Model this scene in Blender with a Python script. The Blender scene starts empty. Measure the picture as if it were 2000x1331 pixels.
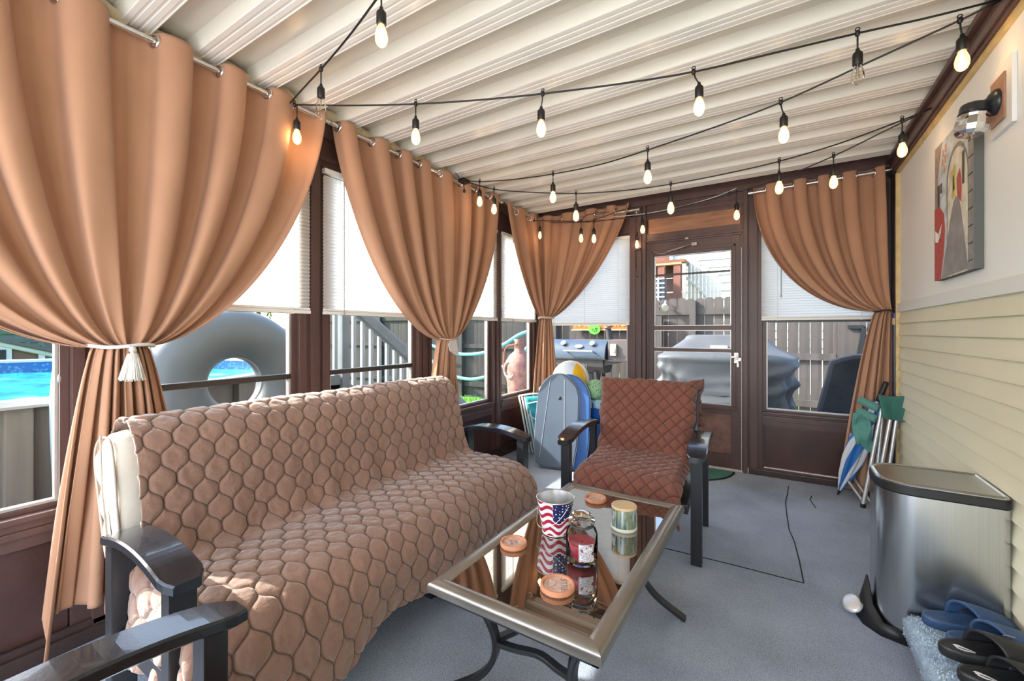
import bpy, bmesh, math, random
import numpy as np
from mathutils import Vector, Matrix, Euler
random.seed(7); np.random.seed(7)
PI = math.pi
scn = bpy.context.scene
COL = scn.collection

# ------------------------------------------------------------------ camera, sky, sun, lights, exposure
cam_d = bpy.data.cameras.new('camera'); cam = bpy.data.objects.new('camera', cam_d); COL.objects.link(cam)
cam_d.sensor_width = 36.0; cam_d.lens = 832/2000*36.0; cam_d.shift_y = -17.5/2000
cam_d.clip_start = 0.02; cam_d.clip_end = 300
cam.location = (0, 0, 1.25); cam.rotation_euler = (PI/2, 0, math.atan(523/832))
scn.camera = cam
scn.view_settings.view_transform = 'Standard'; scn.view_settings.look = 'None'
scn.view_settings.gamma = 1.0; scn.view_settings.use_curve_mapping = False
scn.view_settings.exposure = 0.0

world = bpy.data.worlds.new('sky_world'); scn.world = world; world.use_nodes = True
wn = world.node_tree.nodes; wl = world.node_tree.links; wn.clear()
wo = wn.new('ShaderNodeOutputWorld'); wb_ = wn.new('ShaderNodeBackground'); sky = wn.new('ShaderNodeTexSky')
sky.sky_type = 'NISHITA'; sky.sun_disc = False; sky.sun_elevation = math.radians(37); sky.sun_rotation = math.radians(247)
sky.air_density = 1.0; sky.dust_density = 2.5; sky.ozone_density = 1.0
wb_.inputs[1].default_value = 0.85
wl.new(sky.outputs[0], wb_.inputs[0]); wl.new(wb_.outputs[0], wo.inputs[0])

SUN_TO = Vector((-1.0, -0.40, 0.73)).normalized()
sd = bpy.data.lights.new('sun', 'SUN'); sd.energy = 13.0; sd.angle = math.radians(0.6); sd.color = (1.0, 0.95, 0.88)
so = bpy.data.objects.new('sun', sd); COL.objects.link(so); so.rotation_euler = SUN_TO.to_track_quat('Z', 'Y').to_euler()
so.location = (-6, -6, 9)

def area(name, loc, target, sx, sy, power, col):
    d = bpy.data.lights.new(name, 'AREA'); d.shape = 'RECTANGLE'; d.size = sx; d.size_y = sy; d.energy = power; d.color = col
    o = bpy.data.objects.new(name, d); COL.objects.link(o); o.location = loc
    o.rotation_euler = (Vector(target)-Vector(loc)).to_track_quat('-Z', 'Y').to_euler(); return o
# added fill lamp at the open rear end, brightening the room from behind the camera
area('rear_fill_light', (-0.8, -1.75, 1.35), (-0.8, 3.0, 1.15), 2.9, 2.1, 96, (0.93, 0.96, 1.0))

# ------------------------------------------------------------------ materials
def ramp_node(nt, stops):
    r = nt.nodes.new('ShaderNodeValToRGB'); e = r.color_ramp.elements
    while len(e) < len(stops): e.new(0.5)
    for i, (p, c) in enumerate(stops): e[i].position = p; e[i].color = (*c, 1)
    return r
def mat(name, col, rough=0.5, metal=0.0, nscale=None, namt=0.12, bump=0.0, bscale=80, coat=0.0, spec=0.5, trans=0.0, ior=1.45,
        emis=None, estr=0.0, stretch=None, sheen=0.0, coords='Object'):
    m = bpy.data.materials.new(name); m.use_nodes = True; nt = m.node_tree; b = nt.nodes['Principled BSDF']
    b.inputs['Base Color'].default_value = (*col, 1); b.inputs['Roughness'].default_value = rough
    b.inputs['Metallic'].default_value = metal; b.inputs['Coat Weight'].default_value = coat
    b.inputs['Specular IOR Level'].default_value = spec; b.inputs['Transmission Weight'].default_value = trans
    b.inputs['IOR'].default_value = ior
    if sheen: b.inputs['Sheen Weight'].default_value = sheen
    if emis: b.inputs['Emission Color'].default_value = (*emis, 1); b.inputs['Emission Strength'].default_value = estr
    tc = nt.nodes.new('ShaderNodeTexCoord'); mp = nt.nodes.new('ShaderNodeMapping')
    nt.links.new(tc.outputs[coords], mp.inputs[0])
    if stretch: mp.inputs['Scale'].default_value = stretch
    if nscale:
        n = nt.nodes.new('ShaderNodeTexNoise'); n.inputs['Scale'].default_value = nscale; n.inputs['Detail'].default_value = 5
        nt.links.new(mp.outputs[0], n.inputs[0])
        r = ramp_node(nt, [(0.3, tuple(max(0, c*(1-namt)) for c in col)), (0.7, tuple(min(1, c*(1+namt)) for c in col))])
        nt.links.new(n.outputs[0], r.inputs[0]); nt.links.new(r.outputs[0], b.inputs['Base Color'])
    if bump:
        n2 = nt.nodes.new('ShaderNodeTexNoise'); n2.inputs['Scale'].default_value = bscale; n2.inputs['Detail'].default_value = 4
        nt.links.new(mp.outputs[0], n2.inputs[0])
        bp = nt.nodes.new('ShaderNodeBump'); bp.inputs['Strength'].default_value = bump; bp.inputs['Distance'].default_value = 0.004
        nt.links.new(n2.outputs[0], bp.inputs['Height']); nt.links.new(bp.outputs[0], b.inputs['Normal'])
    return m
def glassmat(name, tint=(1, 1, 1), gloss=0.08, rough=0.0):
    m = bpy.data.materials.new(name); m.use_nodes = True; nt = m.node_tree; nt.nodes.clear()
    o = nt.nodes.new('ShaderNodeOutputMaterial'); t = nt.nodes.new('ShaderNodeBsdfTransparent'); g = nt.nodes.new('ShaderNodeBsdfGlossy')
    t.inputs[0].default_value = (*tint, 1); g.inputs['Roughness'].default_value = rough
    lw = nt.nodes.new('ShaderNodeLayerWeight'); lw.inputs[0].default_value = gloss*2
    mx = nt.nodes.new('ShaderNodeMixShader')
    nt.links.new(lw.outputs['Fresnel'], mx.inputs[0]); nt.links.new(t.outputs[0], mx.inputs[1]); nt.links.new(g.outputs[0], mx.inputs[2])
    nt.links.new(mx.outputs[0], o.inputs[0]); return m
def translucent(name, col, fac=0.5):
    m = bpy.data.materials.new(name); m.use_nodes = True; nt = m.node_tree; nt.nodes.clear()
    o = nt.nodes.new('ShaderNodeOutputMaterial'); t = nt.nodes.new('ShaderNodeBsdfTranslucent'); g = nt.nodes.new('ShaderNodeBsdfPrincipled')
    t.inputs[0].default_value = (*col, 1); g.inputs['Base Color'].default_value = (*col, 1); g.inputs['Roughness'].default_value = 0.4
    mx = nt.nodes.new('ShaderNodeMixShader'); mx.inputs[0].default_value = fac
    nt.links.new(g.outputs[0], mx.inputs[1]); nt.links.new(t.outputs[0], mx.inputs[2]); nt.links.new(mx.outputs[0], o.inputs[0]); return m

M = {}
M['brown'] = mat('brown_painted_wood', (0.092, 0.050, 0.044), 0.42, nscale=6, namt=0.22, bump=0.25, bscale=60, stretch=(1, 1, 0.25))
M['brown_dark'] = mat('dark_brown_paint', (0.045, 0.026, 0.023), 0.4, nscale=8, namt=0.3, bump=0.2, bscale=70)
M['brown_kick'] = mat('brown_kick_panel', (0.062, 0.030, 0.026), 0.33, nscale=3, namt=0.3, bump=0.15, bscale=50)
M['tan_wood'] = mat('worn_tan_panel', (0.32, 0.155, 0.085), 0.5, nscale=14, namt=0.3, bump=0.1, stretch=(0.3, 1, 2))
M['worn'] = mat('worn_white_paint', (0.62, 0.57, 0.54), 0.6, nscale=60, namt=0.3)
M['alu'] = mat('white_aluminium', (0.44, 0.43, 0.42), 0.35, metal=0.4, nscale=20, namt=0.08)
M['alu_dark'] = mat('dark_bronze_sash', (0.03, 0.027, 0.025), 0.35)
M['glass'] = glassmat('window_glass', (0.97, 0.985, 0.98), 0.05)
M['cream'] = mat('cream_roof_panel', (0.67, 0.64, 0.56), 0.30, nscale=2.0, namt=0.06, stretch=(0.3, 3, 1))
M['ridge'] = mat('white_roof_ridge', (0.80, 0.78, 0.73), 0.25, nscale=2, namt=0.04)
M['foam'] = mat('yellowed_foam', (0.55, 0.46, 0.30), 0.8, nscale=30, namt=0.15, bump=0.6, bscale=60)
M['white_panel'] = mat('white_wall_panel', (0.84, 0.84, 0.83), 0.45, nscale=1.5, namt=0.02)
M['siding'] = mat('pale_yellow_siding', (0.72, 0.675, 0.50), 0.5, nscale=5, namt=0.04, bump=0.12, bscale=35, stretch=(1, 0.3, 1))
M['yellow_trim'] = mat('yellow_trim', (0.60, 0.44, 0.20), 0.5, nscale=15, namt=0.15)
M['chrome'] = mat('brushed_chrome', (0.72, 0.71, 0.69), 0.22, metal=1.0)
M['blind'] = translucent('white_blind_slat', (0.93, 0.92, 0.89), 0.60)
M['blind_solid'] = mat('white_blind_rail', (0.80, 0.79, 0.76), 0.4)
M['wand'] = mat('grey_clear_wand', (0.35, 0.34, 0.33), 0.2)
M['cord_white'] = mat('white_cord', (0.7, 0.69, 0.66), 0.7)
M['black'] = mat('black_rubber', (0.012, 0.012, 0.013), 0.45)
M['blackmetal'] = mat('black_lacquer', (0.012, 0.016, 0.022), 0.20, coat=0.4, bump=0.05, bscale=200)
M['blackmetal_m'] = mat('satin_black_metal', (0.016, 0.018, 0.022), 0.34, coat=0.1)
M['beige'] = mat('beige_cushion_canvas', (0.56, 0.50, 0.42), 0.85, nscale=12, namt=0.08, bump=0.3, bscale=40)

def fabric(name, col, weave=900, bump=0.15, bs=25, sheen=0.2, var=0.08):
    m = mat(name, col, 0.85, nscale=4, namt=var, sheen=sheen)
    nt = m.node_tree; b = nt.nodes['Principled BSDF']
    tc = nt.nodes.new('ShaderNodeTexCoord'); n = nt.nodes.new('ShaderNodeTexNoise'); n.inputs['Scale'].default_value = bs; n.inputs['Detail'].default_value = 3
    w = nt.nodes.new('ShaderNodeTexNoise'); w.inputs['Scale'].default_value = weave
    nt.links.new(tc.outputs['Object'], n.inputs[0]); nt.links.new(tc.outputs['Object'], w.inputs[0])
    b1 = nt.nodes.new('ShaderNodeBump'); b1.inputs['Strength'].default_value = bump; b1.inputs['Distance'].default_value = 0.02
    b2 = nt.nodes.new('ShaderNodeBump'); b2.inputs['Strength'].default_value = 0.15; b2.inputs['Distance'].default_value = 0.001
    nt.links.new(n.outputs[0], b1.inputs['Height']); nt.links.new(w.outputs[0], b2.inputs['Height'])
    nt.links.new(b1.outputs[0], b2.inputs['Normal']); nt.links.new(b2.outputs[0], b.inputs['Normal'])
    return m
M['curtain'] = fabric('terracotta_curtain', (0.42, 0.222, 0.132), bump=0.08, bs=9, sheen=0.12, var=0.05)
M['curtain_tie'] = fabric('curtain_tie_fabric', (0.50, 0.36, 0.27), bump=0.1)
M['quilt'] = fabric('brown_quilted_throw', (0.245, 0.135, 0.092), bump=0.28, bs=38, sheen=0.6)
M['quilt_red'] = fabric('russet_quilted_cover', (0.175, 0.058, 0.036), bump=0.35, bs=45, sheen=0.3)

for q_ in ('quilt', 'quilt_red'):      # seam shade painted into the colour along the stitched lines
    nt = M[q_].node_tree; b_ = nt.nodes['Principled BSDF']; src = b_.inputs['Base Color'].links[0].from_socket
    at = nt.nodes.new('ShaderNodeAttribute'); at.attribute_name = 'stitch'; mx = nt.nodes.new('ShaderNodeMixRGB'); mx.blend_type = 'MULTIPLY'; mx.inputs[2].default_value = (0.22, 0.2, 0.2, 1)
    nt.links.new(at.outputs['Fac'], mx.inputs[0]); nt.links.new(src, mx.inputs[1]); nt.links.new(mx.outputs[0], b_.inputs['Base Color'])

def carpet():
    m = mat('grey_blue_carpet', (0.17, 0.185, 0.21), 0.95); nt = m.node_tree; b = nt.nodes['Principled BSDF']
    tc = nt.nodes.new('ShaderNodeTexCoord')
    n = nt.nodes.new('ShaderNodeTexNoise'); n.inputs['Scale'].default_value = 260; n.inputs['Detail'].default_value = 3
    n2 = nt.nodes.new('ShaderNodeTexNoise'); n2.inputs['Scale'].default_value = 2.2; n2.inputs['Detail'].default_value = 6
    v = nt.nodes.new('ShaderNodeTexVoronoi'); v.inputs['Scale'].default_value = 190; v.inputs['Randomness'].default_value = 0.45
    for q in (n, n2, v): nt.links.new(tc.outputs['Object'], q.inputs[0])
    r = ramp_node(nt, [(0.22, (0.075, 0.095, 0.125)), (0.75, (0.44, 0.50, 0.60))])
    mul = nt.nodes.new('ShaderNodeMath'); mul.operation = 'MULTIPLY_ADD'; mul.inputs[1].default_value = 0.55; mul.inputs[2].default_value = 0.22
    add = nt.nodes.new('ShaderNodeMath'); add.operation = 'MULTIPLY_ADD'; add.inputs[1].default_value = 0.45
    nt.links.new(n.outputs[0], mul.inputs[0]); nt.links.new(n2.outputs[0], add.inputs[0]); nt.links.new(mul.outputs[0], add.inputs[2])
    sub = nt.nodes.new('ShaderNodeMath'); sub.operation = 'MULTIPLY_ADD'; sub.inputs[1].default_value = -0.35
    nt.links.new(v.outputs['Distance'], sub.inputs[0]); nt.links.new(add.outputs[0], sub.inputs[2])
    nt.links.new(sub.outputs[0], r.inputs[0]); nt.links.new(r.outputs[0], b.inputs['Base Color'])
    bp = nt.nodes.new('ShaderNodeBump'); bp.inputs['Strength'].default_value = 0.7; bp.inputs['Distance'].default_value = 0.003; bp.invert = True
    nt.links.new(v.outputs['Distance'], bp.inputs['Height']); nt.links.new(bp.outputs[0], b.inputs['Normal'])
    return m
M['carpet'] = carpet()
M['carpet_dark'] = mat('dark_seam', (0.02, 0.022, 0.026), 1.0)

# ------------------------------------------------------------------ mesh builder
class B:
    def __init__(s): s.v = []; s.f = []; s.m = []
    def add(s, vs, fs, mi=0, T=None):
        o = len(s.v)
        if T is not None: vs = [T @ Vector(p) for p in vs]
        s.v += [tuple(p) for p in vs]; s.f += [tuple(o+i for i in f) for f in fs]; s.m += [mi]*len(fs); return s
    def box(s, x0, x1, y0, y1, z0, z1, mi=0, T=None, bv=0.0):
        if x0 > x1: x0, x1 = x1, x0
        if y0 > y1: y0, y1 = y1, y0
        if z0 > z1: z0, z1 = z1, z0
        bv = min(bv, (x1-x0)*.45, (y1-y0)*.45, (z1-z0)*.45)
        if bv <= 0:
            vs = [(x0, y0, z0), (x1, y0, z0), (x1, y1, z0), (x0, y1, z0), (x0, y0, z1), (x1, y0, z1), (x1, y1, z1), (x0, y1, z1)]
            fs = [(0, 3, 2, 1), (4, 5, 6, 7), (0, 1, 5, 4), (1, 2, 6, 5), (2, 3, 7, 6), (3, 0, 4, 7)]
            return s.add(vs, fs, mi, T)
        bm = bmesh.new(); bmesh.ops.create_cube(bm, size=1.0)
        for v in bm.verts: v.co = Vector(((x0+x1)/2+v.co.x*(x1-x0), (y0+y1)/2+v.co.y*(y1-y0), (z0+z1)/2+v.co.z*(z1-z0)))
        bmesh.ops.bevel(bm, geom=list(bm.edges), offset=bv, segments=2, profile=0.7, affect='EDGES')
        bm.verts.index_update(); vs = [v.co.copy() for v in bm.verts]; fs = [tuple(v.index for v in f.verts) for f in bm.faces]; bm.free()
        return s.add(vs, fs, mi, T)
    def lathe(s, prof, n=24, mi=0, T=None, cap=True):
        vs = []; fs = []; k = len(prof)
        for i in range(n):
            a = 2*PI*i/n; c, q = math.cos(a), math.sin(a)
            vs += [(r*c, r*q, z) for r, z in prof]
        for i in range(n):
            j = (i+1) % n
            for t in range(k-1): fs.append((i*k+t, j*k+t, j*k+t+1, i*k+t+1))
        if cap:
            if prof[0][0] > 1e-6: fs.append(tuple(i*k for i in range(n))[::-1])
            if prof[-1][0] > 1e-6: fs.append(tuple(i*k+k-1 for i in range(n)))
        return s.add(vs, fs, mi, T)
    def cyl(s, p0, p1, r0, r1=None, n=12, mi=0):
        r1 = r0 if r1 is None else r1; p0 = Vector(p0); p1 = Vector(p1); d = p1-p0
        T = Matrix.Translation(p0) @ d.to_track_quat('Z', 'Y').to_matrix().to_4x4()
        return s.lathe([(r0, 0), (r1, d.length)], n, mi, T)
    def tube(s, pts, r, n=8, mi=0, flat=None, up=None, cap=True):
        """sweep round (or flat=(w,t) rectangular with constant 'up') section along points"""
        pts = [Vector(p) for p in pts]; k = len(pts); o = []
        prev = None
        for i, p in enumerate(pts):
            d = (pts[min(i+1, k-1)]-pts[max(i-1, 0)]).normalized()
            if up is not None: u = Vector(up)
            else: u = prev if prev is not None else (Vector((0, 0, 1)) if abs(d.z) < 0.9 else Vector((1, 0, 0)))
            a = (u - d*u.dot(d)).normalized(); prev = a; b = d.cross(a)
            if flat:
                w, t = flat; e = min(w, t)*0.22
                for (q, h) in ((w/2-e, t/2), (w/2, t/2-e), (w/2, -t/2+e), (w/2-e, -t/2), (-w/2+e, -t/2), (-w/2, -t/2+e), (-w/2, t/2-e), (-w/2+e, t/2)):
                    o.append(p+b*q+a*h)
            else:
                rr = r[i] if isinstance(r, (list, tuple)) else r
                for j in range(n):
                    an = 2*PI*j/n; o.append(p+a*math.cos(an)*rr+b*math.sin(an)*rr)
        m = 8 if flat else n; fs = []
        for i in range(k-1):
            for j in range(m): fs.append((i*m+j, i*m+(j+1) % m, (i+1)*m+(j+1) % m, (i+1)*m+j))
        if cap: fs.append(tuple(range(m))[::-1]); fs.append(tuple((k-1)*m+j for j in range(m)))
        return s.add(o, fs, mi)
    def prism(s, poly, z0, z1, mi=0, T=None):
        n = len(poly); vs = [(x, y, z0) for x, y in poly]+[(x, y, z1) for x, y in poly]
        fs = [tuple(range(n))[::-1], tuple(range(n, 2*n))]+[(i, (i+1) % n, n+(i+1) % n, n+i) for i in range(n)]
        return s.add(vs, fs, mi, T)
    def torus(s, R, r, n=28, k=8, mi=0, T=None, zs=1.0):
        vs = []; fs = []
        for i in range(n):
            a = 2*PI*i/n
            for j in range(k):
                b = 2*PI*j/k; vs.append(((R+r*math.cos(b))*math.cos(a), (R+r*math.cos(b))*math.sin(a), r*zs*math.sin(b)))
        for i in range(n):
            for j in range(k): fs.append((i*k+j, ((i+1) % n)*k+j, ((i+1) % n)*k+(j+1) % k, i*k+(j+1) % k))
        return s.add(vs, fs, mi, T)
    def sphere(s, c, rx, ry=None, rz=None, n=20, k=12, mi=0):
        ry = rx if ry is None else ry; rz = rx if rz is None else rz
        prof = [(math.sin(PI*t/k), -math.cos(PI*t/k)) for t in range(k+1)]; prof[0] = (0, -1); prof[-1] = (0, 1)
        return s.lathe(prof, n, mi, Matrix.Translation(c) @ Matrix.Diagonal((rx, ry, rz, 1)), cap=False)
    def grid(s, P, mi=0, closed=False):
        """P: numpy (a,b,3)"""
        a, b, _ = P.shape; o = len(s.v)
        s.v += [tuple(p) for p in P.reshape(-1, 3).tolist()]
        for i in range(a-1):
            for j in range(b-1): s.f.append((o+i*b+j, o+(i+1)*b+j, o+(i+1)*b+j+1, o+i*b+j+1)); s.m.append(mi)
        return s

base = {}
def obj(name, bld, mats, parent=None, smooth=False, local=False, auto=None):
    me = bpy.data.meshes.new(name); vs = bld.v
    root = parent
    while root is not None and root.parent is not None: root = root.parent
    if root is not None and not local and root in base:
        l = base[root]; vs = [(v[0]-l[0], v[1]-l[1], v[2]-l[2]) for v in vs]
    me.from_pydata(vs, [], bld.f)
    if not isinstance(mats, (list, tuple)): mats = [mats]
    for m in mats: me.materials.append(m)
    if len(mats) > 1: me.polygons.foreach_set('material_index', bld.m)
    me.validate(); me.update()
    if smooth: me.polygons.foreach_set('use_smooth', [True]*len(me.polygons))
    if auto is not None: me.set_sharp_from_angle(angle=math.radians(auto))
    o = bpy.data.objects.new(name, me); COL.objects.link(o)
    if parent is not None: o.parent = parent
    return o
def tag(o, label, cat, group=None, kind=None):
    o['label'] = label; o['category'] = cat
    if group: o['group'] = group
    if kind: o['kind'] = kind
    return o
def thing(name, label, cat, loc=(0, 0, 0), rz=0, group=None):
    o = bpy.data.objects.new(name, None); COL.objects.link(o); o.location = loc; o.rotation_euler = (0, 0, rz); o.empty_display_size = 0.05
    base[o] = tuple(loc); return tag(o, label, cat, group)
def struct(name, bld, m, label, parent=None, smooth=False, cat='wall'):
    o = obj(name, bld, m, parent, smooth); o['kind'] = 'structure'; o['label'] = label; o['category'] = cat; return o
def dup(root, loc, rz, label):
    r = root.copy(); COL.objects.link(r); r.location = loc; r.rotation_euler = (0, 0, rz); r['label'] = label; base[r] = tuple(loc)
    for ch in list(root.children):
        c = ch.copy(); COL.objects.link(c); c.parent = r
        for g in list(ch.children):
            d = g.copy(); COL.objects.link(d); d.parent = c
    return r
def text_part(name, body, size, T, m, parent, ext=0.001, local=False, mesh_only=False):
    cu = bpy.data.curves.new('lettering', 'FONT'); cu.body = body; cu.size = size; cu.extrude = ext; cu.align_x = 'CENTER'; cu.align_y = 'CENTER'; cu.resolution_u = 3
    to = bpy.data.objects.new('tmp', cu); COL.objects.link(to); bpy.context.view_layer.update()
    me = bpy.data.meshes.new_from_object(to.evaluated_get(bpy.context.evaluated_depsgraph_get()))
    b = B(); b.add([T @ v.co for v in me.vertices], [tuple(p.vertices) for p in me.polygons])
    bpy.data.objects.remove(to); bpy.data.meshes.remove(me)
    return obj(name, b, m, parent, local=local)

def spline(pts, n):
    """Catmull-Rom through pts (list of tuples), n samples spaced evenly by arc length"""
    P = np.array(pts, float); P = np.vstack([2*P[0]-P[1], P, 2*P[-1]-P[-2]]); out = []
    for i in range(1, len(P)-2):
        t = np.linspace(0, 1, 30, endpoint=False)[:, None]
        out.append(0.5*((2*P[i])+(-P[i-1]+P[i+1])*t+(2*P[i-1]-5*P[i]+4*P[i+1]-P[i+2])*t**2+(-P[i-1]+3*P[i]-3*P[i+1]+P[i+2])*t**3))
    out.append(P[-2][None]); Q = np.vstack(out)
    L = np.concatenate([[0], np.cumsum(np.linalg.norm(np.diff(Q, axis=0), axis=1))])
    s = np.linspace(0, L[-1], n); return np.stack([np.interp(s, L, Q[:, k]) for k in range(Q.shape[1])], 1), L[-1]

# ------------------------------------------------------------------ room shell
XL, YF, XR, ZC = -2.38, 4.30, 0.735, 2.55
YB = -1.6
def wbx(b, wall, a0, a1, z0, z1, d0, d1, bv=0.0, mi=0):
    """box on a wall plane: a along the wall, d distance into the room"""
    if wall == 'L': b.box(XL+d0, XL+d1, a0, a1, z0, z1, mi, bv=bv)
    elif wall == 'F': b.box(a0, a1, YF-d1, YF-d0, z0, z1, mi, bv=bv)
    else: b.box(XR-d1, XR-d0, a0, a1, z0, z1, mi, bv=bv)

fl = B(); fl.box(XL-0.1, XR+0.1, YB, YF+0.1, -0.12, 0.0)
floor = struct('floor', fl, M['carpet'], 'blue-grey low-pile carpet covering the porch floor', cat='floor')
# carpet joints: a slightly raised cut edge on each seam
def seam(pts):
    b = B(); b.tube([(x, y, 0.001) for x, y in pts], 0, flat=(0.006, 0.003), up=(0, 0, 1)); o = obj('carpet_seam', b, M['carpet_dark'], floor); return o
seam([(-0.95, 2.60), (-0.781, 2.55), (-0.60, 2.545), (-0.45, 2.55), (-0.2, 2.56), (0.101, 2.56)])
seam([(0.060, 4.10), (0.05, 3.9), (0.035, 3.7), (0.041, 3.42), (0.05, 3.2), (0.074, 3.03), (0.09, 2.8), (0.101, 2.56)])
seam([(0.205, 3.95), (0.19, 3.85), (0.215, 3.70)])

# ceiling: corrugated panels, one part per panel
ceil_root = B(); ceil_root.box(XL-0.1, XR+0.1, YB, YF+0.1, ZC+0.075, ZC+0.12)
ceiling = struct('ceiling', ceil_root, M['cream'], 'cream corrugated metal porch roof seen from below', cat='ceiling')
def panel(yc):
    b = B(); p = 0.26; zf = ZC+0.058; zr = ZC
    prof = [(-p/2, zf), (-0.072, zf), (-0.054, zr+0.0025), (-0.050, zr), (-0.030, zr), (-0.027, zr+0.0025), (-0.020, zr+0.0025), (-0.017, zr), (0.003, zr), (0.006, zr+0.0025),
            (0.013, zr+0.0025), (0.016, zr), (0.036, zr), (0.039, zr+0.0025), (0.045, zr+0.0025), (0.050, zr), (0.054, zr+0.0025), (0.072, zf), (p/2, zf)]
    vs = []; fs = []
    for x in (XL-0.06, XR):
        vs += [(x, yc+y, z) for y, z in prof]; 
    n = len(prof)
    b.v = vs
    for i in range(n-1):
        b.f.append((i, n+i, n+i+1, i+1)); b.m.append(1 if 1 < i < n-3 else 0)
    # top skin closing the panel
    o = len(b.v); b.v += [(XL-0.06, yc-p/2, zf+0.012), (XR, yc-p/2, zf+0.012), (XR, yc+p/2, zf+0.012), (XL-0.06, yc+p/2, zf+0.012)]
    b.f += [(o, o+3, o+2, o+1)]; b.m += [0]
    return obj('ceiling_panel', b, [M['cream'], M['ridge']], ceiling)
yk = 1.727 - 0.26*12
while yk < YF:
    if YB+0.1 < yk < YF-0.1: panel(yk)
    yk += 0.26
# yellowed foam plugs squeezed between panels and the outer beam
def foam(yc):
    b = B(); n = 14; vs = []
    for i in range(n+1):
        a = PI*i/n; w = 0.105*math.cos(a)*(1+0.1*math.sin(5*a+yc*9)); h = 0.062*math.sin(a)*(1+0.15*math.sin(3*a+yc*7))
        vs.append((w, h))
    poly = [(yc+w, ZC-0.015+h) for w, h in vs]
    T = Matrix(((0, 0, 1, 0), (1, 0, 0, 0), (0, 1, 0, 0), (0, 0, 0, 1)))
    b.prism(poly, XL+0.0, XL+0.055, T=T); return obj('foam_plug', b, M['foam'], ceiling)
yk = 1.727-0.26*7+0.13
while yk < YF-0.1: foam(yk); yk += 0.26

# left wall -----------------------------------------------------------
b = B()
wbx(b, 'L', YB, YF+0.08, 2.27, ZC+0.075, -0.09, 0.0)
wbx(b, 'L', YB, YF+0.08, 2.30, 2.33, 0.0, 0.015, 0.004)
wbx(b, 'L', YB, YF+0.08, 2.44, ZC-0.002, 0.0, 0.02, 0.004)
wbx(b, 'L', YB, YF+0.08, 0.0, 0.07, -0.09, 0.0)
wbx(b, 'L', YB, YF+0.08, 0.07, 0.47, -0.09, -0.03)
wall_left = struct('wall_left', b, M['brown'], 'brown timber window wall along the left side of the porch')
posts = [(-1.6, -1.45), (-0.48, -0.33), (0.50, 0.66), (1.443, 1.633), (2.41, 2.56), (3.42, 3.573), (4.24, 4.38)]
for i, (a0, a1) in enumerate(posts):
    b = B(); c = (a0+a1)/2
    wbx(b, 'L', a0, a1, 0.0, 2.27, -0.09, 0.0)
    w = a1-a0
    wbx(b, 'L', a0, a0+w*0.24, 0.55, 2.27, 0.0, 0.012, 0.003); wbx(b, 'L', a0+w*0.36, a0+w*0.66, 0.0, 2.45, 0.0, 0.018, 0.004); wbx(b, 'L', a1-w*0.22, a1, 0.55, 2.27, 0.0, 0.012, 0.003)
    o = obj('post', b, M['brown'], wall_left)
bays = [(posts[i][1], posts[i+1][0]) for i in range(len(posts)-1)]
for a0, a1 in bays:
    b = B(); wbx(b, 'L', a0, a1, 0.44, 0.485, -0.03, 0.0, 0.004); wbx(b, 'L', a0, a1, 0.485, 0.512, -0.09, 0.012, 0.005); wbx(b, 'L', a0, a1, 0.512, 0.542, -0.09, 0.006, 0.005); wbx(b, 'L', a0, a1, 0.542, 0.565, -0.09, 0.022, 0.006)
    obj('window_sill', b, M['brown'], wall_left)
    b = B(); wbx(b, 'L', a0+0.005, a1-0.005, 0.075, 0.44, -0.03, -0.018, 0.003); obj('kick_panel', b, M['brown_kick'], wall_left)
b = B(); wbx(b, 'L', YB, YF-0.02, 0.0, 0.055, 0.0, 0.03, 0.006); wbx(b, 'L', YB, YF-0.02, 0.055, 0.085, 0.0, 0.018, 0.006)
struct('baseboard_left', b, M['brown_dark'], 'dark brown baseboard under the left window wall', cat='baseboard')

def window(n, wall, a0, a1, z0, z1, zm, mid=None, midth=0.03, label='', fr=0.03):
    b = B(); d0, d1 = -0.075, -0.02
    wbx(b, wall, a0, a0+fr, z0, z1, d0, d1, 0.003); wbx(b, wall, a1-fr, a1, z0, z1, d0, d1, 0.003)
    wbx(b, wall, a0+fr, a1-fr, z0, z0+0.018, d0, d1, 0.003); wbx(b, wall, a0+fr, a1-fr, z1-fr, z1, d0, d1, 0.003)
    r = struct('window_%d' % n, b, M['brown'], label, cat='window')
    b = B(); e = fr
    wbx(b, wall, a0+e, a0+e+0.011, z0+0.018, zm, -0.06, -0.028, 0.002); wbx(b, wall, a1-e-0.011, a1-e, z0+0.018, zm, -0.06, -0.028, 0.002)
    wbx(b, wall, a0+e, a1-e, z0+0.018, z0+0.03, -0.06, -0.03, 0.002)
    obj('sash', b, M['alu'], r)
    b = B(); wbx(b, wall, a0+e, a1-e, zm-0.006, zm+0.024, -0.06, -0.03, 0.003); obj('meeting_rail', b, M['alu_dark'], r)
    if mid:
        b = B(); wbx(b, wall, a0+e, a1-e, mid, mid+midth, -0.065, -0.025, 0.003); obj('mid_rail', b, M['alu_dark'], r)
    b = B(); wbx(b, wall, a0+e+0.005, a1-e-0.005, z0+0.02, zm, -0.050, -0.046); obj('pane', b, M['glass'], r)
    b = B(); wbx(b, wall, a0+e+0.005, a1-e-0.005, zm, z1-0.02, -0.056, -0.052); obj('pane', b, M['glass'], r)
    return r
window(1, 'L', -0.33, 0.50, 0.565, 2.27, 1.362, None, label='left wall window cropped by the photo edge, pool in view')
window(2, 'L', 0.66, 1.443, 0.565, 2.27, 1.362, 0.975, label='left wall window with the big inner tube behind its glass')
window(3, 'L', 1.633, 2.41, 0.565, 2.27, 1.362, 0.975, label='left wall window looking onto grey deck stairs')
window(4, 'L', 2.56, 3.42, 0.565, 2.27, 1.362, None, label='left wall window with grass and a blue hose outside')
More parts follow.
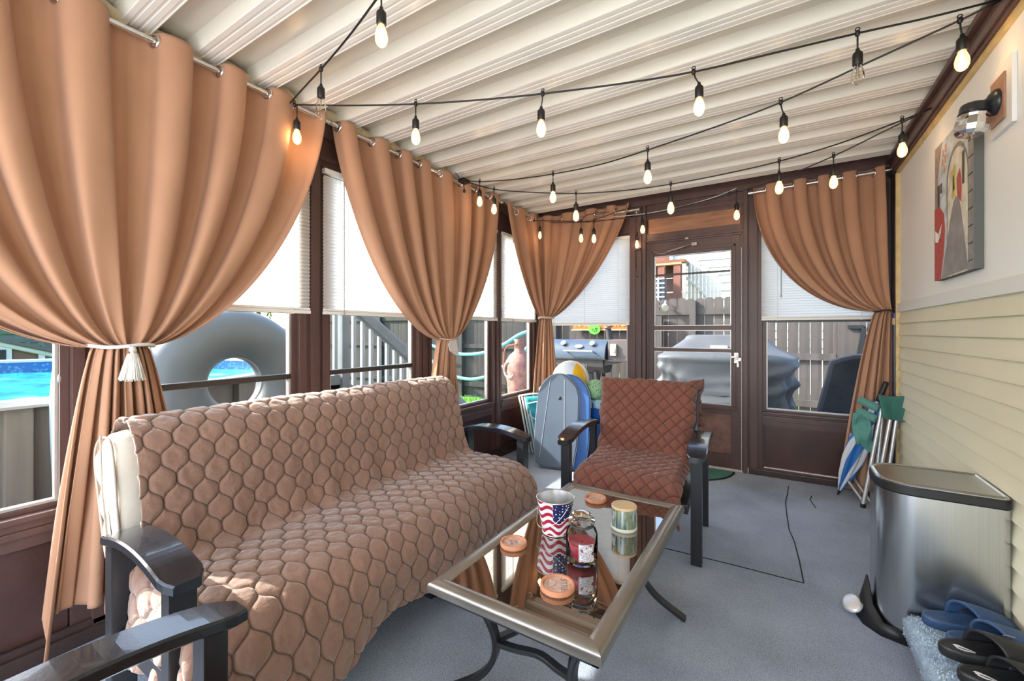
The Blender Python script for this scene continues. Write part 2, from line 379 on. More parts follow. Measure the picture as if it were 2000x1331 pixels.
window(5, 'L', 3.573, 4.24, 0.565, 2.27, 1.362, None, label='narrow left wall window next to the corner')
window(8, 'L', -1.45, -0.48, 0.565, 2.27, 1.362, None, label='left wall window outside the frame behind the photographer')

# far wall -------------------------------------------------------------
b = B()
wbx(b, 'F', XL-0.09, XR+0.05, 2.38, ZC+0.075, -0.09, 0.0)
wbx(b, 'F', XL, XR, 2.50, ZC-0.002, 0.0, 0.035, 0.004)
wbx(b, 'F', XL, XR, 2.40, 2.43, 0.0, 0.012, 0.004)
wbx(b, 'F', XL, -1.28, 0.0, 0.07, -0.09, 0.0); wbx(b, 'F', -0.13, XR, 0.0, 0.07, -0.09, 0.0)
wbx(b, 'F', XL, -1.28, 0.07, 0.47, -0.09, -0.03); wbx(b, 'F', -0.13, XR, 0.07, 0.47, -0.09, -0.03)
wbx(b, 'F', XL, -1.28, 2.25, 2.38, -0.09, 0.0); wbx(b, 'F', -0.13, XR, 2.25, 2.38, -0.09, 0.0)
wall_far = struct('wall_far', b, M['brown'], 'brown timber wall at the far end with door and windows')
def fpost(a0, a1, strips, m='brown', z1=2.5):
    b = B(); wbx(b, 'F', a0, a1, 0, 2.38, -0.09, 0.0)
    w = a1-a0
    for s0, s1, d in strips: wbx(b, 'F', a0+w*s0, a0+w*s1, 0.0, z1, 0.0, d, 0.003)
    return obj('post', b, M[m], wall_far)
fpost(-1.29, -1.12, [(0.0, 0.34, 0.012), (0.46, 0.72, 0.022), (0.80, 0.98, 0.03)])
fpost(-0.28, -0.13, [(0.05, 0.28, 0.03), (0.36, 0.78, 0.018)])
fpost(0.655, XR, [(0.1, 0.9, 0.02)], 'brown_dark', 2.4)
fpost(XL-0.05, -2.27, [(0.5, 0.95, 0.015)])
for a0, a1 in ((-2.27, -1.29), (-0.13, 0.655)):
    b = B(); wbx(b, 'F', a0, a1, 0.435, 0.475, -0.03, 0.004, 0.005); wbx(b, 'F', a0, a1, 0.475, 0.520, -0.09, 0.014, 0.006); wbx(b, 'F', a0, a1, 0.520, 0.535, -0.09, 0.008, 0.004); wbx(b, 'F', a0, a1, 0.535, 0.553, -0.09, 0.024, 0.006)
    obj('window_sill', b, M['brown'], wall_far)
    b = B(); wbx(b, 'F', a0+0.02, a1-0.01, 0.075, 0.432, -0.03, -0.015, 0.003); obj('kick_panel', b, M['brown_kick'], wall_far)
    b = B(); wbx(b, 'F', a0+0.015, a1-0.005, 0.066, 0.074, -0.03, 0.001, 0.001); obj('worn_edge', b, M['worn'], wall_far)
# transom over the door
b = B(); wbx(b, 'F', -1.12, -0.28, 2.12, 2.17, -0.09, 0.012, 0.004); wbx(b, 'F', -1.12, -0.28, 2.17, 2.215, -0.09, 0.0, 0.003); wbx(b, 'F', -1.12, -0.28, 2.36, 2.38, -0.09, 0.012, 0.003); wbx(b, 'F', -1.14, -0.27, 2.135, 2.15, 0.012, 0.03, 0.003)
wbx(b, 'F', -1.125, -0.275, 2.10, 2.38, -0.09, -0.031); wbx(b, 'F', -0.302, -0.278, 0.0, 2.38, -0.09, -0.004, 0.002); wbx(b, 'F', -1.125, -1.103, 0.0, 2.38, -0.09, -0.004, 0.002); wbx(b, 'F', -1.11, -0.295, 2.095, 2.125, -0.09, -0.004, 0.002)
obj('transom_rail', b, M['brown'], wall_far)
b = B(); wbx(b, 'F', -1.115, -0.30, 2.215, 2.36, -0.03, -0.004, 0.002); obj('transom_panel', b, M['tan_wood'], wall_far)
b = B(); wbx(b, 'F', XL, -1.28, 0.0, 0.05, 0.0, 0.022, 0.005); struct('baseboard_corner', b, M['brown_dark'], 'short dark baseboard in the far left corner', cat='baseboard')
b = B(); wbx(b, 'F', -0.235, XR, 0.0, 0.052, 0.0, 0.025, 0.006); bb = struct('baseboard_far', b, M['brown_dark'], 'scuffed brown baseboard beside the door', cat='baseboard')
b = B(); wbx(b, 'F', -0.245, -0.232, 0.005, 0.05, 0.0, 0.026, 0.002); obj('chipped_end', b, M['worn'], bb)
window(6, 'F', -2.27, -1.29, 0.553, 2.25, 1.325, None, label='far wall window left of the door, barbecue outside')
window(7, 'F', -0.13, 0.655, 0.553, 2.25, 1.335, None, label='far wall window right of the door, fence outside')

# door
b = B(); dd0, dd1 = -0.05, -0.008
wbx(b, 'F', -1.105, -1.048, 0.012, 2.10, dd0, dd1, 0.004); wbx(b, 'F', -0.372, -0.300, 0.012, 2.10, dd0, dd1, 0.004)
wbx(b, 'F', -1.048, -0.372, 1.995, 2.10, dd0, dd1, 0.004); wbx(b, 'F', -1.048, -0.372, 0.012, 0.135, dd0, dd1, 0.004)
wbx(b, 'F', -1.048, -0.372, 0.50, 0.575, dd0, dd1, 0.004); wbx(b, 'F', -1.075, -0.335, 0.54, 0.572, dd1, 0.006, 0.004)
wbx(b, 'F', -1.075, -1.055, 0.58, 2.04, dd1, 0.003, 0.003); wbx(b, 'F', -0.355, -0.335, 0.58, 2.04, dd1, 0.003, 0.003); wbx(b, 'F', -1.075, -0.335, 2.02, 2.045, dd1, 0.003, 0.003)
door = struct('door_1', b, M['brown'], 'brown storm door with tall glass, white-edged panes and solid lower panel', cat='door')
b = B(); wbx(b, 'F', -1.048, -0.372, 0.135, 0.50, -0.045, -0.028, 0.002); obj('lower_panel', b, mat('rusty_door_panel', (0.17, 0.085, 0.065), 0.42, nscale=9, namt=0.35), door)
for z0, z1 in ((1.265, 1.305), (1.06, 1.09)):
    b = B(); wbx(b, 'F', -1.06, -0.36, z0, z1, -0.045, -0.006, 0.003); obj('cross_rail', b, M['brown'], door)
b = B(); wbx(b, 'F', -1.048, -0.372, 1.795, 1.812, -0.045, -0.02, 0.002); obj('cross_rail', b, M['alu_dark'], door)
b = B()
for z0, z1 in ((0.578, 1.06), (1.09, 1.265), (1.305, 1.99)):
    wbx(b, 'F', -1.048, -1.040, z0, z1, -0.04, -0.012); wbx(b, 'F', -0.380, -0.372, z0, z1, -0.04, -0.012)
    wbx(b, 'F', -1.040, -0.380, z0, z0+0.007, -0.04, -0.012); wbx(b, 'F', -1.040, -0.380, z1-0.007, z1, -0.04, -0.012)
obj('pane_bead', b, M['alu'], door)
for z0, z1 in ((0.585, 1.053), (1.097, 1.258), (1.312, 1.983)):
    b = B(); wbx(b, 'F', -1.040, -0.380, z0, z1, -0.034, -0.030); obj('pane', b, M['glass'], door)
b = B()
wbx(b, 'F', -0.348, -0.312, 0.965, 1.06, -0.008, 0.004, 0.003); wbx(b, 'F', -0.338, -0.322, 1.0, 1.045, 0.004, 0.03, 0.004); wbx(b, 'F', -0.375, -0.318, 1.012, 1.03, 0.028, 0.04, 0.005); wbx(b, 'F', -0.318, -0.290, 0.985, 1.015, -0.004, 0.012, 0.004); wbx(b, 'F', -0.327, -0.308, 0.93, 0.965, -0.006, 0.006, 0.004)
obj('latch_handle', b, mat('scratched_latch', (0.60, 0.56, 0.54), 0.35, metal=0.6, nscale=90, namt=0.5), door)
b = B(); b.cyl((-0.90, 4.275, 2.025), (-0.76, 4.27, 2.055), 0.009, n=10); b.cyl((-0.76, 4.27, 2.055), (-0.70, 4.27, 2.07), 0.004, n=8); wbx(b, 'F', -0.70, -0.655, 2.055, 2.085, -0.008, 0.03, 0.003); wbx(b, 'F', -0.755, -0.725, 2.118, 2.135, 0.03, 0.04, 0.002)
b.tube([(-0.90, 4.275, 2.025), (-0.95, 4.27, 2.005), (-1.0, 4.275, 2.01), (-1.04, 4.285, 2.03)], 0.0035, 6)
obj('door_closer', b, mat('dull_closer', (0.36, 0.28, 0.26), 0.4, metal=0.5), door)
b = B(); wbx(b, 'F', -1.12, -0.28, 0.0, 0.012, -0.06, 0.012, 0.002); wbx(b, 'F', -0.2905, -0.287, 0.01, 2.0, -0.004, -0.002)
struct('trim_1', b, M['worn'], 'pale threshold strip and worn edge line of the storm door', cat='trim')

# right wall -----------------------------------------------------------
YE = 4.09
b = B(); b.box(XR+0.0, XR+0.12, YB, YF+0.09, -0.05, ZC+0.075)
wall_right = struct('wall_right', b, M['white_panel'], 'house wall with white panelling above pale yellow siding')
b = B(); wbx(b, 'R', YB, YE, 1.45, 2.385, 0.0, 0.006); 
obj('upper_panel', b, M['white_panel'], wall_right)
b = B(); wbx(b, 'R', YB, YE, 1.39, 1.452, 0.0, 0.022, 0.004); obj('ledge_strip', b, mat('white_ledge', (0.74, 0.73, 0.70), 0.5), wall_right)
z = 1.392
k = 0
while z > 0.0:
    z0 = max(z-0.0835, 0.0); b = B()
    T = None
    vs = []
    for y in (YB, YE):
        vs += [(XR, y, z), (XR-0.003, y, z), (XR-0.006, y, z-0.012), (XR-0.0175, y, z0+0.010), (XR-0.018, y, z0+0.002), (XR-0.016, y, z0), (XR, y, z0)]
    fs = [(i, 7+i, 7+(i+1) % 7, (i+1) % 7) for i in range(7)]+[tuple(range(7))[::-1], tuple(range(7, 14))]
    b.add(vs, fs); obj('siding_board', b, M['siding'], wall_right); z = z0; k += 1
    if k > 20: break
b = B(); wbx(b, 'R', 4.055, 4.09, 0.0, 2.39, 0.0, 0.028, 0.004); wbx(b, 'R', 4.09, 4.125, 0.0, 2.39, 0.0, 0.014, 0.004); wbx(b, 'R', YB, 4.09, 2.385, 2.415, 0.0, 0.02, 0.004)
struct('trim_2', b, M['yellow_trim'], 'yellow channel trim around the white wall panel', cat='trim')
b = B(); wbx(b, 'R', YB, YF-0.0, 2.415, ZC, 0.0, 0.03, 0.004); wbx(b, 'R', YB, YF-0.03, 2.435, 2.47, 0.03, 0.042, 0.008); wbx(b, 'R', YB, YF-0.03, 2.52, ZC-0.003, 0.03, 0.055, 0.005)
tr3 = struct('trim_3', b, M['brown'], 'glossy brown beam where the roof meets the house wall', cat='trim')
b = B(); wbx(b, 'R', 4.125, YF, 0.0, 2.415, 0.0, 0.02)
struct('trim_4', b, M['brown_dark'], 'dark corner board behind the right curtain', cat='trim')

# ------------------------------------------------------------------ blinds
slat_mesh = {}
def blind(wall, a0, a1, z0, z1, label, wand=None):
    c = (a0+a1)/2
    loc = {'L': (XL+0.021, c, z0), 'F': (c, YF-0.021, z0)}[wall]
    t = thing('window_blind', label, 'blind', loc, 0, 'white mini blinds on the windows')
    b = B(); wbx(b, wall, a0, a1, z1-0.03, z1, 0.003, 0.036, 0.003); obj('headrail', b, M['blind_solid'], t)
    b = B(); wbx(b, wall, a0, a1, z0, z0+0.02, 0.008, 0.034, 0.004); wbx(b, wall, a0+0.002, a1-0.002, z0+0.022, z0+0.034, 0.011, 0.031, 0.002); obj('bottom_rail', b, M['blind_solid'], t)
    w = a1-a0; key = (wall, round(w, 3))
    if key not in slat_mesh:
        b = B(); tilt = math.radians(62); hw = 0.0125
        pts = []
        for i in range(5):
            u = -1+i*0.5; s = u*hw; hgt = 0.0022*(1-u*u); pts.append((s*math.cos(tilt)-hgt*math.sin(tilt), s*math.sin(tilt)+hgt*math.cos(tilt)))
        P = np.zeros((2, 5, 3))
        for e, aa in enumerate((-w/2, w/2)):
            for i, (d, zz) in enumerate(pts): P[e, i] = (d, aa, zz) if wall == 'L' else (aa, -d, zz)
        b.grid(P); me = bpy.data.meshes.new('slat'); me.from_pydata(b.v, [], b.f); me.materials.append(M['blind']); me.polygons.foreach_set('use_smooth', [True]*len(me.polygons)); slat_mesh[key] = me
    z = z0+0.045
    while z < z1-0.035:
        o = bpy.data.objects.new('slat', slat_mesh[key]); COL.objects.link(o); o.parent = t; o.location = (0, 0, z-z0); o.rotation_euler = (0, 0, 0); z += 0.0215
    for f in (0.12, 0.5, 0.88) if w > 0.8 else (0.15, 0.85):
        a = a0+w*f; b = B(); wbx(b, wall, a-0.0015, a+0.0015, z0, z1, 0.0335, 0.0350); obj('ladder_cord', b, M['cord_white'], t)
        b = B(); wbx(b, wall, a-0.007, a+0.007, z0-0.002, z0+0.012, 0.007, 0.036, 0.002); obj('cord_clip', b, M['blind_solid'], t)
    if wand:
        a, zl = wand; b = B()
        p0 = (XL+0.042, a, z1-0.02) if wall == 'L' else (a, YF-0.042, z1-0.02); p1 = (p0[0], p0[1], zl)
        b.cyl(p0, p1, 0.0035, n=8); b.sphere(p1, 0.006, 0.006, 0.012, 8, 6); obj('tilt_wand', b, M['wand'], t)
    return t
blind('L', -0.40, 0.575, 1.365, 2.25, 'white mini blind in the nearest left window, mostly behind the big curtain')
blind('L', 0.595, 1.50, 1.355, 2.25, 'white mini blind above the inner tube, right edge beside the brown post')
blind('L', 1.59, 2.49, 1.355, 2.25, 'white mini blind above the deck stairs with a grey wand near its left edge', (1.72, 1.36))
blind('L', 2.51, 3.47, 1.355, 2.25, 'white mini blind emerging right of the middle curtain')
blind('L', 3.56, 4.26, 1.355, 2.25, 'white mini blind in the narrow corner window left of the corner curtain', (3.74, 1.36))
blind('F', -2.25, -1.285, 1.315, 2.22, 'white mini blind over the barbecue window left of the door')
blind('F', -0.135, 0.66, 1.345, 2.25, 'white mini blind right of the door behind the right-hand curtain', (0.01, 1.55))

# lift cord hanging at the nearest window
b = B(); b.tube([(XL+0.06, 0.455, 1.40), (XL+0.06, 0.456, 1.1), (XL+0.06, 0.455, 0.60)], 0.0016, 6); b.sphere((XL+0.06, 0.455, 1.07), 0.006, 0.006, 0.016, 8, 6); 
tag(obj('lift_cord', b, M['wand']), 'thin grey blind cord with a small toggle hanging in front of the pool window', 'cord')

# ------------------------------------------------------------------ curtain rods and curtains
def rod(name_label, p0, p1, r=0.0135, ends=(1, 1)):
    t = thing('curtain_rod', name_label, 'curtain rod', p0)
    b = B(); b.cyl(p0, p1, r, n=14); obj('rod', b, M['chrome'], t, smooth=True, auto=40)
    d = (Vector(p1)-Vector(p0)).normalized()
    for e, p, sg in ((ends[0], p0, -1), (ends[1], p1, 1)):
        if e:
            b = B(); q = Vector(p); b.cyl(q, q+d*sg*0.03, r*1.25, n=14); obj('end_cap', b, M['chrome'], t, smooth=True, auto=40)
    for s in (0.03, 0.97):
        q = Vector(p0).lerp(Vector(p1), s)
        nrm = Vector((-1, 0, 0)) if abs(d.y) > 0.5 else Vector((0, 1, 0))
        L = (q.x-XL) if abs(d.y) > 0.5 else (YF-q.y)
        b = B(); b.cyl(q, q+nrm*(L-0.001), 0.006, n=8); b.box(-0.016, 0.016, -0.016, 0.016, -0.004, 0.004, T=Matrix.Translation(q+nrm*(L-0.006)) @ nrm.to_track_quat('Z', 'Y').to_matrix().to_4x4())
        obj('bracket', b, M['chrome'], t)
    return t
ZR = 2.500
rod('chrome rod carrying the large nearest curtain', (-2.28, -0.55, ZR), (-2.28, 1.56, ZR))
rod('chrome rod carrying the middle curtain on the left wall', (-2.28, 1.60, ZR), (-2.28, 3.42, ZR))
rod('short chrome rod on the left wall at the far corner', (-2.28, 3.50, ZR-0.004), (-2.28, 4.16, ZR-0.004), ends=(1, 0))
rod('chrome rod over the window left of the door', (-2.20, 4.20, 2.445), (-1.19, 4.20, 2.45), ends=(0, 1))
rod('chrome rod over the window right of the door', (-0.20, 4.20, 2.443), (0.68, 4.20, 2.46))

def curtain(label, topfn, nf, tie, tdir, ndir, W=0.16, A=0.05, zt=2.535, hem=None, spread=0.6, lean=(0, 0), gex=(1.5, 0.6), phase0=0.0, cols=34, lowA=0.045, bulge=0.05, mid=0.02, grm=True, zrod=ZR, group='tied terracotta curtains', pinch=0.026):
    tie = np.array(tie, float); tdir = np.array(tdir, float); ndir = np.array(ndir, float)
    n = nf*cols+1; s = np.linspace(0, 1, n); ph = 2*PI*nf*s+phase0
    P0, T0, N0 = topfn(s)
    rnd = np.interp(s*nf, np.arange(nf+1), 0.65+0.6*np.random.rand(nf+1)); ph = ph+0.55*np.sin(2*PI*s*nf/3.3+1.0)
    cusp = 2*np.abs(np.sin(ph/2+PI/4))**0.85-1
    topA = np.maximum(A*np.sin(ph)*np.minimum(rnd, 1.0), -0.042)
    top = P0 + N0*topA[:, None] + T0*(-0.28*A*np.sin(2*ph))[:, None]
    tw = (s-0.5)
    tp = tie[None, :] + tdir[None, :]*(tw*W)[:, None] + ndir[None, :]*((bulge*np.cos(PI*tw))+pinch*0.5*np.sin(ph)*rnd+0.010*np.sin(ph*2.3))[:, None]
    rows = []
    R = 110
    for q in np.linspace(0, 1, R):
        v = 1-(1-q)**1.25
        g = (1-v**gex[0])**gex[1]
        zz = zt+(tie[2]-zt)*v
        p = tp + (top-tp)*g
        extra = mid*math.sin(PI*min(1, v)); bl_ = min(1.0, 0.15+v*2.2)
        fold = (1-bl_)*np.sin(ph)+bl_*cusp
        p = p + ndir[None, :]*((extra*fold+0.6*A*g*bl_*(cusp-np.sin(ph)))*rnd)[:, None] + tdir[None, :]*(-0.3*extra*np.sin(2*ph+0.4))[:, None]
        # softer secondary folds appear lower down
        p = p + ndir[None, :]*(0.010*math.sin(PI*v)*np.sin(ph*2+3*v+rnd*4))[:, None]
        p[:, 2] = zz + 0.0*s
        if v > 0.85: p[:, 2] += 0
        rows.append(p)
    if hem is not None:
        hz = hem(s); RL = 70
        for w in np.linspace(0, 1, RL)[1:]:
            k = w**0.75; sp = W+(spread-W)*k
            amp = pinch*0.5+(lowA-pinch*0.5)*min(1, w*1.6)
            p = tie[None, :] + tdir[None, :]*(tw*sp+lean[0]*k - 0.25*amp*np.sin(2*ph))[:, None] + ndir[None, :]*((bulge*(1-0.6*k))*np.cos(PI*tw)+amp*((1-w)*np.sin(ph+0.5*w)+w*(0.55*np.sin(ph+0.5)+0.75*np.sin(ph*0.5+0.8)))*rnd+lean[1]*k+0.008*np.sin(ph*2.3))[:, None]
            p[:, 2] = tie[2]+(hz-tie[2])*w
            rows.append(p)
    G = np.stack(rows, 0)
    t = thing('curtain', label, 'curtain', tuple(float(a) for a in (tie[0], tie[1], 0)), 0, group)
    b = B(); b.grid(G); o = obj('curtain_panel', b, M['curtain'], t, smooth=True)
    md = o.modifiers.new('thick', 'SOLIDIFY'); md.thickness = 0.003; md.offset = 0
    # stitched seams near the header
    if grm:
        nk = 0
        sg_ = np.sign(np.sin(ph)); cr = [i for i in range(4, n-5) if sg_[i] != sg_[i+1]]
        for k, i in enumerate(cr):
            p = P0[i].copy(); tt = T0[i]; nn = N0[i]
            sg = 1 if k % 2 == 0 else -1
            # cloth direction at the crossing
            i2 = min(n-1, i+2); i1 = max(0, i-2); dv = top[i2]-top[i1]; dv[2] = 0; dv = Vector(dv).normalized()
            ax = Vector((0, 0, 1)).cross(dv).normalized()
            b = B(); T = Matrix.Translation(Vector((p[0], p[1], zrod))) @ ax.to_track_quat('Z', 'Y').to_matrix().to_4x4()
            b.lathe([(0.021, -0.003), (0.031, -0.003), (0.031, 0.003), (0.021, 0.003), (0.021, -0.003)], 20, T=T, cap=False)
            b.torus(0.0265, 0.006, 24, 6, T=T)
            obj('grommet', b, M['chrome'], t, smooth=True)
    return t
def line_top(p0, p1, nrm):
    p0 = np.array(p0, float); p1 = np.array(p1, float); T = (p1-p0)/np.linalg.norm(p1-p0)
    def f(s): return p0[None]+(p1-p0)[None]*s[:, None], np.repeat(T[None], len(s), 0), np.repeat(np.array(nrm, float)[None], len(s), 0)
    return f
# nearest curtain
def hem1(s):
    h = np.full_like(s, 0.03); h = np.where((s > 0.02) & (s < 0.36), 0.235, h); h = np.where((s >= 0.36) & (s < 0.6), 0.09+0.05*np.sin(s*20), h)
    k = np.ones(9)/9; hp = np.pad(h, 4, 'edge'); return np.convolve(hp, k, 'valid')
c1 = curtain('large terracotta curtain nearest the camera, gathered by a tassel cord', line_top((-2.28, -0.52, 0), (-2.28, 1.545, 0), (1, 0, 0)), 8, (-2.20, 0.60, 1.19), (0, 1, 0), (1, 0, 0), W=0.17, A=0.055, hem=hem1, spread=0.50, lean=(0.03, 0.0), phase0=1.2)
c2 = curtain('middle terracotta curtain behind the far end of the sofa, tied with its own band', line_top((-2.28, 1.605, 0), (-2.28, 3.42, 0), (1, 0, 0)), 8, (-2.24, 2.57, 1.19), (0, 1, 0), (1, 0, 0), W=0.15, A=0.05, hem=lambda s: np.full_like(s, 0.04), spread=0.50, lean=(-0.02, 0.0), phase0=-1.4)
def corner_top(s):
    a = np.array([-2.28, 3.50, 0]); c = 0.12; L1 = 4.08-3.50; arc = PI/2*c; L2 = 2.16-1.25; tot = L1+arc+L2
    P = np.zeros((len(s), 3)); T = np.zeros_like(P); N = np.zeros_like(P)
    for i, q in enumerate(s*tot):
        if q < L1: P[i] = (-2.28, 3.50+q, 0); T[i] = (0, 1, 0); N[i] = (1, 0, 0)
        elif q < L1+arc:
            an = (q-L1)/c; P[i] = (-2.28+c*(1-math.cos(an)), 4.08+c*math.sin(an), 0); T[i] = (math.sin(an), math.cos(an), 0); N[i] = (math.cos(an), -math.sin(an), 0)
        else: P[i] = (-2.16+(q-L1-arc), 4.20, 0); T[i] = (1, 0, 0); N[i] = (0, -1, 0)
    return P, T, N
r2 = 1/math.sqrt(2)
c3 = curtain('terracotta curtain wrapped around the far left corner, cinched in the middle', corner_top, 7, (-2.14, 4.08, 1.395), (r2, r2, 0), (r2, -r2, 0), W=0.13, A=0.042, hem=lambda s: np.full_like(s, 0.04), spread=0.36, zrod=ZR-0.03, zt=2.525, gex=(1.35, 0.75), phase0=0.4)
c4 = curtain('terracotta curtain right of the door, swept to the right wall', line_top((-0.20, 4.20, 0), (0.66, 4.20, 0), (0, -1, 0)), 5, (0.655, 4.16, 1.40), (1, 0, 0), (0, -1, 0), W=0.10, A=0.045, hem=lambda s: np.full_like(s, 0.035), spread=0.34, lean=(-0.10, 0.0), zt=2.49, zrod=2.452, gex=(2.0, 0.52), phase0=2.2)

# ties
def ring(label, name, c, rx, ry, r, m, rough=0, band=None, catn='tieback'):
    t = thing(name, label, catn, c); b = B(); pts = []
    for i in range(33):
        a = 2*PI*i/32; pts.append((c[0]+rx*math.cos(a), c[1]+ry*math.sin(a), c[2]+0.004*math.sin(3*a)))
    if band: b.tube(pts, 0, flat=band, up=(0, 0, 1), cap=False)
    else: b.tube(pts, r, 8, cap=False)
    obj('loop', b, m, t, smooth=True); return t
tq = ring('cream rope tieback with a tassel around the nearest curtain', 'tassel_tieback', (-2.185, 0.60, 1.195), 0.085, 0.098, 0.007, M['cord_white'])
wm = mat('cream_tassel_yarn', (0.66, 0.64, 0.58), 0.9, nscale=200, namt=0.2, bump=0.5, bscale=300, stretch=(1, 1, 0.05))
b = B(); T = Matrix.Translation((-2.088, 0.605, 1.07))
b.lathe([(0.0, 0.125), (0.010, 0.12), (0.012, 0.108), (0.006, 0.10), (0.013, 0.092), (0.024, 0.06), (0.036, 0.0), (0.0, 0.0)], 20, T=T, cap=False); obj('tassel_head', b, wm, tq, smooth=True, auto=40)
b = B()
for i in range(46):
    a = 2*PI*i/46+random.uniform(-.05, .05); r0 = 0.014; r1 = random.uniform(0.034, 0.041)
    b.tube([(-2.088+r0*math.cos(a), 0.605+r0*math.sin(a), 1.165), (-2.088+r1*.7*math.cos(a), 0.605+r1*.7*math.sin(a), 1.115), (-2.088+r1*math.cos(a), 0.605+r1*math.sin(a), 1.066+random.uniform(-.004, .003))], 0.0024, 5)
o = obj('fringe', b, wm, tq, smooth=True); o['kind'] = 'stuff'
t2 = ring('pale fabric band knotted around the middle curtain', 'fabric_tieback', (-2.225, 2.57, 1.192), 0.080, 0.090, 0.006, M['curtain_tie'])
b = B(); b.add([(-2.15, 2.535, 1.19), (-2.15, 2.60, 1.19), (-2.128, 2.605, 1.07), (-2.128, 2.555, 1.072), (-2.133, 2.51, 1.10), (-2.145, 2.50, 1.15)], [(0, 5, 4, 3, 2, 1)])
o = obj('band_end', b, mat('white_band', (0.62, 0.58, 0.54), 0.8), t2); md = o.modifiers.new('t', 'SOLIDIFY'); md.thickness = 0.006
ring('fabric band around the corner curtain', 'fabric_tieback', (-2.118, 4.058, 1.397), 0.085, 0.085, 0, M['curtain_tie'], band=(0.006, 0.02))
t4 = ring('black cord pulling the right-hand curtain to the wall', 'cord_tieback', (0.655, 4.14, 1.402), 0.062, 0.075, 0.006, M['black'])
b = B(); b.tube([(0.715, 4.13, 1.402), (0.722, 4.10, 1.404), (0.725, 4.06, 1.40)], 0.005, 6); obj('cord_end', b, M['black'], t4)

# ------------------------------------------------------------------ quilts
def ogee(u, v, w=0.042, h=0.146):
    """distance to the nearest wavy stitch line"""
    ph = np.sin(PI/2*np.cos(2*PI*v/h))*w/2*0.96
    k = np.floor(u/w); d = np.full(u.shape, 9.0)
    for dk in (-1, 0, 1, 2):
        kk = k+dk; L = kk*w+np.where(np.mod(kk, 2) == 0, 1, -1)*ph; d = np.minimum(d, np.abs(u-L))
    slope = np.sqrt(1+(np.sin(2*PI*v/h)*PI*w/h)**2); return d/slope
def diamond(u, v, p=0.084, q=None):
    q = q or p
    a = np.mod(u/q+v/p, 1); c = np.mod(u/q-v/p, 1)
    return np.minimum(np.minimum(a, 1-a), np.minimum(c, 1-c))*p*0.7
def snoise(U, V, sc, seed):
    rs = np.random.RandomState(seed); r = np.zeros_like(U)
    for _ in range(9):
        a = rs.rand()*2*PI; f = sc*(0.6+rs.rand()); r += np.sin((U*math.cos(a)+V*math.sin(a))*f+rs.rand()*6.28)
    return r/9
def quilted(G, U, V, kind, amp, puff, seed):
    """G (a,b,3) base surface, displaced along its normal"""
    du = np.gradient(G, axis=1); dv = np.gradient(G, axis=0); N = np.cross(du, dv); N /= np.linalg.norm(N, axis=2, keepdims=True)+1e-9
    d = ogee(U+0.004*snoise(U, V, 30, seed), V+0.006*snoise(U, V, 25, seed+1)) if kind == 'ogee' else diamond(U+0.003*snoise(U, V, 30, seed), V+0.003*snoise(U, V, 30, seed+2))
    hgt = amp*(1-np.exp(-d/puff)) + amp*0.45*snoise(U, V, 55, seed+3)*(1-np.exp(-d/0.006)) + amp*0.22*snoise(U, V, 150, seed+5)
    return N, hgt, np.exp(-(d/0.0019)**2)
def stitch(o, a):  # mask for the painted seam shade
    at = o.data.attributes.new('stitch', 'FLOAT', 'POINT'); at.data.foreach_set('value', a.reshape(-1).astype(np.float32))

# sofa -----------------------------------------------------------------
sofa = thing('sofa', 'long dark-framed sofa under a brown quilted throw below the windows', 'sofa', (-1.70, 1.40, 0))
prof = [(-2.10, 0.78), (-2.095, 0.86), (-2.045, 0.915), (-1.985, 0.936), (-1.915, 0.915), (-1.857, 0.855), (-1.828, 0.76), (-1.808, 0.65), (-1.785, 0.54), (-1.755, 0.475), (-1.69, 0.455), (-1.55, 0.458), (-1.41, 0.452),
        (-1.32, 0.425), (-1.265, 0.36), (-1.245, 0.27), (-1.245, 0.165)]
NS, NY = 540, 560
C2, LP = spline(prof, NS)
ys = np.linspace(0.545, 2.235, NY)
G = np.zeros((NS, NY, 3)); sA = np.linspace(0, LP, NS)
G[:, :, 0] = C2[:, 0][:, None]; G[:, :, 2] = C2[:, 1][:, None]; G[:, :, 1] = ys[None, :]
U = np.repeat(ys[None, :], NS, 0); V = np.repeat(sA[:, None], NY, 1)
# slow sag and lumps, wavy hem, slight end flare
front = np.clip((V-(LP-0.36))/0.36, 0, 1)
G[:, :, 2] += 0.012*snoise(U, V, 7, 11)*np.clip(1-front*1, 0.3, 1)
G[:, :, 2] += front**2*(-0.02+0.035*np.sin(U*5.1+0.8)+0.02*np.sin(U*13))
G[:, :, 0] += front*0.022*np.sin(U*9+0.5)+0.010*snoise(U, V, 9, 13)
t_end = np.clip((0.75-U)/0.2, 0, 1); G[:, :, 1] -= front*t_end*0.10; G[:, :, 0] += front*t_end*0.02
G[:, :, 1] += np.clip((U-2.0)/0.23, 0, 1)*front*0.03
back = np.clip((0.95-V)/0.3, 0, 1); edge = np.clip((0.70-U)/0.15, 0, 1)
# a few bunching creases along the seat/back fold
fold = np.exp(-((V-0.74)/0.10)**2); G[:, :, 2] += fold*0.010*np.sin(U*38+3*np.sin(U*5)); G[:, :, 0] += fold*0.010*np.sin(U*31+1)
N, hh, st_ = quilted(G, U, V, 'ogee', 0.0105, 0.0055, 3)
sgn = -1 if N[NS*2//3, NY//2, 2] < 0 else 1
G2 = G+N*sgn*hh[:, :, None]
b = B(); b.grid(G2); o = obj('quilted_throw', b, M['quilt'], sofa, smooth=True); stitch(o, st_); md = o.modifiers.new('t', 'SOLIDIFY'); md.thickness = 0.008; md.offset = -1
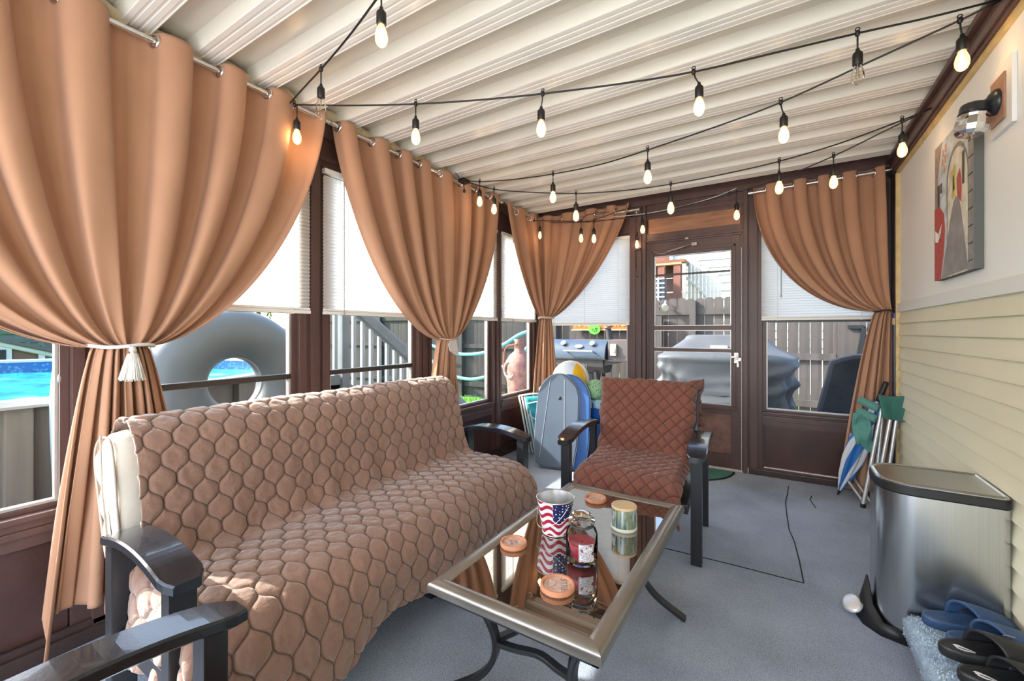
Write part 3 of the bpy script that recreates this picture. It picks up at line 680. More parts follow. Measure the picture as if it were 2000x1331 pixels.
# throw hanging down over the near end of the seat
i0 = int(NS*0.50); i1 = NS-1; idx = np.arange(i0, i1, 2); Q = 90
S = np.zeros((Q, len(idx), 3)); Us = np.zeros((Q, len(idx))); Vs = np.zeros_like(Us)
for a, q in enumerate(np.linspace(0, 0.26, Q)):
    r = 0.03; an = min(q/r, PI/2); yy = ys[0]-r*math.sin(an) if q < r*PI/2 else ys[0]-r
    zz = -(r*(1-math.cos(an))) if q < r*PI/2 else -(r+(q-r*PI/2))
    zb = G[idx, 0, 2]; lim = np.maximum(zb+zz, 0.185+0.02*np.sin(idx*0.05))
    S[a, :, 0] = G[idx, 0, 0]+0.01*np.sin(q*30+idx*0.06)*(q/0.26); S[a, :, 1] = yy-0.02*(q/0.26)-0.014*np.sin(idx*0.09)*(q/0.26)-front[idx, 0]*0.10; S[a, :, 2] = lim
    Us[a] = ys[0]-q; Vs[a] = sA[idx]
N, hh, st2 = quilted(S, Us, Vs, 'ogee', 0.0075, 0.006, 9); s2 = 1 if N[Q//2, 5, 1] < 0 else -1
b = B(); b.grid(S+N*s2*np.abs(hh)[:, :, None]); o = obj('throw_side', b, M['quilt'], sofa, smooth=True); stitch(o, st2); md = o.modifiers.new('t', 'SOLIDIFY'); md.thickness = 0.006; md.offset = -1
# cushions
pc, _ = spline([(-1.86, 0.47), (-1.845, 0.55), (-1.87, 0.66), (-1.895, 0.78), (-1.93, 0.875), (-2.00, 0.895), (-2.085, 0.86), (-2.115, 0.79), (-2.08, 0.68), (-2.03, 0.55), (-1.98, 0.45), (-1.91, 0.44), (-1.86, 0.47)], 60)
pc = pc[:-1]; cx, cz = pc.mean(0); rows = []
for y, k in ((0.502, 0.0), (0.500, 0.55), (0.505, 0.86), (0.525, 0.97), (0.56, 1.0), (1.0, 1.0), (1.40, 1.0), (1.9, 1.0), (2.22, 1.0), (2.255, 0.97), (2.27, 0.86), (2.275, 0.5), (2.275, 0.0)):
    R_ = np.zeros((len(pc)+1, 3)); q = np.vstack([pc, pc[:1]]); R_[:, 0] = cx+(q[:, 0]-cx)*k; R_[:, 2] = cz+(q[:, 1]-cz)*k; R_[:, 1] = y+0.006*np.sin(np.arange(len(q))*0.7)*(k < 0.9)*(k > 0); rows.append(R_)
b = B(); b.grid(np.stack(rows, 0)); bc = obj('back_cushion', b, M['beige'], sofa, smooth=True)
b = B(); b.tube([(q[0]*0.93+cx*0.07, 0.503, q[1]*0.93+cz*0.07) for q in pc.tolist()]+[(pc[0][0]*0.93+cx*0.07, 0.503, pc[0][1]*0.93+cz*0.07)], 0.004, 6, cap=False); b.tube([(-2.02, 0.497, 0.885), (-1.99, 0.494, 0.7), (-1.93, 0.498, 0.47)], 0.0028, 5)
obj('piping', b, mat('cushion_piping', (0.42, 0.37, 0.31), 0.9), bc, smooth=True)
b = B(); b.box(-1.86, -1.33, 0.575, 2.205, 0.30, 0.395, bv=0.03); obj('seat_cushion', b, M['beige'], sofa, smooth=True)
b = B(); b.box(-1.855, -1.835, 0.515, 0.525, 0.36, 0.46); b.box(-1.90, -1.30, 0.56, 2.21, 0.27, 0.32, bv=0.006); obj('seat_frame', b, M['blackmetal_m'], sofa)
b = B(); b.tube([(-1.86, 0.528, 0.475), (-1.855, 0.515, 0.40), (-1.85, 0.512, 0.345)], 0, flat=(0.03, 0.012), up=(0, -1, 0)); obj('cushion_tie', b, M['beige'], bc)

def arm_board(y0, y1, x_b, x_f, z_b, z_p, z_f, th=0.03, taper=0.0):
    """arched board seen from the side, running from back to front"""
    n = 22; top = []
    for i in range(n+1):
        s = i/n; z = (1-s)**2*z_b+2*s*(1-s)*(2*z_p-(z_b+z_f)/2)+s*s*z_f; top.append((x_b+(x_f-x_b)*s, z))
    vs = []; fs = []
    ring_ = 10
    for i, (x, z) in enumerate(top):
        s = i/n; e = 0.0
        if s > 0.9: e = ((s-0.9)/0.1)**2*0.02
        if s < 0.05: e = 0.006
        ya, yb = y0+e+taper*(1-s), y1-e-taper*(1-s); c = 0.005
        for (y, zz) in ((ya+c, z), (ya, z-c), (ya, z-th+c), (ya+c, z-th), (yb-c, z-th), (yb, z-th+c), (yb, z-c), (yb-c, z)): vs.append((x, y, zz))
    for i in range(n):
        for j in range(8): fs.append((i*8+j, i*8+(j+1) % 8, (i+1)*8+(j+1) % 8, (i+1)*8+j))
    fs.append(tuple(range(8))); fs.append(tuple(n*8+j for j in range(8))[::-1]); return vs, fs
for y0, y1 in ((0.445, 0.550), (2.255, 2.360)):
    vs, fs = arm_board(y0, y1, -1.835, -1.325, 0.595, 0.633, 0.590); b = B().add(vs, fs); obj('armrest', b, M['blackmetal'], sofa)
    yc = (y0+y1)/2
    b = B(); b.box(-1.395, -1.345, yc-0.035, yc+0.03, 0.0, 0.566, bv=0.004); obj('leg', b, M['blackmetal_m'], sofa)
    b = B(); b.box(-1.835, -1.775, yc-0.035, yc+0.03, 0.0, 0.585, bv=0.004); obj('leg', b, M['blackmetal_m'], sofa)
    b = B(); b.box(-1.78, -1.39, yc-0.012, yc+0.012, 0.24, 0.30, bv=0.003); obj('side_rail', b, M['blackmetal_m'], sofa)
for x, y in ((-1.40, 1.50), (-1.86, 1.40)):
    b = B(); b.box(x-0.025, x+0.025, y-0.02, y+0.02, 0, 0.28, bv=0.004); obj('leg', b, M['blackmetal_m'], sofa)

# armchairs --------------------------------------------------------------
def armchair(loc, rz, label):
    t = thing('armchair', label, 'armchair', loc, rz, 'black framed patio armchairs')
    pf = [(0.385, 0.60), (0.375, 0.80), (0.345, 0.885), (0.300, 0.905), (0.262, 0.860), (0.235, 0.76), (0.195, 0.63), (0.165, 0.53), (0.135, 0.468), (0.06, 0.452), (-0.10, 0.455), (-0.26, 0.445), (-0.335, 0.40), (-0.365, 0.32), (-0.372, 0.235)]
    ns, nx = 380, 240; C, L = spline(pf, ns); s = np.linspace(0, L, ns); u = np.linspace(-1, 1, nx)
    U, V = np.meshgrid(u, s); back = np.clip((0.80-V)/0.25, 0, 1)
    half = 0.30+0.045*np.clip((0.62-V)/0.30, 0, 1)
    G = np.zeros((ns, nx, 3)); G[:, :, 0] = U*half; G[:, :, 1] = C[:, 0][:, None]; G[:, :, 2] = C[:, 1][:, None]
    # cover droops over the sides of the back and the front of the seat
    sd = np.clip((np.abs(U)-0.82)/0.18, 0, 1)**2
    G[:, :, 1] += back*sd*0.075*(1-0.35*np.sin(V*14)); G[:, :, 0] += np.sign(U)*back*sd*0.012*np.sin(V*22+1)
    G[:, :, 2] -= (1-back)*sd*0.045; G[:, :, 1] += 0.012*snoise(U*.33, V, 16, 31); G[:, :, 2] += 0.008*snoise(U*.33, V, 14, 33)
    fr = np.clip((V-(L-0.25))/0.25, 0, 1); G[:, :, 1] -= fr*0.016*np.sin(U*7+0.4); G[:, :, 2] += fr**2*(0.03*np.sin(U*3.1-0.6))
    G[:, :, 2] += 0.018*np.exp(-((V-0.33)/0.08)**2)*(U > 0)*np.clip((U-0.8)/.2, 0, 1)
    N, hh, st_ = quilted(G, U*half, V, 'diamond', 0.0115, 0.009, 21); sg = -1 if N[ns*3//4, nx//2, 2] < 0 else 1
    b = B(); b.grid(G+N*sg*hh[:, :, None]); o = obj('quilted_cover', b, M['quilt_red'], t, smooth=True, local=True); stitch(o, st_); md = o.modifiers.new('t', 'SOLIDIFY'); md.thickness = 0.008; md.offset = -1
    b = B(); b.box(-0.28, 0.28, -0.29, 0.16, 0.325, 0.385, bv=0.025); obj('seat_cushion', b, M['beige'], t, smooth=True, local=True)
    T = Matrix.Translation((0, 0.245, 0.65)) @ Euler((math.radians(-16), 0, 0)).to_matrix().to_4x4()
    b = B(); b.box(-0.30, 0.30, 0.0, 0.06, -0.20, 0.190, bv=0.02, T=T); obj('back_cushion', b, M['beige'], t, smooth=True, local=True)
    b = B(); b.box(-0.33, 0.33, 0.062, 0.085, -0.22, 0.235, bv=0.006, T=T); obj('back_frame', b, M['blackmetal_m'], t, local=True)
    b = B(); b.box(-0.335, 0.335, -0.32, 0.25, 0.28, 0.33, bv=0.006); obj('seat_frame', b, M['blackmetal_m'], t, local=True)
    for sx in (-1, 1):
        xc = sx*0.372
        vs, fs = arm_board(-0.052, 0.052, -0.30, 0.32, 0.0, 0.0, 0.0)
        vs, fs = arm_board(-0.052, 0.052, 0.30, -0.325, 0.600, 0.636, 0.588, taper=0.0)
        b = B(); b.add([(xc+y, x, z) for x, y, z in vs], fs); obj('armrest', b, M['blackmetal'], t, local=True)
        b = B(); b.box(xc-0.028, xc+0.028, -0.285, -0.235, 0, 0.572, bv=0.004); obj('leg', b, M['blackmetal_m'], t, local=True)
        b = B(); b.box(xc-0.022, xc+0.022, 0.245, 0.295, 0, 0.588, bv=0.004); obj('leg', b, M['blackmetal_m'], t, local=True)
    return t
ch = armchair((-0.765, 2.70, 0), math.radians(3.5), 'armchair with russet diamond-quilted cover facing the camera in front of the door')
dup(ch, (-0.735, 0.20, 0), PI, 'armchair at the bottom left of the photo showing only its black armrest and leg')

# ------------------------------------------------------------------ coffee table
tab = thing('coffee_table', 'low coffee table with dark mirror glass top and curved black legs', 'table', (-0.66, 1.54, 0))
TX0, TX1, TY0, TY1, TZ = -0.952, -0.372, 1.005, 2.085, 0.45
bronze = mat('brushed_pewter_frame', (0.30, 0.285, 0.26), 0.30, metal=0.85, nscale=5, namt=0.15, bump=0.05, bscale=90)
fw = 0.052
def rim(p0, p1, nrm):
    """mitred frame rail: p0,p1 outer corners, nrm pointing inwards"""
    p0 = Vector(p0); p1 = Vector(p1); d = (p1-p0).normalized(); nrm = Vector(nrm)
    prof = [(0.0, -0.030), (0.0, -0.010), (0.004, -0.003), (0.014, 0.002), (0.026, 0.004), (0.040, 0.002), (fw, -0.005), (fw, -0.012), (0.012, -0.030)]
    vs = []
    for p, sg in ((p0, 1), (p1, -1)):
        for w, h in prof: vs.append(p+nrm*w+d*sg*w+Vector((0, 0, h)))
    n = len(prof); return vs, [(i, (i+1) % n, n+(i+1) % n, n+i) for i in range(n)]+[tuple(range(n))[::-1], tuple(range(n, 2*n))]
for p0, p1, nn in (((TX0, TY0, TZ), (TX1, TY0, TZ), (0, 1, 0)), ((TX1, TY0, TZ), (TX1, TY1, TZ), (-1, 0, 0)), ((TX1, TY1, TZ), (TX0, TY1, TZ), (0, -1, 0)), ((TX0, TY1, TZ), (TX0, TY0, TZ), (1, 0, 0))):
    vs, fs = rim(p0, p1, nn); obj('frame_rail', B().add(vs, fs), bronze, tab, smooth=True, auto=50)
def mirror_glass():
    m = bpy.data.materials.new('dark_mirror_glass'); m.use_nodes = True; nt = m.node_tree; b = nt.nodes['Principled BSDF']
    b.inputs['Base Color'].default_value = (0.030, 0.021, 0.016, 1); b.inputs['Roughness'].default_value = 0.02
    g = nt.nodes.new('ShaderNodeBsdfGlossy'); g.inputs[0].default_value = (0.82, 0.78, 0.74, 1); g.inputs['Roughness'].default_value = 0.01
    mx = nt.nodes.new('ShaderNodeMixShader'); mx.inputs[0].default_value = 0.42; out = nt.nodes['Material Output']
    nt.links.new(b.outputs[0], mx.inputs[1]); nt.links.new(g.outputs[0], mx.inputs[2]); nt.links.new(mx.outputs[0], out.inputs[0]); return m
b = B(); b.box(TX0+fw-0.004, TX1-fw+0.004, TY0+fw-0.004, TY1-fw+0.004, TZ-0.013, TZ-0.006); obj('glass_top', b, mirror_glass(), tab)
b = B()
b.box(TX0+0.012, TX1-0.012, TY0+0.012, TY0+0.03, TZ-0.045, TZ-0.030); b.box(TX0+0.012, TX1-0.012, TY1-0.03, TY1-0.012, TZ-0.045, TZ-0.030); b.box(TX0+0.012, TX0+0.03, TY0+0.012, TY1-0.012, TZ-0.045, TZ-0.030); b.box(TX1-0.03, TX1-0.012, TY0+0.012, TY1-0.012, TZ-0.045, TZ-0.030)
obj('under_frame', b, M['blackmetal_m'], tab)
for sx in (-1, 1):
    for sy in (-1, 1):
        cx_, cy_ = -0.662, 1.545
        key = [(0.222, 0.425, 0.425), (0.190, 0.405, 0.36), (0.155, 0.385, 0.29), (0.138, 0.372, 0.22), (0.150, 0.372, 0.15), (0.205, 0.385, 0.08), (0.315, 0.41, 0.008)]
        P, _ = spline([(cx_+sx*a, cy_+sy*c, z) for a, c, z in key], 26)
        b = B(); b.tube(P.tolist(), 0, flat=(0.036, 0.020), up=(sx*0.95, sy*0.2, 0.25)); obj('leg', b, M['blackmetal_m'], tab, smooth=True, auto=40)
for sy in (-1, 1):
    y = 1.545+sy*0.372
    P, _ = spline([(-0.795, y, 0.215), (-0.74, y-sy*0.02, 0.205), (-0.66, y-sy*0.045, 0.20), (-0.58, y-sy*0.02, 0.205), (-0.53, y, 0.215)], 20); b = B(); b.tube(P.tolist(), 0, flat=(0.030, 0.016), up=(0, 0, 1)); obj('stretcher', b, M['blackmetal_m'], tab, smooth=True, auto=40)
for sx in (-1, 1):
    x = -0.662+sx*0.133
    P, _ = spline([(x, 1.18, 0.225), (x-sx*0.035, 1.30, 0.215), (x-sx*0.06, 1.545, 0.21), (x-sx*0.035, 1.79, 0.215), (x, 1.91, 0.225)], 24); b = B(); b.tube(P.tolist(), 0, flat=(0.030, 0.016), up=(0, 0, 1)); obj('stretcher', b, M['blackmetal_m'], tab, smooth=True, auto=40)
b = B(); b.box(-0.76, -0.565, 1.50, 1.59, 0.198, 0.206, bv=0.002); obj('stretcher_plate', b, M['blackmetal_m'], tab)

# table-top things: the glass surface is at TZ-0.006
GZ = TZ-0.0055
terra = mat('pale_terracotta', (0.56, 0.245, 0.135), 0.8, nscale=25, namt=0.15, bump=0.3, bscale=150)
terra_in = mat('chalky_terracotta_top', (0.56, 0.38, 0.31), 0.85, nscale=70, namt=0.18, bump=0.3, bscale=250)
letter = mat('stamped_lettering', (0.27, 0.19, 0.16), 0.9)
def coaster(x, y, r, words, rz, label):
    t = thing('terracotta_coaster', label, 'coaster', (x, y, GZ), rz, 'terracotta coasters on the coffee table')
    b = B(); b.lathe([(0, 0), (r*0.94, 0), (r, 0.004), (r, 0.014), (r*0.97, 0.018), (r*0.85, 0.018), (r*0.80, 0.0125), (r*0.78, 0.0105), (0, 0.0105)], 48, cap=False); obj('saucer', b, terra, t, smooth=True, local=True, auto=35)
    b = B(); b.lathe([(0, 0.0106), (r*0.77, 0.0106), (r*0.76, 0.0118), (0, 0.0118)], 40, cap=False); d = obj('chalky_disc', b, terra_in, t, local=True)
    for k, (w, sz, yy) in enumerate(words): text_part('lettering', w, sz, Matrix.Translation((0, yy, 0.0122)), letter, d, 0.0004, local=True)
    b = B(); P, _ = spline([(-r*.55, -r*.35, 0.0122), (-r*.3, -r*.05, 0.0122), (0, -r*.12, 0.0122), (r*.3, -r*.4, 0.0122), (r*.45, -r*.15, 0.0122)], 14); b.tube(P.tolist(), 0.0009, 5); b.tube([(-r*.4, -r*.5, 0.0122), (0, -r*.6, 0.0122), (r*.4, -r*.45, 0.0122)], 0.0008, 5); obj('stamped_line', b, letter, d, local=True)
    return t
coaster(-0.590, 1.205, 0.054, [('STRE', 0.030, 0.020)], math.radians(-62), 'terracotta coaster with large stamped capitals at the near end of the table')
coaster(-0.848, 1.360, 0.050, [('sip', 0.022, 0.012), ('st ar', 0.018, -0.006)], math.radians(-40), 'terracotta coaster near the left edge of the table close to the sofa')
coaster(-0.742, 1.930, 0.049, [('s r', 0.016, 0.006)], math.radians(20), 'terracotta coaster at the far end of the table behind the bucket')

# flag bucket
def flag_mat():
    m = mat('painted_flag_tin', (0.8, 0.8, 0.8), 0.25); nt = m.node_tree; bs = nt.nodes['Principled BSDF']; N_ = nt.nodes.new; Lk = nt.links.new
    tc = N_('ShaderNodeTexCoord'); sep = N_('ShaderNodeSeparateXYZ'); Lk(tc.outputs['UV'], sep.inputs[0])
    def mth(op, a, b_=None, c=None):
        n = N_('ShaderNodeMath'); n.operation = op
        for i, v in enumerate((a, b_, c)):
            if v is None: continue
            if isinstance(v, (int, float)): n.inputs[i].default_value = v
            else: Lk(v, n.inputs[i])
        return n.outputs[0]
    u, v = sep.outputs[0], sep.outputs[1]
    wv = mth('MULTIPLY_ADD', mth('SINE', mth('MULTIPLY', u, 31.0)), 0.075, v)
    fr = mth('FRACT', mth('MULTIPLY', wv, 4.6)); red = mth('GREATER_THAN', fr, 0.5)
    # dark blue field with a wavy lower edge, repeated twice around the tin
    uf = mth('FRACT', mth('ADD', u, 0.20)); inu = mth('LESS_THAN', mth('MULTIPLY_ADD', v, -0.05, uf), 0.27)
    inv = mth('GREATER_THAN', wv, 0.47); blue = mth('MULTIPLY', inu, inv)
    vor = N_('ShaderNodeTexVoronoi'); mp = N_('ShaderNodeMapping'); mp.inputs['Scale'].default_value = (34, 12, 1); Lk(tc.outputs['UV'], mp.inputs[0]); Lk(mp.outputs[0], vor.inputs[0])
    vor.inputs['Scale'].default_value = 1.0; vor.inputs['Randomness'].default_value = 0.35; star = mth('LESS_THAN', vor.outputs['Distance'], 0.24)
    m1 = N_('ShaderNodeMixRGB'); m1.inputs[1].default_value = (0.78, 0.78, 0.80, 1); m1.inputs[2].default_value = (0.38, 0.015, 0.05, 1); Lk(red, m1.inputs[0])
    m2 = N_('ShaderNodeMixRGB'); m2.inputs[1].default_value = (0.015, 0.02, 0.10, 1); m2.inputs[2].default_value = (0.8, 0.8, 0.82, 1); Lk(star, m2.inputs[0])
    m3 = N_('ShaderNodeMixRGB'); Lk(blue, m3.inputs[0]); Lk(m1.outputs[0], m3.inputs[1]); Lk(m2.outputs[0], m3.inputs[2]); Lk(m3.outputs[0], bs.inputs['Base Color']); return m
bk = thing('tin_bucket', 'small tin bucket printed with red and white stripes and stars on navy', 'bucket', (-0.765, 1.545, GZ))
def lathe_uv(prof, n, mats, name, parent, smooth=True):
    b = B(); b.lathe(prof, n, cap=False); o = obj(name, b, mats, parent, smooth=smooth, local=True); me = o.data; uv = me.uv_layers.new(name='UVMap')
    z0 = min(p[1] for p in prof); z1 = max(p[1] for p in prof)
    for p in me.polygons:
        an = [math.atan2(me.vertices[vi].co.y, me.vertices[vi].co.x)/(2*PI) % 1 for vi in p.vertices]
        if max(an)-min(an) > 0.5: an = [a+1 if a < 0.5 else a for a in an]
        for li, a in zip(p.loop_indices, an): uv.data[li].uv = (a, (me.vertices[me.loops[li].vertex_index].co.z-z0)/(z1-z0))
    return o
wall_o = lathe_uv([(0.052, 0.004), (0.0745, 0.138)], 64, flag_mat(), 'printed_wall', bk)
tin = mat('galvanised_inner_tin', (0.55, 0.55, 0.55), 0.3, metal=0.8, nscale=20, namt=0.1)
b = B(); b.lathe([(0.0735, 0.138), (0.051, 0.006), (0, 0.006)], 48, cap=False); obj('inner_wall', b, tin, bk, smooth=True, local=True, auto=40)
b = B(); b.torus(0.0755, 0.0026, 48, 8, T=Matrix.Translation((0, 0, 0.139))); obj('rolled_rim', b, M['chrome'], bk, smooth=True, local=True)
b = B(); b.torus(0.053, 0.002, 40, 8, T=Matrix.Translation((0, 0, 0.003))); obj('base_ring', b, M['chrome'], bk, smooth=True, local=True)
b = B(); P = [(-0.0765*math.cos(a), -0.0765*math.sin(a)*0.6-0.035*math.sin(a)**2, 0.125-0.085*math.sin(a)) for a in np.linspace(0, PI, 24)]
b.tube([(x*0.98, min(y, -math.sqrt(max(0.0, (0.053+0.16*z)**2-x*x))-0.004) if abs(x) < 0.06 else y-0.004, z) for x, y, z in P], 0.0014, 6)
hb = obj('wire_handle', b, M['chrome'], bk, smooth=True, local=True); hb.rotation_euler = (0, 0, math.radians(-20))

# jar candle
clear = glassmat('clear_jar_glass', (0.985, 0.99, 0.99), 0.045, 0.02)
jar = thing('jar_candle', 'glass jar candle with domed glass lid and dark red wax in front of the bucket', 'candle', (-0.588, 1.395, GZ)); jar.scale = (1.10, 1.10, 1.12)
b = B(); b.lathe([(0, 0.002), (0.044, 0.002), (0.049, 0.008), (0.050, 0.02), (0.050, 0.088), (0.046, 0.102), (0.038, 0.110), (0.037, 0.122), (0.034, 0.122), (0.035, 0.110), (0.043, 0.100), (0.047, 0.086), (0.047, 0.010), (0, 0.006)], 44, cap=False); obj('jar', b, clear, jar, smooth=True, local=True)
wax = mat('dark_red_wax', (0.26, 0.012, 0.03), 0.35, nscale=60, namt=0.25, coat=0.3)
b = B(); b.lathe([(0, 0.0075), (0.0455, 0.0105), (0.0462, 0.06), (0.044, 0.064), (0.030, 0.059), (0, 0.058)], 36, cap=False); w = obj('wax', b, wax, jar, smooth=True, local=True)
b = B(); b.cyl((0, 0, 0.057), (0.001, 0.001, 0.066), 0.0015, n=6); obj('wick', b, M['black'], w, local=True)
b = B(); b.lathe([(0, 0.150), (0.020, 0.152), (0.030, 0.149), (0.032, 0.143), (0.028, 0.138), (0.030, 0.135), (0.041, 0.132), (0.0425, 0.127), (0.040, 0.123), (0.036, 0.122), (0.0355, 0.112), (0, 0.110)], 44, cap=False); obj('glass_lid', b, glassmat('thick_lid_glass', (0.94, 0.96, 0.95), 0.10, 0.08), jar, smooth=True, local=True, auto=40)
b = B(); b.torus(0.036, 0.0035, 40, 8, T=Matrix.Translation((0, 0, 0.1165))); obj('lid_seal', b, mat('dark_lid_seal', (0.03, 0.045, 0.05), 0.3), jar, smooth=True, local=True)
lab = B(); P = np.zeros((8, 14, 3))
for i, z in enumerate(np.linspace(0.022, 0.074, 8)):
    for j, a in enumerate(np.linspace(math.radians(-78), math.radians(-22), 14)): P[i, j] = (0.0506*math.cos(a), 0.0506*math.sin(a), z)
lab.grid(P)
def label_mat():
    m = mat('printed_jar_label', (0.6, 0.6, 0.6), 0.4); nt = m.node_tree; bs = nt.nodes['Principled BSDF']; tc = nt.nodes.new('ShaderNodeTexCoord'); n = nt.nodes.new('ShaderNodeTexNoise'); n.inputs['Scale'].default_value = 55
    r = ramp_node(nt, [(0.38, (0.10, 0.03, 0.05)), (0.47, (0.62, 0.60, 0.62)), (0.56, (0.28, 0.30, 0.36)), (0.62, (0.75, 0.74, 0.76))]); nt.links.new(tc.outputs['Object'], n.inputs[0]); nt.links.new(n.outputs[0], r.inputs[0]); nt.links.new(r.outputs[0], bs.inputs['Base Color']); return m
obj('paper_label', lab, label_mat(), jar, smooth=True, local=True)

# ceramic candle with wooden lid
cn = thing('wood_lid_candle', 'ceramic candle with streaky blue-green glaze and flat wooden lid', 'candle', (-0.540, 1.722, GZ))
def glaze():
    m = mat('streaky_glaze', (0.2, 0.25, 0.2), 0.12, coat=0.6); nt = m.node_tree; bs = nt.nodes['Principled BSDF']; tc = nt.nodes.new('ShaderNodeTexCoord'); mp = nt.nodes.new('ShaderNodeMapping'); mp.inputs['Scale'].default_value = (60, 60, 7)
    n = nt.nodes.new('ShaderNodeTexNoise'); n.inputs['Scale'].default_value = 1.0; n.inputs['Detail'].default_value = 3; n.inputs['Distortion'].default_value = 0.6
    r = ramp_node(nt, [(0.30, (0.02, 0.04, 0.05)), (0.42, (0.06, 0.12, 0.15)), (0.50, (0.22, 0.24, 0.10)), (0.57, (0.10, 0.16, 0.17)), (0.68, (0.45, 0.50, 0.45))])
    nt.links.new(tc.outputs['Object'], mp.inputs[0]); nt.links.new(mp.outputs[0], n.inputs[0]); nt.links.new(n.outputs[0], r.inputs[0]); nt.links.new(r.outputs[0], bs.inputs['Base Color']); return m
b = B(); b.lathe([(0, 0.012), (0.050, 0.012), (0.0515, 0.018), (0.050, 0.085), (0, 0.085)], 40, cap=False); obj('glazed_cup', b, glaze(), cn, smooth=True, local=True, auto=40)
b = B(); b.lathe([(0, 0), (0.050, 0.0), (0.0525, 0.003), (0.0525, 0.011), (0.051, 0.014), (0, 0.014)], 40, cap=False); obj('pale_foot', b, mat('cream_foot', (0.60, 0.60, 0.50), 0.3), cn, smooth=True, local=True, auto=40)
b = B(); b.lathe([(0, 0.085), (0.0485, 0.085), (0.0505, 0.087), (0.0505, 0.094), (0.049, 0.096), (0, 0.096)], 40, cap=False); obj('wooden_lid', b, mat('pale_wood_lid', (0.55, 0.41, 0.24), 0.55, nscale=30, namt=0.12, stretch=(1, 8, 1)), cn, smooth=True, local=True, auto=40)

# ------------------------------------------------------------------ string lights
bulb_glass = glassmat('clear_bulb_glass', (1.0, 0.97, 0.92), 0.10)
def emit_mat(name, col, s):
    m = bpy.data.materials.new(name); m.use_nodes = True; nt = m.node_tree; nt.nodes.clear(); o = nt.nodes.new('ShaderNodeOutputMaterial'); e = nt.nodes.new('ShaderNodeEmission')
    e.inputs[0].default_value = (*col, 1); e.inputs[1].default_value = s; nt.links.new(e.outputs[0], o.inputs[0]); return m
M['filament'] = emit_mat('lit_filament', (1.0, 0.62, 0.28), 26.0)
def warm_glass():
    m = bpy.data.materials.new('glowing_bulb_glass'); m.use_nodes = True; nt = m.node_tree; nt.nodes.clear()
    o = nt.nodes.new('ShaderNodeOutputMaterial'); t = nt.nodes.new('ShaderNodeBsdfTransparent'); g = nt.nodes.new('ShaderNodeBsdfGlossy'); e = nt.nodes.new('ShaderNodeEmission')
    e.inputs[0].default_value = (1.0, 0.60, 0.27, 1); e.inputs[1].default_value = 1.15; g.inputs['Roughness'].default_value = 0.05
    m1 = nt.nodes.new('ShaderNodeMixShader'); m1.inputs[0].default_value = 0.08; m2 = nt.nodes.new('ShaderNodeAddShader')
    nt.links.new(t.outputs[0], m1.inputs[1]); nt.links.new(g.outputs[0], m1.inputs[2]); nt.links.new(m1.outputs[0], m2.inputs[0]); nt.links.new(e.outputs[0], m2.inputs[1]); nt.links.new(m2.outputs[0], o.inputs[0]); return m
M['bulb_on'] = warm_glass()
M['socket'] = mat('black_socket', (0.014, 0.012, 0.011), 0.4, bump=0.1)
def strand(label, wire, sockets, ends=None):
    t = thing('string_light_cable', label, 'string lights', tuple(wire[0]), 0, 'cables of the cafe string lights')
    P, _ = spline(wire, 70); b = B(); b.tube(P.tolist(), 0.0042, 8); obj('cable', b, M['black'], t, smooth=True)
    for p in sockets:
        b = B(); b.sphere((p[0], p[1], p[2]), 0.010, 0.010, 0.014, 10, 8); b.torus(0.007, 0.0022, 14, 6, T=Matrix.Translation((p[0], p[1], p[2]+0.016)) @ Matrix.Rotation(PI/2, 4, 'X')); 
        obj('branch_joint', b, M['black'], t, smooth=True)
    return t
def bulb(p, label, on=True, drop=0.062, sx=0.0, sy=0.0, sc=1.0, power=0.5):
    """p: joint on the wire"""
    q = (p[0]+sx, p[1]+sy, p[2]-drop); t = thing('string_light_bulb', label, 'light bulb', q, 0, 'bulbs of the cafe string lights')
    x, y, z = q; s = sc
    b = B(); b.tube([p, (p[0]+sx*.3, p[1]+sy*.3, p[2]-drop*.5), (x, y, z)], 0.0032, 6); obj('drop_lead', b, M['black'], t, smooth=True)
    b = B(); b.lathe([(0, 0.004), (0.006*s, 0.004), (0.008*s, -0.006), (0.0165*s, -0.016), (0.0175*s, -0.022), (0.0175*s, -0.058), (0.0155*s, -0.062), (0, -0.062)], 20, T=Matrix.Translation(q), cap=False); obj('socket', b, M['socket'], t, smooth=True, auto=40)
    b = B(); b.lathe([(0.011*s, -0.060), (0.0135*s, -0.070), (0.0195*s, -0.086), (0.0225*s, -0.102), (0.0215*s, -0.118), (0.016*s, -0.131), (0.008*s, -0.138), (0, -0.1395)], 22, T=Matrix.Translation(q), cap=False)
    obj('glass_envelope', b, M['bulb_on'] if on else bulb_glass, t, smooth=True)
    b = B()
    for k in range(4):
        a = PI/2*k+0.3; b.cyl((x+0.004*math.cos(a), y+0.004*math.sin(a), z-0.075), (x+0.007*math.cos(a), y+0.007*math.sin(a), z-0.115), 0.0011, n=5)
    b.cyl((x, y, z-0.060), (x, y, z-0.078), 0.003, n=6); obj('filament', b, M['filament'] if on else M['chrome'], t)
    if on:
        d = bpy.data.lights.new('bulb_glow', 'POINT'); d.energy = power; d.color = (1.0, 0.60, 0.28); d.shadow_soft_size = 0.02
        l = bpy.data.objects.new('bulb_glow', d); COL.objects.link(l); l.parent = t; l.location = (0, 0, -0.105)
    return t
WB = [(-2.22, 1.323, 2.476), (-1.883, 1.441, 2.43), (-1.551, 1.557, 2.396), (-1.226, 1.67, 2.375), (-0.942, 1.769, 2.367), (-0.612, 1.885, 2.368), (-0.317, 1.988, 2.38), (-0.024, 2.09, 2.415), (0.265, 2.191, 2.451), (0.485, 2.268, 2.474), (0.7, 2.343, 2.505)]
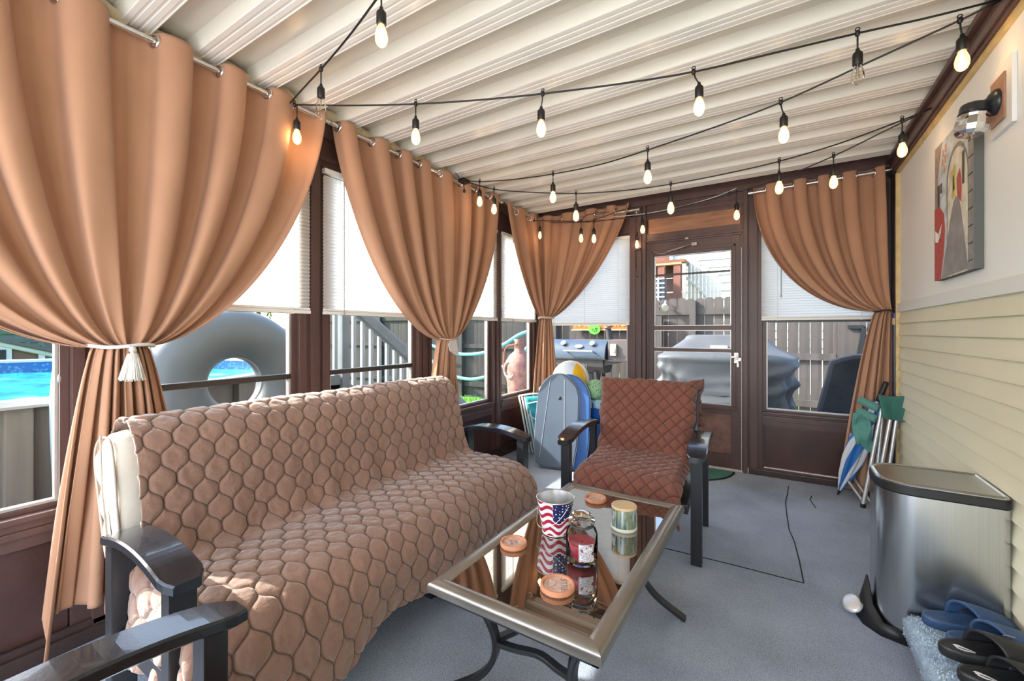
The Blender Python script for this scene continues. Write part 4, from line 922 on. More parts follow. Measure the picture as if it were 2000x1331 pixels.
WC = [(-2.22, 2.774, 2.506), (-2.03, 2.744, 2.449), (-1.692, 2.692, 2.385), (-1.323, 2.635, 2.336), (-0.97, 2.58, 2.308), (-0.654, 2.531, 2.313), (-0.281, 2.473, 2.331), (0.004, 2.429, 2.356), (0.331, 2.378, 2.416), (0.595, 2.337, 2.465), (0.7, 2.321, 2.49)]
WD = [(-2.22, 2.774, 2.500), (-1.937, 2.811, 2.39), (-1.608, 2.854, 2.32), (-1.267, 2.899, 2.265), (-0.92, 2.945, 2.239), (-0.619, 2.985, 2.239), (-0.285, 3.029, 2.259), (-0.003, 3.066, 2.289), (0.294, 3.105, 2.343), (0.573, 3.141, 2.419), (0.7, 3.158, 2.461)]
WE = [(-2.20, 3.94, 2.424), (-1.941, 3.865, 2.368), (-1.597, 3.773, 2.295), (-1.454, 3.735, 2.267), (-0.942, 3.598, 2.222), (-0.614, 3.51, 2.225), (-0.306, 3.427, 2.237), (-0.009, 3.348, 2.267), (0.28, 3.27, 2.33), (0.514, 3.208, 2.403), (0.7, 3.158, 2.461)]
WA = [(-2.22, 1.30, 2.476), (-2.03, 1.262, 2.484), (-1.834, 1.223, 2.49), (-1.52, 1.137, 2.475), (-1.246, 1.052, 2.462), (-0.9, 0.95, 2.46), (-0.4, 0.80, 2.49), (0.7, 0.45, 2.52)]
strand('black string light cable rising from the rod to the top edge of the photo', WA, [WA[2], (-1.205, 1.040, 2.461)])
strand('longest black string light cable from the first curtain to the upper right', WB, [WB[0], WB[2], WB[4], WB[6], WB[8]])
strand('second black string light cable from the middle curtain to the upper right corner', WC, [WC[1], WC[3], WC[5], WC[7], WC[9]])
strand('third black string light cable ending at the screw by the picture', WD, [WD[1], WD[3], WD[5], WD[7], WD[9]])
strand('farthest black string light cable along the far wall', WE, [WE[0], WE[2], WE[3], WE[4], WE[6], WE[8]])
bulb(WA[2], 'unlit clear bulb beside the end of the first chrome rod', on=False, drop=0.075)
bulb((-1.205, 1.040, 2.461), 'lit bulb nearest the camera at the top of the photo', drop=0.055)
bulb((-2.205, 1.328, 2.470), 'lit bulb glowing against the first curtain below the rod', drop=0.07, power=0.9)
bulb(WB[2], 'lit bulb above the middle curtain, left on the longest cable', drop=0.066)
bulb(WB[4], 'lit bulb second from left hanging free on the longest cable', drop=0.062, sx=-0.008)
bulb(WB[6], 'lit bulb in the upper middle, tilted lead, third on the longest cable', drop=0.058, sx=0.022)
bulb(WB[8], 'unlit bulb at the upper right of the longest cable', on=False, drop=0.066)
bulb(WC[1], 'lit bulb directly beside the cable plug near the middle curtain', drop=0.06)
bulb(WC[3], 'lit bulb of the second cable over the corner curtain', drop=0.06)
bulb(WC[5], 'lit bulb of the second cable above the door', drop=0.06)
bulb(WC[7], 'lit bulb of the second cable with slanting lead, right of the door', drop=0.06, sx=0.012)
bulb(WC[9], 'lit bulb in front of the glossy brown beam beside the wall lamp', drop=0.06, sx=0.006, power=0.6)
bulb(WD[1], 'lit bulb over the right edge of the middle curtain', drop=0.06)
bulb(WD[3], 'lit bulb of the third cable over the corner curtain', drop=0.066)
bulb(WD[5], 'lit bulb of the third cable over the transom of the door', drop=0.062)
bulb(WD[7], 'lit bulb of the third cable in front of the right curtain', drop=0.062)
bulb(WD[9], 'lit bulb beside the screw where the beam meets the far corner', drop=0.066, power=0.6)
bulb((-2.12, 3.92, 2.405), 'small lit bulb glowing on the corner curtain left of its fold', drop=0.05, sc=0.8)
bulb(WE[2], 'small lit bulb on the corner curtain, left one of a close pair', drop=0.06, sc=0.9)
bulb(WE[3], 'small lit bulb on the corner curtain, right one of a close pair', drop=0.06, sc=0.9)
bulb((-1.12, 4.15, 2.385), 'lit bulb at the top left corner of the door frame', drop=0.05, power=0.5)
bulb((-0.30, 3.95, 2.428), 'lit bulb glowing on the right end of the tan transom panel', drop=0.12, power=0.7)
bulb(WE[8], 'lit bulb hanging before the rings of the right curtain', drop=0.062)
bulb((-1.20, 4.266, 2.245), 'lowest lit bulb on the post left of the door', drop=0.03, sx=0.0, sy=-0.028, sc=0.8, power=0.3)
# plug, spare leads and white cable
b = B(); b.box(-2.235, -2.17, 2.72, 2.80, 2.475, 2.505, bv=0.008); b.tube([(-2.20, 2.75, 2.48), (-2.19, 2.745, 2.44), (-2.185, 2.742, 2.41)], 0.004, 6); b.sphere((-2.185, 2.742, 2.40), 0.012, 0.012, 0.016, 10, 8); b.tube([(-2.20, 2.70, 2.50), (-2.22, 2.68, 2.53), (-2.24, 2.69, 2.545)], 0.003, 6)
tag(obj('cable_plug', b, M['black'], smooth=True), 'black plug and knotted cable ends tied to the middle curtain rod', 'plug')
b = B(); P, _ = spline([(-1.74, 4.17, 2.41), (-1.4, 4.16, 2.40), (-1.12, 4.15, 2.385), (-0.8, 4.12, 2.39), (-0.5, 4.05, 2.41), (-0.30, 3.95, 2.43)], 40); b.tube(P.tolist(), 0.003, 6)
tag(obj('white_cable', b, M['cord_white'], smooth=True), 'thin white cable strung in front of the beam over the door', 'cable')
b = B(); P, _ = spline([(-2.10, 4.10, 2.43), (-1.9, 4.12, 2.40), (-1.72, 4.12, 2.385), (-1.55, 4.13, 2.40), (-1.38, 4.14, 2.44), (-1.22, 4.16, 2.47)], 40); b.tube(P.tolist(), 0.0035, 6)
P, _ = spline([(-1.74, 4.12, 2.40), (-1.70, 4.13, 2.445), (-1.60, 4.14, 2.46), (-1.45, 4.15, 2.455)], 20); b.tube(P.tolist(), 0.003, 6)
tag(obj('looped_cable', b, M['black'], smooth=True), 'black cable looped along the rod above the barbecue window', 'cable')
b = B(); P, _ = spline([(-1.20, 4.27, 2.10), (-1.215, 4.275, 2.02), (-1.225, 4.28, 1.95), (-1.215, 4.285, 1.90), (-1.235, 4.285, 1.90), (-1.21, 4.28, 1.93)], 24); b.tube(P.tolist(), 0.0025, 6); b.cyl((-1.205, 4.285, 1.80), (-1.205, 4.27, 1.80), 0.009, n=10); b.box(-1.225, -1.175, 4.26, 4.29, 2.065, 2.085, bv=0.003)
tag(obj('spare_lead', b, M['brown_dark'], smooth=True), 'short dark lead dangling on the post left of the door', 'cable')

# ------------------------------------------------------------------ wall lamp and picture
lamp = thing('wall_lamp', 'black outdoor wall lamp with faceted glass jar shade on a wooden plate', 'lamp', (XR, 2.385, 2.13))
b = B(); wbx(b, 'R', 2.28, 2.475, 2.015, 2.27, 0.006, 0.020, 0.004); obj('white_block', b, mat('white_block', (0.74, 0.72, 0.69), 0.5), lamp)
b = B(); wbx(b, 'R', 2.325, 2.445, 2.05, 2.225, 0.020, 0.027, 0.003); obj('wooden_plate', b, mat('copper_brown_plate', (0.36, 0.19, 0.12), 0.5, nscale=12, namt=0.2), lamp)
TX = Matrix.Translation((XR-0.027, 2.385, 2.135)) @ Matrix.Rotation(-PI/2, 4, 'Y') @ Matrix.Scale(0.80, 4)
b = B(); b.lathe([(0.060, 0), (0.061, 0.006), (0.056, 0.016), (0.040, 0.030), (0.026, 0.036), (0.022, 0.048), (0, 0.050)], 32, T=TX); obj('canopy', b, M['blackmetal_m'], lamp, smooth=True, auto=50)
b = B(); b.tube([(XR-0.045, 2.385, 2.135), (XR-0.055, 2.386, 2.139), (XR-0.065, 2.387, 2.140), (XR-0.085, 2.388, 2.138)], 0.013, 12); obj('arm', b, M['blackmetal_m'], lamp, smooth=True)
TC = Matrix.Translation((0.648, 2.390, 2.108)) @ Euler((0.0, math.radians(7), 0)).to_matrix().to_4x4() @ Matrix.Scale(0.84, 4)
b = B(); b.lathe([(0, 0.048), (0.040, 0.046), (0.050, 0.040), (0.053, 0.030), (0.053, 0.004), (0.056, 0.0), (0.0, 0.0)], 32, T=TC, cap=False); b.cyl((0.650, 2.390, 2.145), (0.651, 2.390, 2.156), 0.0035, n=8); obj('cap', b, M['blackmetal_m'], lamp, smooth=True, auto=40)
def facet(r, z): return (r, z)
b = B(); n = 16; vs = []; fs = []
pr = [(0.050, 0.0), (0.058, -0.010), (0.056, -0.022), (0.060, -0.034), (0.062, -0.060), (0.058, -0.085), (0.046, -0.098), (0.0, -0.100), (0.044, -0.094), (0.054, -0.083), (0.0575, -0.060), (0.056, -0.034), (0.052, -0.022), (0.054, -0.010), (0.046, 0.0)]
b.lathe(pr, 12, T=TC, cap=False); obj('glass_shade', b, glassmat('thick_lamp_glass', (0.93, 0.93, 0.92), 0.35, 0.03), lamp)

pic = thing('canvas_picture', 'unframed canvas painting of a grey path under an arch with red flowers', 'picture', (XR, 2.84, 1.52))
PY0, PY1, PZ0, PZ1 = 3.105, 2.575, 1.517, 2.212
b = B(); b.box(0.697, XR-0.006, PY1, PY0, PZ0, PZ1, bv=0.003); obj('canvas', b, mat('dark_canvas_edge', (0.10, 0.10, 0.095), 0.7), pic)
def pp(name, pts, col, k, nz=None):
    m = mat(name+'_paint', col, 0.6, nscale=nz or 18, namt=0.25, bump=0.15, bscale=90); n = len(pts); x0 = 0.6969-0.0004*k
    v = [(x0, PY0+(PY1-PY0)*u, PZ1+(PZ0-PZ1)*w) for u, w in pts]+[(x0+0.0003+0.0004*k, PY0+(PY1-PY0)*u, PZ1+(PZ0-PZ1)*w) for u, w in pts]
    f = [tuple(range(n))]+[tuple(range(n, 2*n))[::-1]]+[(i, (i+1) % n, n+(i+1) % n, n+i) for i in range(n)]
    return obj(name, B().add(v, f), m, pic)
pp('painted_wall', [(0, 0), (1, 0), (1, 1), (0, 1)], (0.50, 0.55, 0.60), 0)
pp('painted_stone', [(0, 0), (0.22, 0), (0.16, 0.10), (0.10, 0.22), (0.07, 0.46), (0, 0.46)], (0.28, 0.22, 0.20), 1, 30)
pp('painted_stone', [(0.88, 0.02), (1, 0.0), (1, 1), (0.88, 1)], (0.27, 0.25, 0.24), 1, 30)
ar = [(0.36, 0.62)]+[(0.62+0.27*math.cos(a), 0.36-0.24*math.sin(a)) for a in np.linspace(PI, 0, 16)]+[(0.90, 0.95), (0.86, 1.0), (0.36, 1.0)]
pp('painted_arch', ar, (0.17, 0.18, 0.17), 2)
ar2 = [(0.385, 0.62)]+[(0.63+0.245*math.cos(a), 0.37-0.215*math.sin(a)) for a in np.linspace(PI, 0, 16)]+[(0.885, 0.97), (0.84, 1.0), (0.38, 1.0)]
pp('painted_passage', ar2, (0.66, 0.61, 0.52), 3)
pp('painted_path', [(0.54, 0.50), (0.60, 0.475), (0.68, 0.49), (0.74, 0.60), (0.90, 0.985), (0.20, 1.0), (0.30, 0.86), (0.45, 0.62)], (0.27, 0.255, 0.26), 4, 10)
pp('painted_flowers', [(0, 0.46), (0.14, 0.46), (0.27, 0.53), (0.31, 0.66), (0.27, 0.82), (0.18, 1.0), (0, 1.0)], (0.42, 0.07, 0.06), 5, 60)
pp('painted_flowers', [(0.62, 0.36), (0.70, 0.31), (0.75, 0.40), (0.74, 0.54), (0.64, 0.48)], (0.45, 0.10, 0.08), 5, 60)
pp('painted_doorway', [(0.49, 0.28), (0.60, 0.25), (0.60, 0.47), (0.52, 0.48)], (0.55, 0.46, 0.12), 5)
pp('painted_figure', [(0.53, 0.33), (0.565, 0.32), (0.575, 0.42), (0.53, 0.43)], (0.05, 0.05, 0.04), 6)
pp('painted_window', [(0.76, 0.22), (0.81, 0.215), (0.81, 0.43), (0.765, 0.43)], (0.06, 0.05, 0.05), 6)
pp('painted_bird', [(0.02, 0.62), (0.12, 0.66), (0.22, 0.60), (0.20, 0.66), (0.11, 0.72), (0.03, 0.71)], (0.72, 0.74, 0.74), 6)
pp('painted_window', [(0.10, 0.30), (0.15, 0.30), (0.15, 0.46), (0.10, 0.46)], (0.05, 0.05, 0.05), 6)
pp('painted_window', [(0.18, 0.30), (0.215, 0.30), (0.215, 0.37), (0.18, 0.37)], (0.06, 0.06, 0.06), 6)
for uu, ww in ((0.24, 0.07), (0.31, 0.05), (0.22, 0.13), (0.30, 0.12), (0.28, 0.19)): pp('painted_shutter', [(uu, ww), (uu+0.035, ww), (uu+0.035, ww+0.05), (uu, ww+0.05)], (0.55, 0.26, 0.17), 6)
for ww in np.linspace(0.08, 0.94, 9): pp('painted_joint', [(0.89, ww), (0.99, ww-0.005), (0.99, ww+0.004), (0.89, ww+0.006)], (0.06, 0.06, 0.06), 6)

# ------------------------------------------------------------------ bin, step, rug, slides
steel = mat('brushed_stainless_steel', (0.50, 0.52, 0.54), 0.24, metal=1.0, nscale=3, namt=0.06, stretch=(120, 120, 0.6))
def dshape(x0, x1, y0, y1, r, rb, n=14):
    pts = []
    for cx_, cy_, a0, rr in ((x1-rb, y0+rb, -PI/2, rb), (x1-rb, y1-rb, 0, rb), (x0+r, y1-r, PI/2, r), (x0+r, y0+r, PI, r)):
        for i in range(n+1):
            a = a0+PI/2*i/n; pts.append((cx_+rr*math.cos(a), cy_+rr*math.sin(a)))
    return pts
can = thing('trash_can', 'tall stainless steel pedal bin with black rim against the siding', 'trash can', (0.53, 2.43, 0))
def shell(name, x0, x1, y0, y1, r, rb, zs, m, au=40):
    """zs: list of (inset, z)"""
    b = B(); n0 = None
    for ins, z in zs:
        p = dshape(x0+ins, x1-ins, y0+ins, y1-ins, max(r-ins, 0.003), max(rb-ins, 0.003)); n0 = len(p); b.v += [(x, y, z) for x, y in p]
    for k in range(len(zs)-1):
        for i in range(n0): b.f.append((k*n0+i, k*n0+(i+1) % n0, (k+1)*n0+(i+1) % n0, (k+1)*n0+i)); b.m.append(0)
    b.f.append(tuple(range(n0))[::-1]); b.f.append(tuple((len(zs)-1)*n0+i for i in range(n0))); b.m += [0, 0]
    return obj(name, b, m, can, smooth=True, auto=au)
shell('body', 0.345, 0.716, 2.27, 2.60, 0.115, 0.025, [(0, 0.035), (0, 0.597)], steel)
shell('black_band', 0.342, 0.719, 2.267, 2.603, 0.117, 0.027, [(0.001, 0.600), (0, 0.602), (0, 0.630), (0.001, 0.632)], mat('black_plastic_band', (0.012, 0.012, 0.013), 0.45), 25)
shell('steel_lid', 0.345, 0.716, 2.27, 2.60, 0.115, 0.025, [(0.002, 0.630), (0.0, 0.634), (0.0, 0.638), (0.005, 0.643), (0.012, 0.644), (0.016, 0.640), (0.022, 0.6395)], steel)
shell('base', 0.348, 0.716, 2.266, 2.604, 0.112, 0.03, [(0.004, 0.0), (0.0, 0.004), (0.0, 0.042), (0.004, 0.046)], M['black'])
b = B(); b.add([(0.43, 2.262, 0.05), (0.36, 2.30, 0.05), (0.335, 2.36, 0.085), (0.325, 2.40, 0.165), (0.322, 2.42, 0.18), (0.325, 2.46, 0.10), (0.335, 2.52, 0.045),
       (0.43, 2.262, 0.0), (0.35, 2.285, 0.0), (0.30, 2.34, 0.0), (0.285, 2.40, 0.0), (0.285, 2.44, 0.0), (0.30, 2.49, 0.0), (0.34, 2.53, 0.0)],
       [(0, 1, 8, 7), (1, 2, 9, 8), (2, 3, 10, 9), (3, 4, 11, 10), (4, 5, 12, 11), (5, 6, 13, 12)])
md_ = obj('kick_base', b, M['black'], can, smooth=True); md = md_.modifiers.new('t', 'SOLIDIFY'); md.thickness = 0.006; md.offset = -1
b = B(); T = Matrix.Translation((0.272, 2.405, 0.045)) @ Euler((math.radians(12), math.radians(-24), 0)).to_matrix().to_4x4() @ Matrix.Diagonal((0.040, 0.058, 0.010, 1)); b.lathe([(0, -1), (0.7, -0.8), (1, 0), (0.7, 0.8), (0, 1)], 32, T=T, cap=False); obj('pedal', b, mat('polished_pedal', (0.85, 0.85, 0.84), 0.35, metal=0.5), can, smooth=True)
b = B(); b.box(0.275, 0.34, 2.385, 2.425, 0.012, 0.028, bv=0.004); obj('pedal_arm', b, M['black'], can)

b = B(); b.box(0.440, XR, 0.9, 2.235, 0.0, 0.118, bv=0.006)
b.box(0.434, 0.445, 0.9, 2.24, 0.095, 0.118, bv=0.003)
tag(obj('door_step', b, mat('grey_brown_step', (0.13, 0.11, 0.105), 0.6, nscale=8, namt=0.2)), 'low dark step along the house wall under the shaggy rug', 'step')
# shaggy rug
rug = thing('shag_rug', 'pale blue shaggy rug draped over the low step at the bottom right', 'rug', (0.56, 1.65, 0.118))
rugm = mat('pale_blue_shag', (0.36, 0.47, 0.58), 0.95, nscale=40, namt=0.25)
RX0, RX1, RY0, RY1 = 0.428, 0.725, 1.0, 2.242
def rz_(x, y): return 0.132+0.006*math.sin(x*40)*math.sin(y*23)
b = B(); NXr, NYr = 26, 90; Pg = np.zeros((NYr, NXr, 3))
for i, y in enumerate(np.linspace(RY0, RY1, NYr)):
    for j, q in enumerate(np.linspace(-0.05, RX1-RX0, NXr)):
        if q < 0: Pg[i, j] = (RX0-0.004+0.003*math.sin(y*31), y, max(0.02, rz_(RX0, y)+q*1.2))
        else: Pg[i, j] = (RX0+q, y, rz_(RX0+q, y))
b.grid(Pg); o = obj('rug_backing', b, rugm, rug, smooth=True); md = o.modifiers.new('t', 'SOLIDIFY'); md.thickness = 0.010; md.offset = -1
b = B(); rs = random.Random(5)
for _ in range(30000):
    y = rs.uniform(RY0, RY1+0.004); q = rs.uniform(-0.055, RX1-RX0)
    if q < 0: x, z = RX0-0.004, rz_(RX0, y)+q*1.2; nx, nz = -1, 0.1
    else: x, z = RX0+q, rz_(RX0+q, y); nx, nz = 0, 1
    a = rs.uniform(0, 2*PI)+0.7*math.sin(x*30+y*17); L = rs.uniform(0.011, 0.020); h = rs.uniform(0.005, 0.014)
    dx, dy = math.cos(a)*L, math.sin(a)*L
    if nz == 1: tip = (x+dx, y+dy, z+h); mid_ = (x+dx*.45, y+dy*.45, z+h*1.2); wv = (-dy*0.09, dx*0.09, 0)
    else: tip = (x-h, y+dy*0.6, z-L*0.8); mid_ = (x-h*1.1, y+dy*.3, z-L*.3); wv = (0, 0.0014, 0)
    o_ = len(b.v); b.v += [(x-wv[0], y-wv[1], z), (x+wv[0], y+wv[1], z), (mid_[0]+wv[0], mid_[1]+wv[1], mid_[2]), (mid_[0]-wv[0], mid_[1]-wv[1], mid_[2]), tip]
    b.f += [(o_, o_+1, o_+2, o_+3), (o_+3, o_+2, o_+4)]; b.m += [0, 0]
o = obj('shag_pile', b, mat('blue_shag_fibre', (0.50, 0.61, 0.72), 0.9, nscale=15, namt=0.3), rug); o['kind'] = 'stuff'

def slide(x, y, rz, label, col, logo, group, tilt=0.0, z=0.146, strap_up=1.0, toe=1.0):
    t = thing('slide_sandal', label, 'sandal', (x, y, z), rz, group)
    t.rotation_euler = (0, math.radians(-tilt), rz); t.scale = (1.06, 1.08, 1.30)
    m = mat(label.split()[0]+'_foam_%d' % len(bpy.data.materials), col, 0.42, bump=0.1, bscale=200)
    L = 0.275; N = 40; A_ = 24; rows = []
    def hw(s): return 0.036+0.012*math.sin(PI*min(1, s*1.05))*s+0.006*s if 0 < s < 1 else 0.03
    b = B(); lv = [(0.90, 0.0), (1.0, 0.008), (1.0, 0.022), (0.93, 0.030), (0.80, 0.0275), (0.4, 0.0235)]
    out = []
    for k in range(48):
        a = 2*PI*k/48; s = 0.5-0.5*math.cos(a); w = math.sqrt(max(0, 1-abs(2*s-1)**3.2)); h = (0.037+0.014*s)*w; out.append(((s)*L, h*(1 if math.sin(a) >= 0 else -1)+0.006*math.sin(PI*s)))
    P_ = np.zeros((len(lv), 49, 3))
    for i, (k, zz) in enumerate(lv):
        for j in range(49):
            ox, oy = out[j % 48]; P_[i, j] = (L/2+(ox-L/2)*(1-(1-k)*0.35), oy*k, zz+0.012*max(0, ox/L-0.75)*toe+0.008*max(0, 0.2-ox/L)*2)
    b.grid(P_); o_ = len(b.v); b.v.append((L/2, 0, 0.0225)); ln = (len(lv)-1)*49
    for j in range(48): b.f.append((ln+j, o_, ln+j+1)); b.m.append(0)
    b.f.append(tuple(range(48))); b.m.append(0)
    so_ = obj('sole', b, m, t, smooth=True, local=True)
    b = B(); Q = np.zeros((20, 19, 3)); R2 = np.zeros((20, 19, 3))
    for i, s in enumerate(np.linspace(0.42, 0.88, 20)):
        top = (0.062-0.026*((s-0.42)/0.46)**1.5)*strap_up; w = 0.053
        for j, a in enumerate(np.linspace(-PI/2-0.12, PI/2+0.12, 19)):
            Q[i, j] = (s*L-0.022*math.sin(a)*(1-(s-0.42)/0.46), w*math.sin(a)*1.0, 0.010+top*max(0, math.cos(a))**0.62+(0.0 if abs(a) < PI/2 else -0.002))
    b.grid(Q); st = obj('strap', b, m, t, smooth=True, local=True); md = st.modifiers.new('t', 'SOLIDIFY'); md.thickness = 0.007; md.offset = 0
    if logo:
        wm_ = mat('white_print_%d' % len(bpy.data.materials), (0.8, 0.8, 0.8), 0.5)
        # curved tick-like emblem with an oval outline on the footbed
        b = B(); pts = [(-0.024, 0.006), (-0.020, 0.011), (-0.010, 0.013), (0.0, 0.011), (0.012, 0.004), (0.030, -0.010), (0.012, -0.001), (0.002, 0.003), (-0.006, 0.004), (-0.004, 0.000), (0.008, -0.007), (0.030, -0.012), (0.004, -0.011), (-0.010, -0.004), (-0.014, 0.002), (-0.010, 0.008), (-0.017, 0.008)]
        b.prism([(0.055+px, py*1.2) for px, py in pts], 0.0300, 0.0306); lg = obj('printed_emblem', b, wm_, so_, local=True)
        lg.location = (0, 0, -0.0045)
        b = B(); T = Matrix.Translation((0.19, 0.025, 0.062)) @ Euler((math.radians(-35), 0.1, 0)).to_matrix().to_4x4(); b.box(-0.012, 0.012, -0.006, 0.006, -0.001, 0.0012, T=T); obj('strap_tag', b, mat('grey_tag', (0.2, 0.2, 0.2), 0.5), st, local=True)
    return t
slide(0.455, 2.185, math.radians(15), 'blue foam slide closest to the steel bin, its wide strap near the wall', (0.035, 0.075, 0.165), False, 'pair of blue slides', strap_up=1.05)
slide(0.495, 2.075, math.radians(17), 'blue foam slide partly under the black ones', (0.045, 0.09, 0.19), False, 'pair of blue slides', z=0.148, strap_up=1.05)
slide(0.452, 1.975, math.radians(16), 'black slide with white emblem lying on the blue slide side', (0.018, 0.018, 0.02), True, 'pair of black slides', z=0.165, strap_up=0.95)
slide(0.472, 1.875, math.radians(13), 'black slide with white emblem nearest the bottom edge of the photo', (0.014, 0.015, 0.016), True, 'pair of black slides', z=0.152, strap_up=0.95)

# ------------------------------------------------------------------ door mat
pts = [(-0.70+0.365*math.cos(a), 4.235-0.40*math.sin(a)) for a in np.linspace(0, PI, 40)]
dm = thing('door_mat', 'half-round teal green door mat at the door threshold', 'door mat', (-0.70, 4.05, 0))
b = B(); b.prism(pts, 0.001, 0.007); obj('rubber_backing', b, M['black'], dm)
b = B(); b.prism([(-0.70+0.352*math.cos(a), 4.233-0.385*math.sin(a)) for a in np.linspace(0.02, PI-0.02, 40)], 0.007, 0.011); obj('teal_pile', b, mat('teal_mat_pile', (0.06, 0.19, 0.17), 0.95, nscale=180, namt=0.2, bump=0.5, bscale=300), dm)

# ------------------------------------------------------------------ umbrella, camp stool, pole
def along(p0, p1):
    p0 = Vector(p0); d = Vector(p1)-p0; return Matrix.Translation(p0) @ d.to_track_quat('Z', 'Y').to_matrix().to_4x4(), d.length
um = thing('closed_umbrella', 'rolled blue and white golf umbrella leaning in the right corner', 'umbrella', (0.39, 4.13, 0))
T, L = along((0.385, 4.09, 0.03), (0.655, 4.06, 0.885))
ns_, na = 46, 96; Pu = np.zeros((ns_, na+1, 3))
rp = [(0, 0.007), (0.05, 0.022), (0.15, 0.045), (0.30, 0.064), (0.45, 0.066), (0.56, 0.050), (0.635, 0.036), (0.66, 0.033), (0.70, 0.043), (0.76, 0.040), (0.815, 0.024), (0.83, 0.013)]
for i, s in enumerate(np.linspace(0, 0.83, ns_)):
    r = np.interp(s, [p[0] for p in rp], [p[1] for p in rp])
    for j in range(na+1):
        a = 2*PI*j/na; f = abs(math.sin(4*a+s*7)); rr = r*(0.72+0.38*f**0.7); Pu[i, j] = (rr*math.cos(a+s*1.3), rr*math.sin(a+s*1.3), s*L)
b = B(); b.grid(Pu); k = 0
for i in range(ns_-1):
    for j in range(na): b.m[k] = int(((j/na*8)+0.3) % 8) % 2; k += 1
b.v = [tuple(T @ Vector(v)) for v in b.v]
obj('canopy', b, [mat('umbrella_white', (0.62, 0.63, 0.66), 0.6), mat('umbrella_blue', (0.02, 0.14, 0.42), 0.55)], um, smooth=True)
b = B(); b.lathe([(0.036, 0.635*L), (0.039, 0.645*L), (0.036, 0.665*L)], 20, T=T, cap=False); obj('tie_band', b, mat('umbrella_band', (0.03, 0.12, 0.30), 0.6), um)
b = B(); b.lathe([(0, 0.81*L), (0.014, 0.815*L), (0.017, 0.85*L), (0.017, 0.985*L), (0.013, L), (0, L)], 16, T=T, cap=False); obj('handle', b, M['black'], um, smooth=True)
b = B(); b.lathe([(0, -0.034), (0.006, -0.033), (0.011, 0.0), (0.008, 0.02)], 12, T=T, cap=False); obj('tip', b, M['black'], um, smooth=True)

cs = thing('folding_chair', 'folded green camp chair with grey aluminium legs leaning in the right corner', 'folding chair', (0.60, 3.98, 0))
alum = mat('matt_aluminium_tube', (0.50, 0.51, 0.52), 0.35, metal=0.7, nscale=30, namt=0.1)
green = fabric('green_camp_canvas', (0.035, 0.145, 0.115), bump=0.2, bs=20)
teal2 = fabric('pale_green_canvas', (0.10, 0.28, 0.24), bump=0.3, bs=20)
for a0, a1 in (((0.500, 3.885, 0.02), (0.615, 3.97, 0.70)), ((0.565, 3.93, 0.02), (0.632, 4.03, 0.70)), ((0.560, 3.885, 0.02), (0.668, 3.975, 0.68)), ((0.61, 3.90, 0.02), (0.700, 3.985, 0.67))):
    b = B(); b.cyl(a0, a1, 0.0125, n=14); obj('leg', b, alum, cs, smooth=True, auto=40)
b = B(); b.tube([(0.46, 4.10, 0.48), (0.435, 4.09, 0.16), (0.44, 4.06, 0.12), (0.505, 3.92, 0.035), (0.52, 3.90, 0.03)], 0.011, 10); obj('foot_bar', b, alum, cs, smooth=True)
b = B(); b.tube([(0.51, 4.13, 0.50), (0.475, 4.12, 0.17), (0.48, 4.09, 0.13), (0.545, 3.95, 0.04), (0.56, 3.92, 0.03)], 0.011, 10); obj('foot_bar', b, alum, cs, smooth=True)
for p in ((0.50, 3.885), (0.565, 3.93), (0.56, 3.885), (0.61, 3.90)):
    b = B(); b.lathe([(0, 0), (0.016, 0), (0.0155, 0.028), (0, 0.028)], 14, T=Matrix.Translation((p[0], p[1], 0)), cap=False); obj('rubber_foot', b, M['black'], cs, smooth=True, auto=40)
b = B(); Pg = np.zeros((14, 26, 3))
for i, s in enumerate(np.linspace(0, 1, 14)):
    for j, u in enumerate(np.linspace(0, 1, 26)):
        Pg[i, j] = (0.60+0.125*u+0.006*s, 3.93-0.012*math.sin(u*9)*s+0.03*math.sin(PI*u)-0.02*abs(math.sin(u*PI*1.5))*s, 0.805-0.012*math.sin(PI*u)-0.155*s-0.02*u*s)
b.grid(Pg); 
o = obj('green_sling', b, green, cs, smooth=True); md = o.modifiers.new('t', 'SOLIDIFY'); md.thickness = 0.012
for (x0, y0, z0, w, h, r) in ((0.50, 4.02, 0.72, 0.13, 0.085, 0.028), (0.485, 3.99, 0.645, 0.12, 0.09, 0.028)):
    b = B(); T2 = Matrix.Translation((x0+0.05, y0, z0)) @ Euler((0.1, math.radians(22), math.radians(-30))).to_matrix().to_4x4()
    b.lathe([(0, -w/2), (r*0.8, -w/2), (r, -w/2+0.008), (r, w/2-0.008), (r*0.8, w/2), (0, w/2)], 18, T=T2 @ Matrix.Rotation(PI/2, 4, 'Y'), cap=False); obj('rolled_canvas', b, teal2, cs, smooth=True)
b = B(); Pg = np.zeros((20, 14, 3))
for i, s in enumerate(np.linspace(0, 1, 20)):
    for j, u in enumerate(np.linspace(0, 1, 14)):
        Pg[i, j] = (0.455+0.11*u-0.03*s+0.05*s*s+0.008*math.sin(u*12), 3.99-0.018*math.sin(s*9+u*4)-0.02*s, 0.655-0.27*s+0.02*math.sin(u*6)*s+0.06*s*(abs(u-0.6)))
b.grid(Pg); o = obj('hanging_pocket', b, teal2, cs, smooth=True); md = o.modifiers.new('t', 'SOLIDIFY'); md.thickness = 0.008

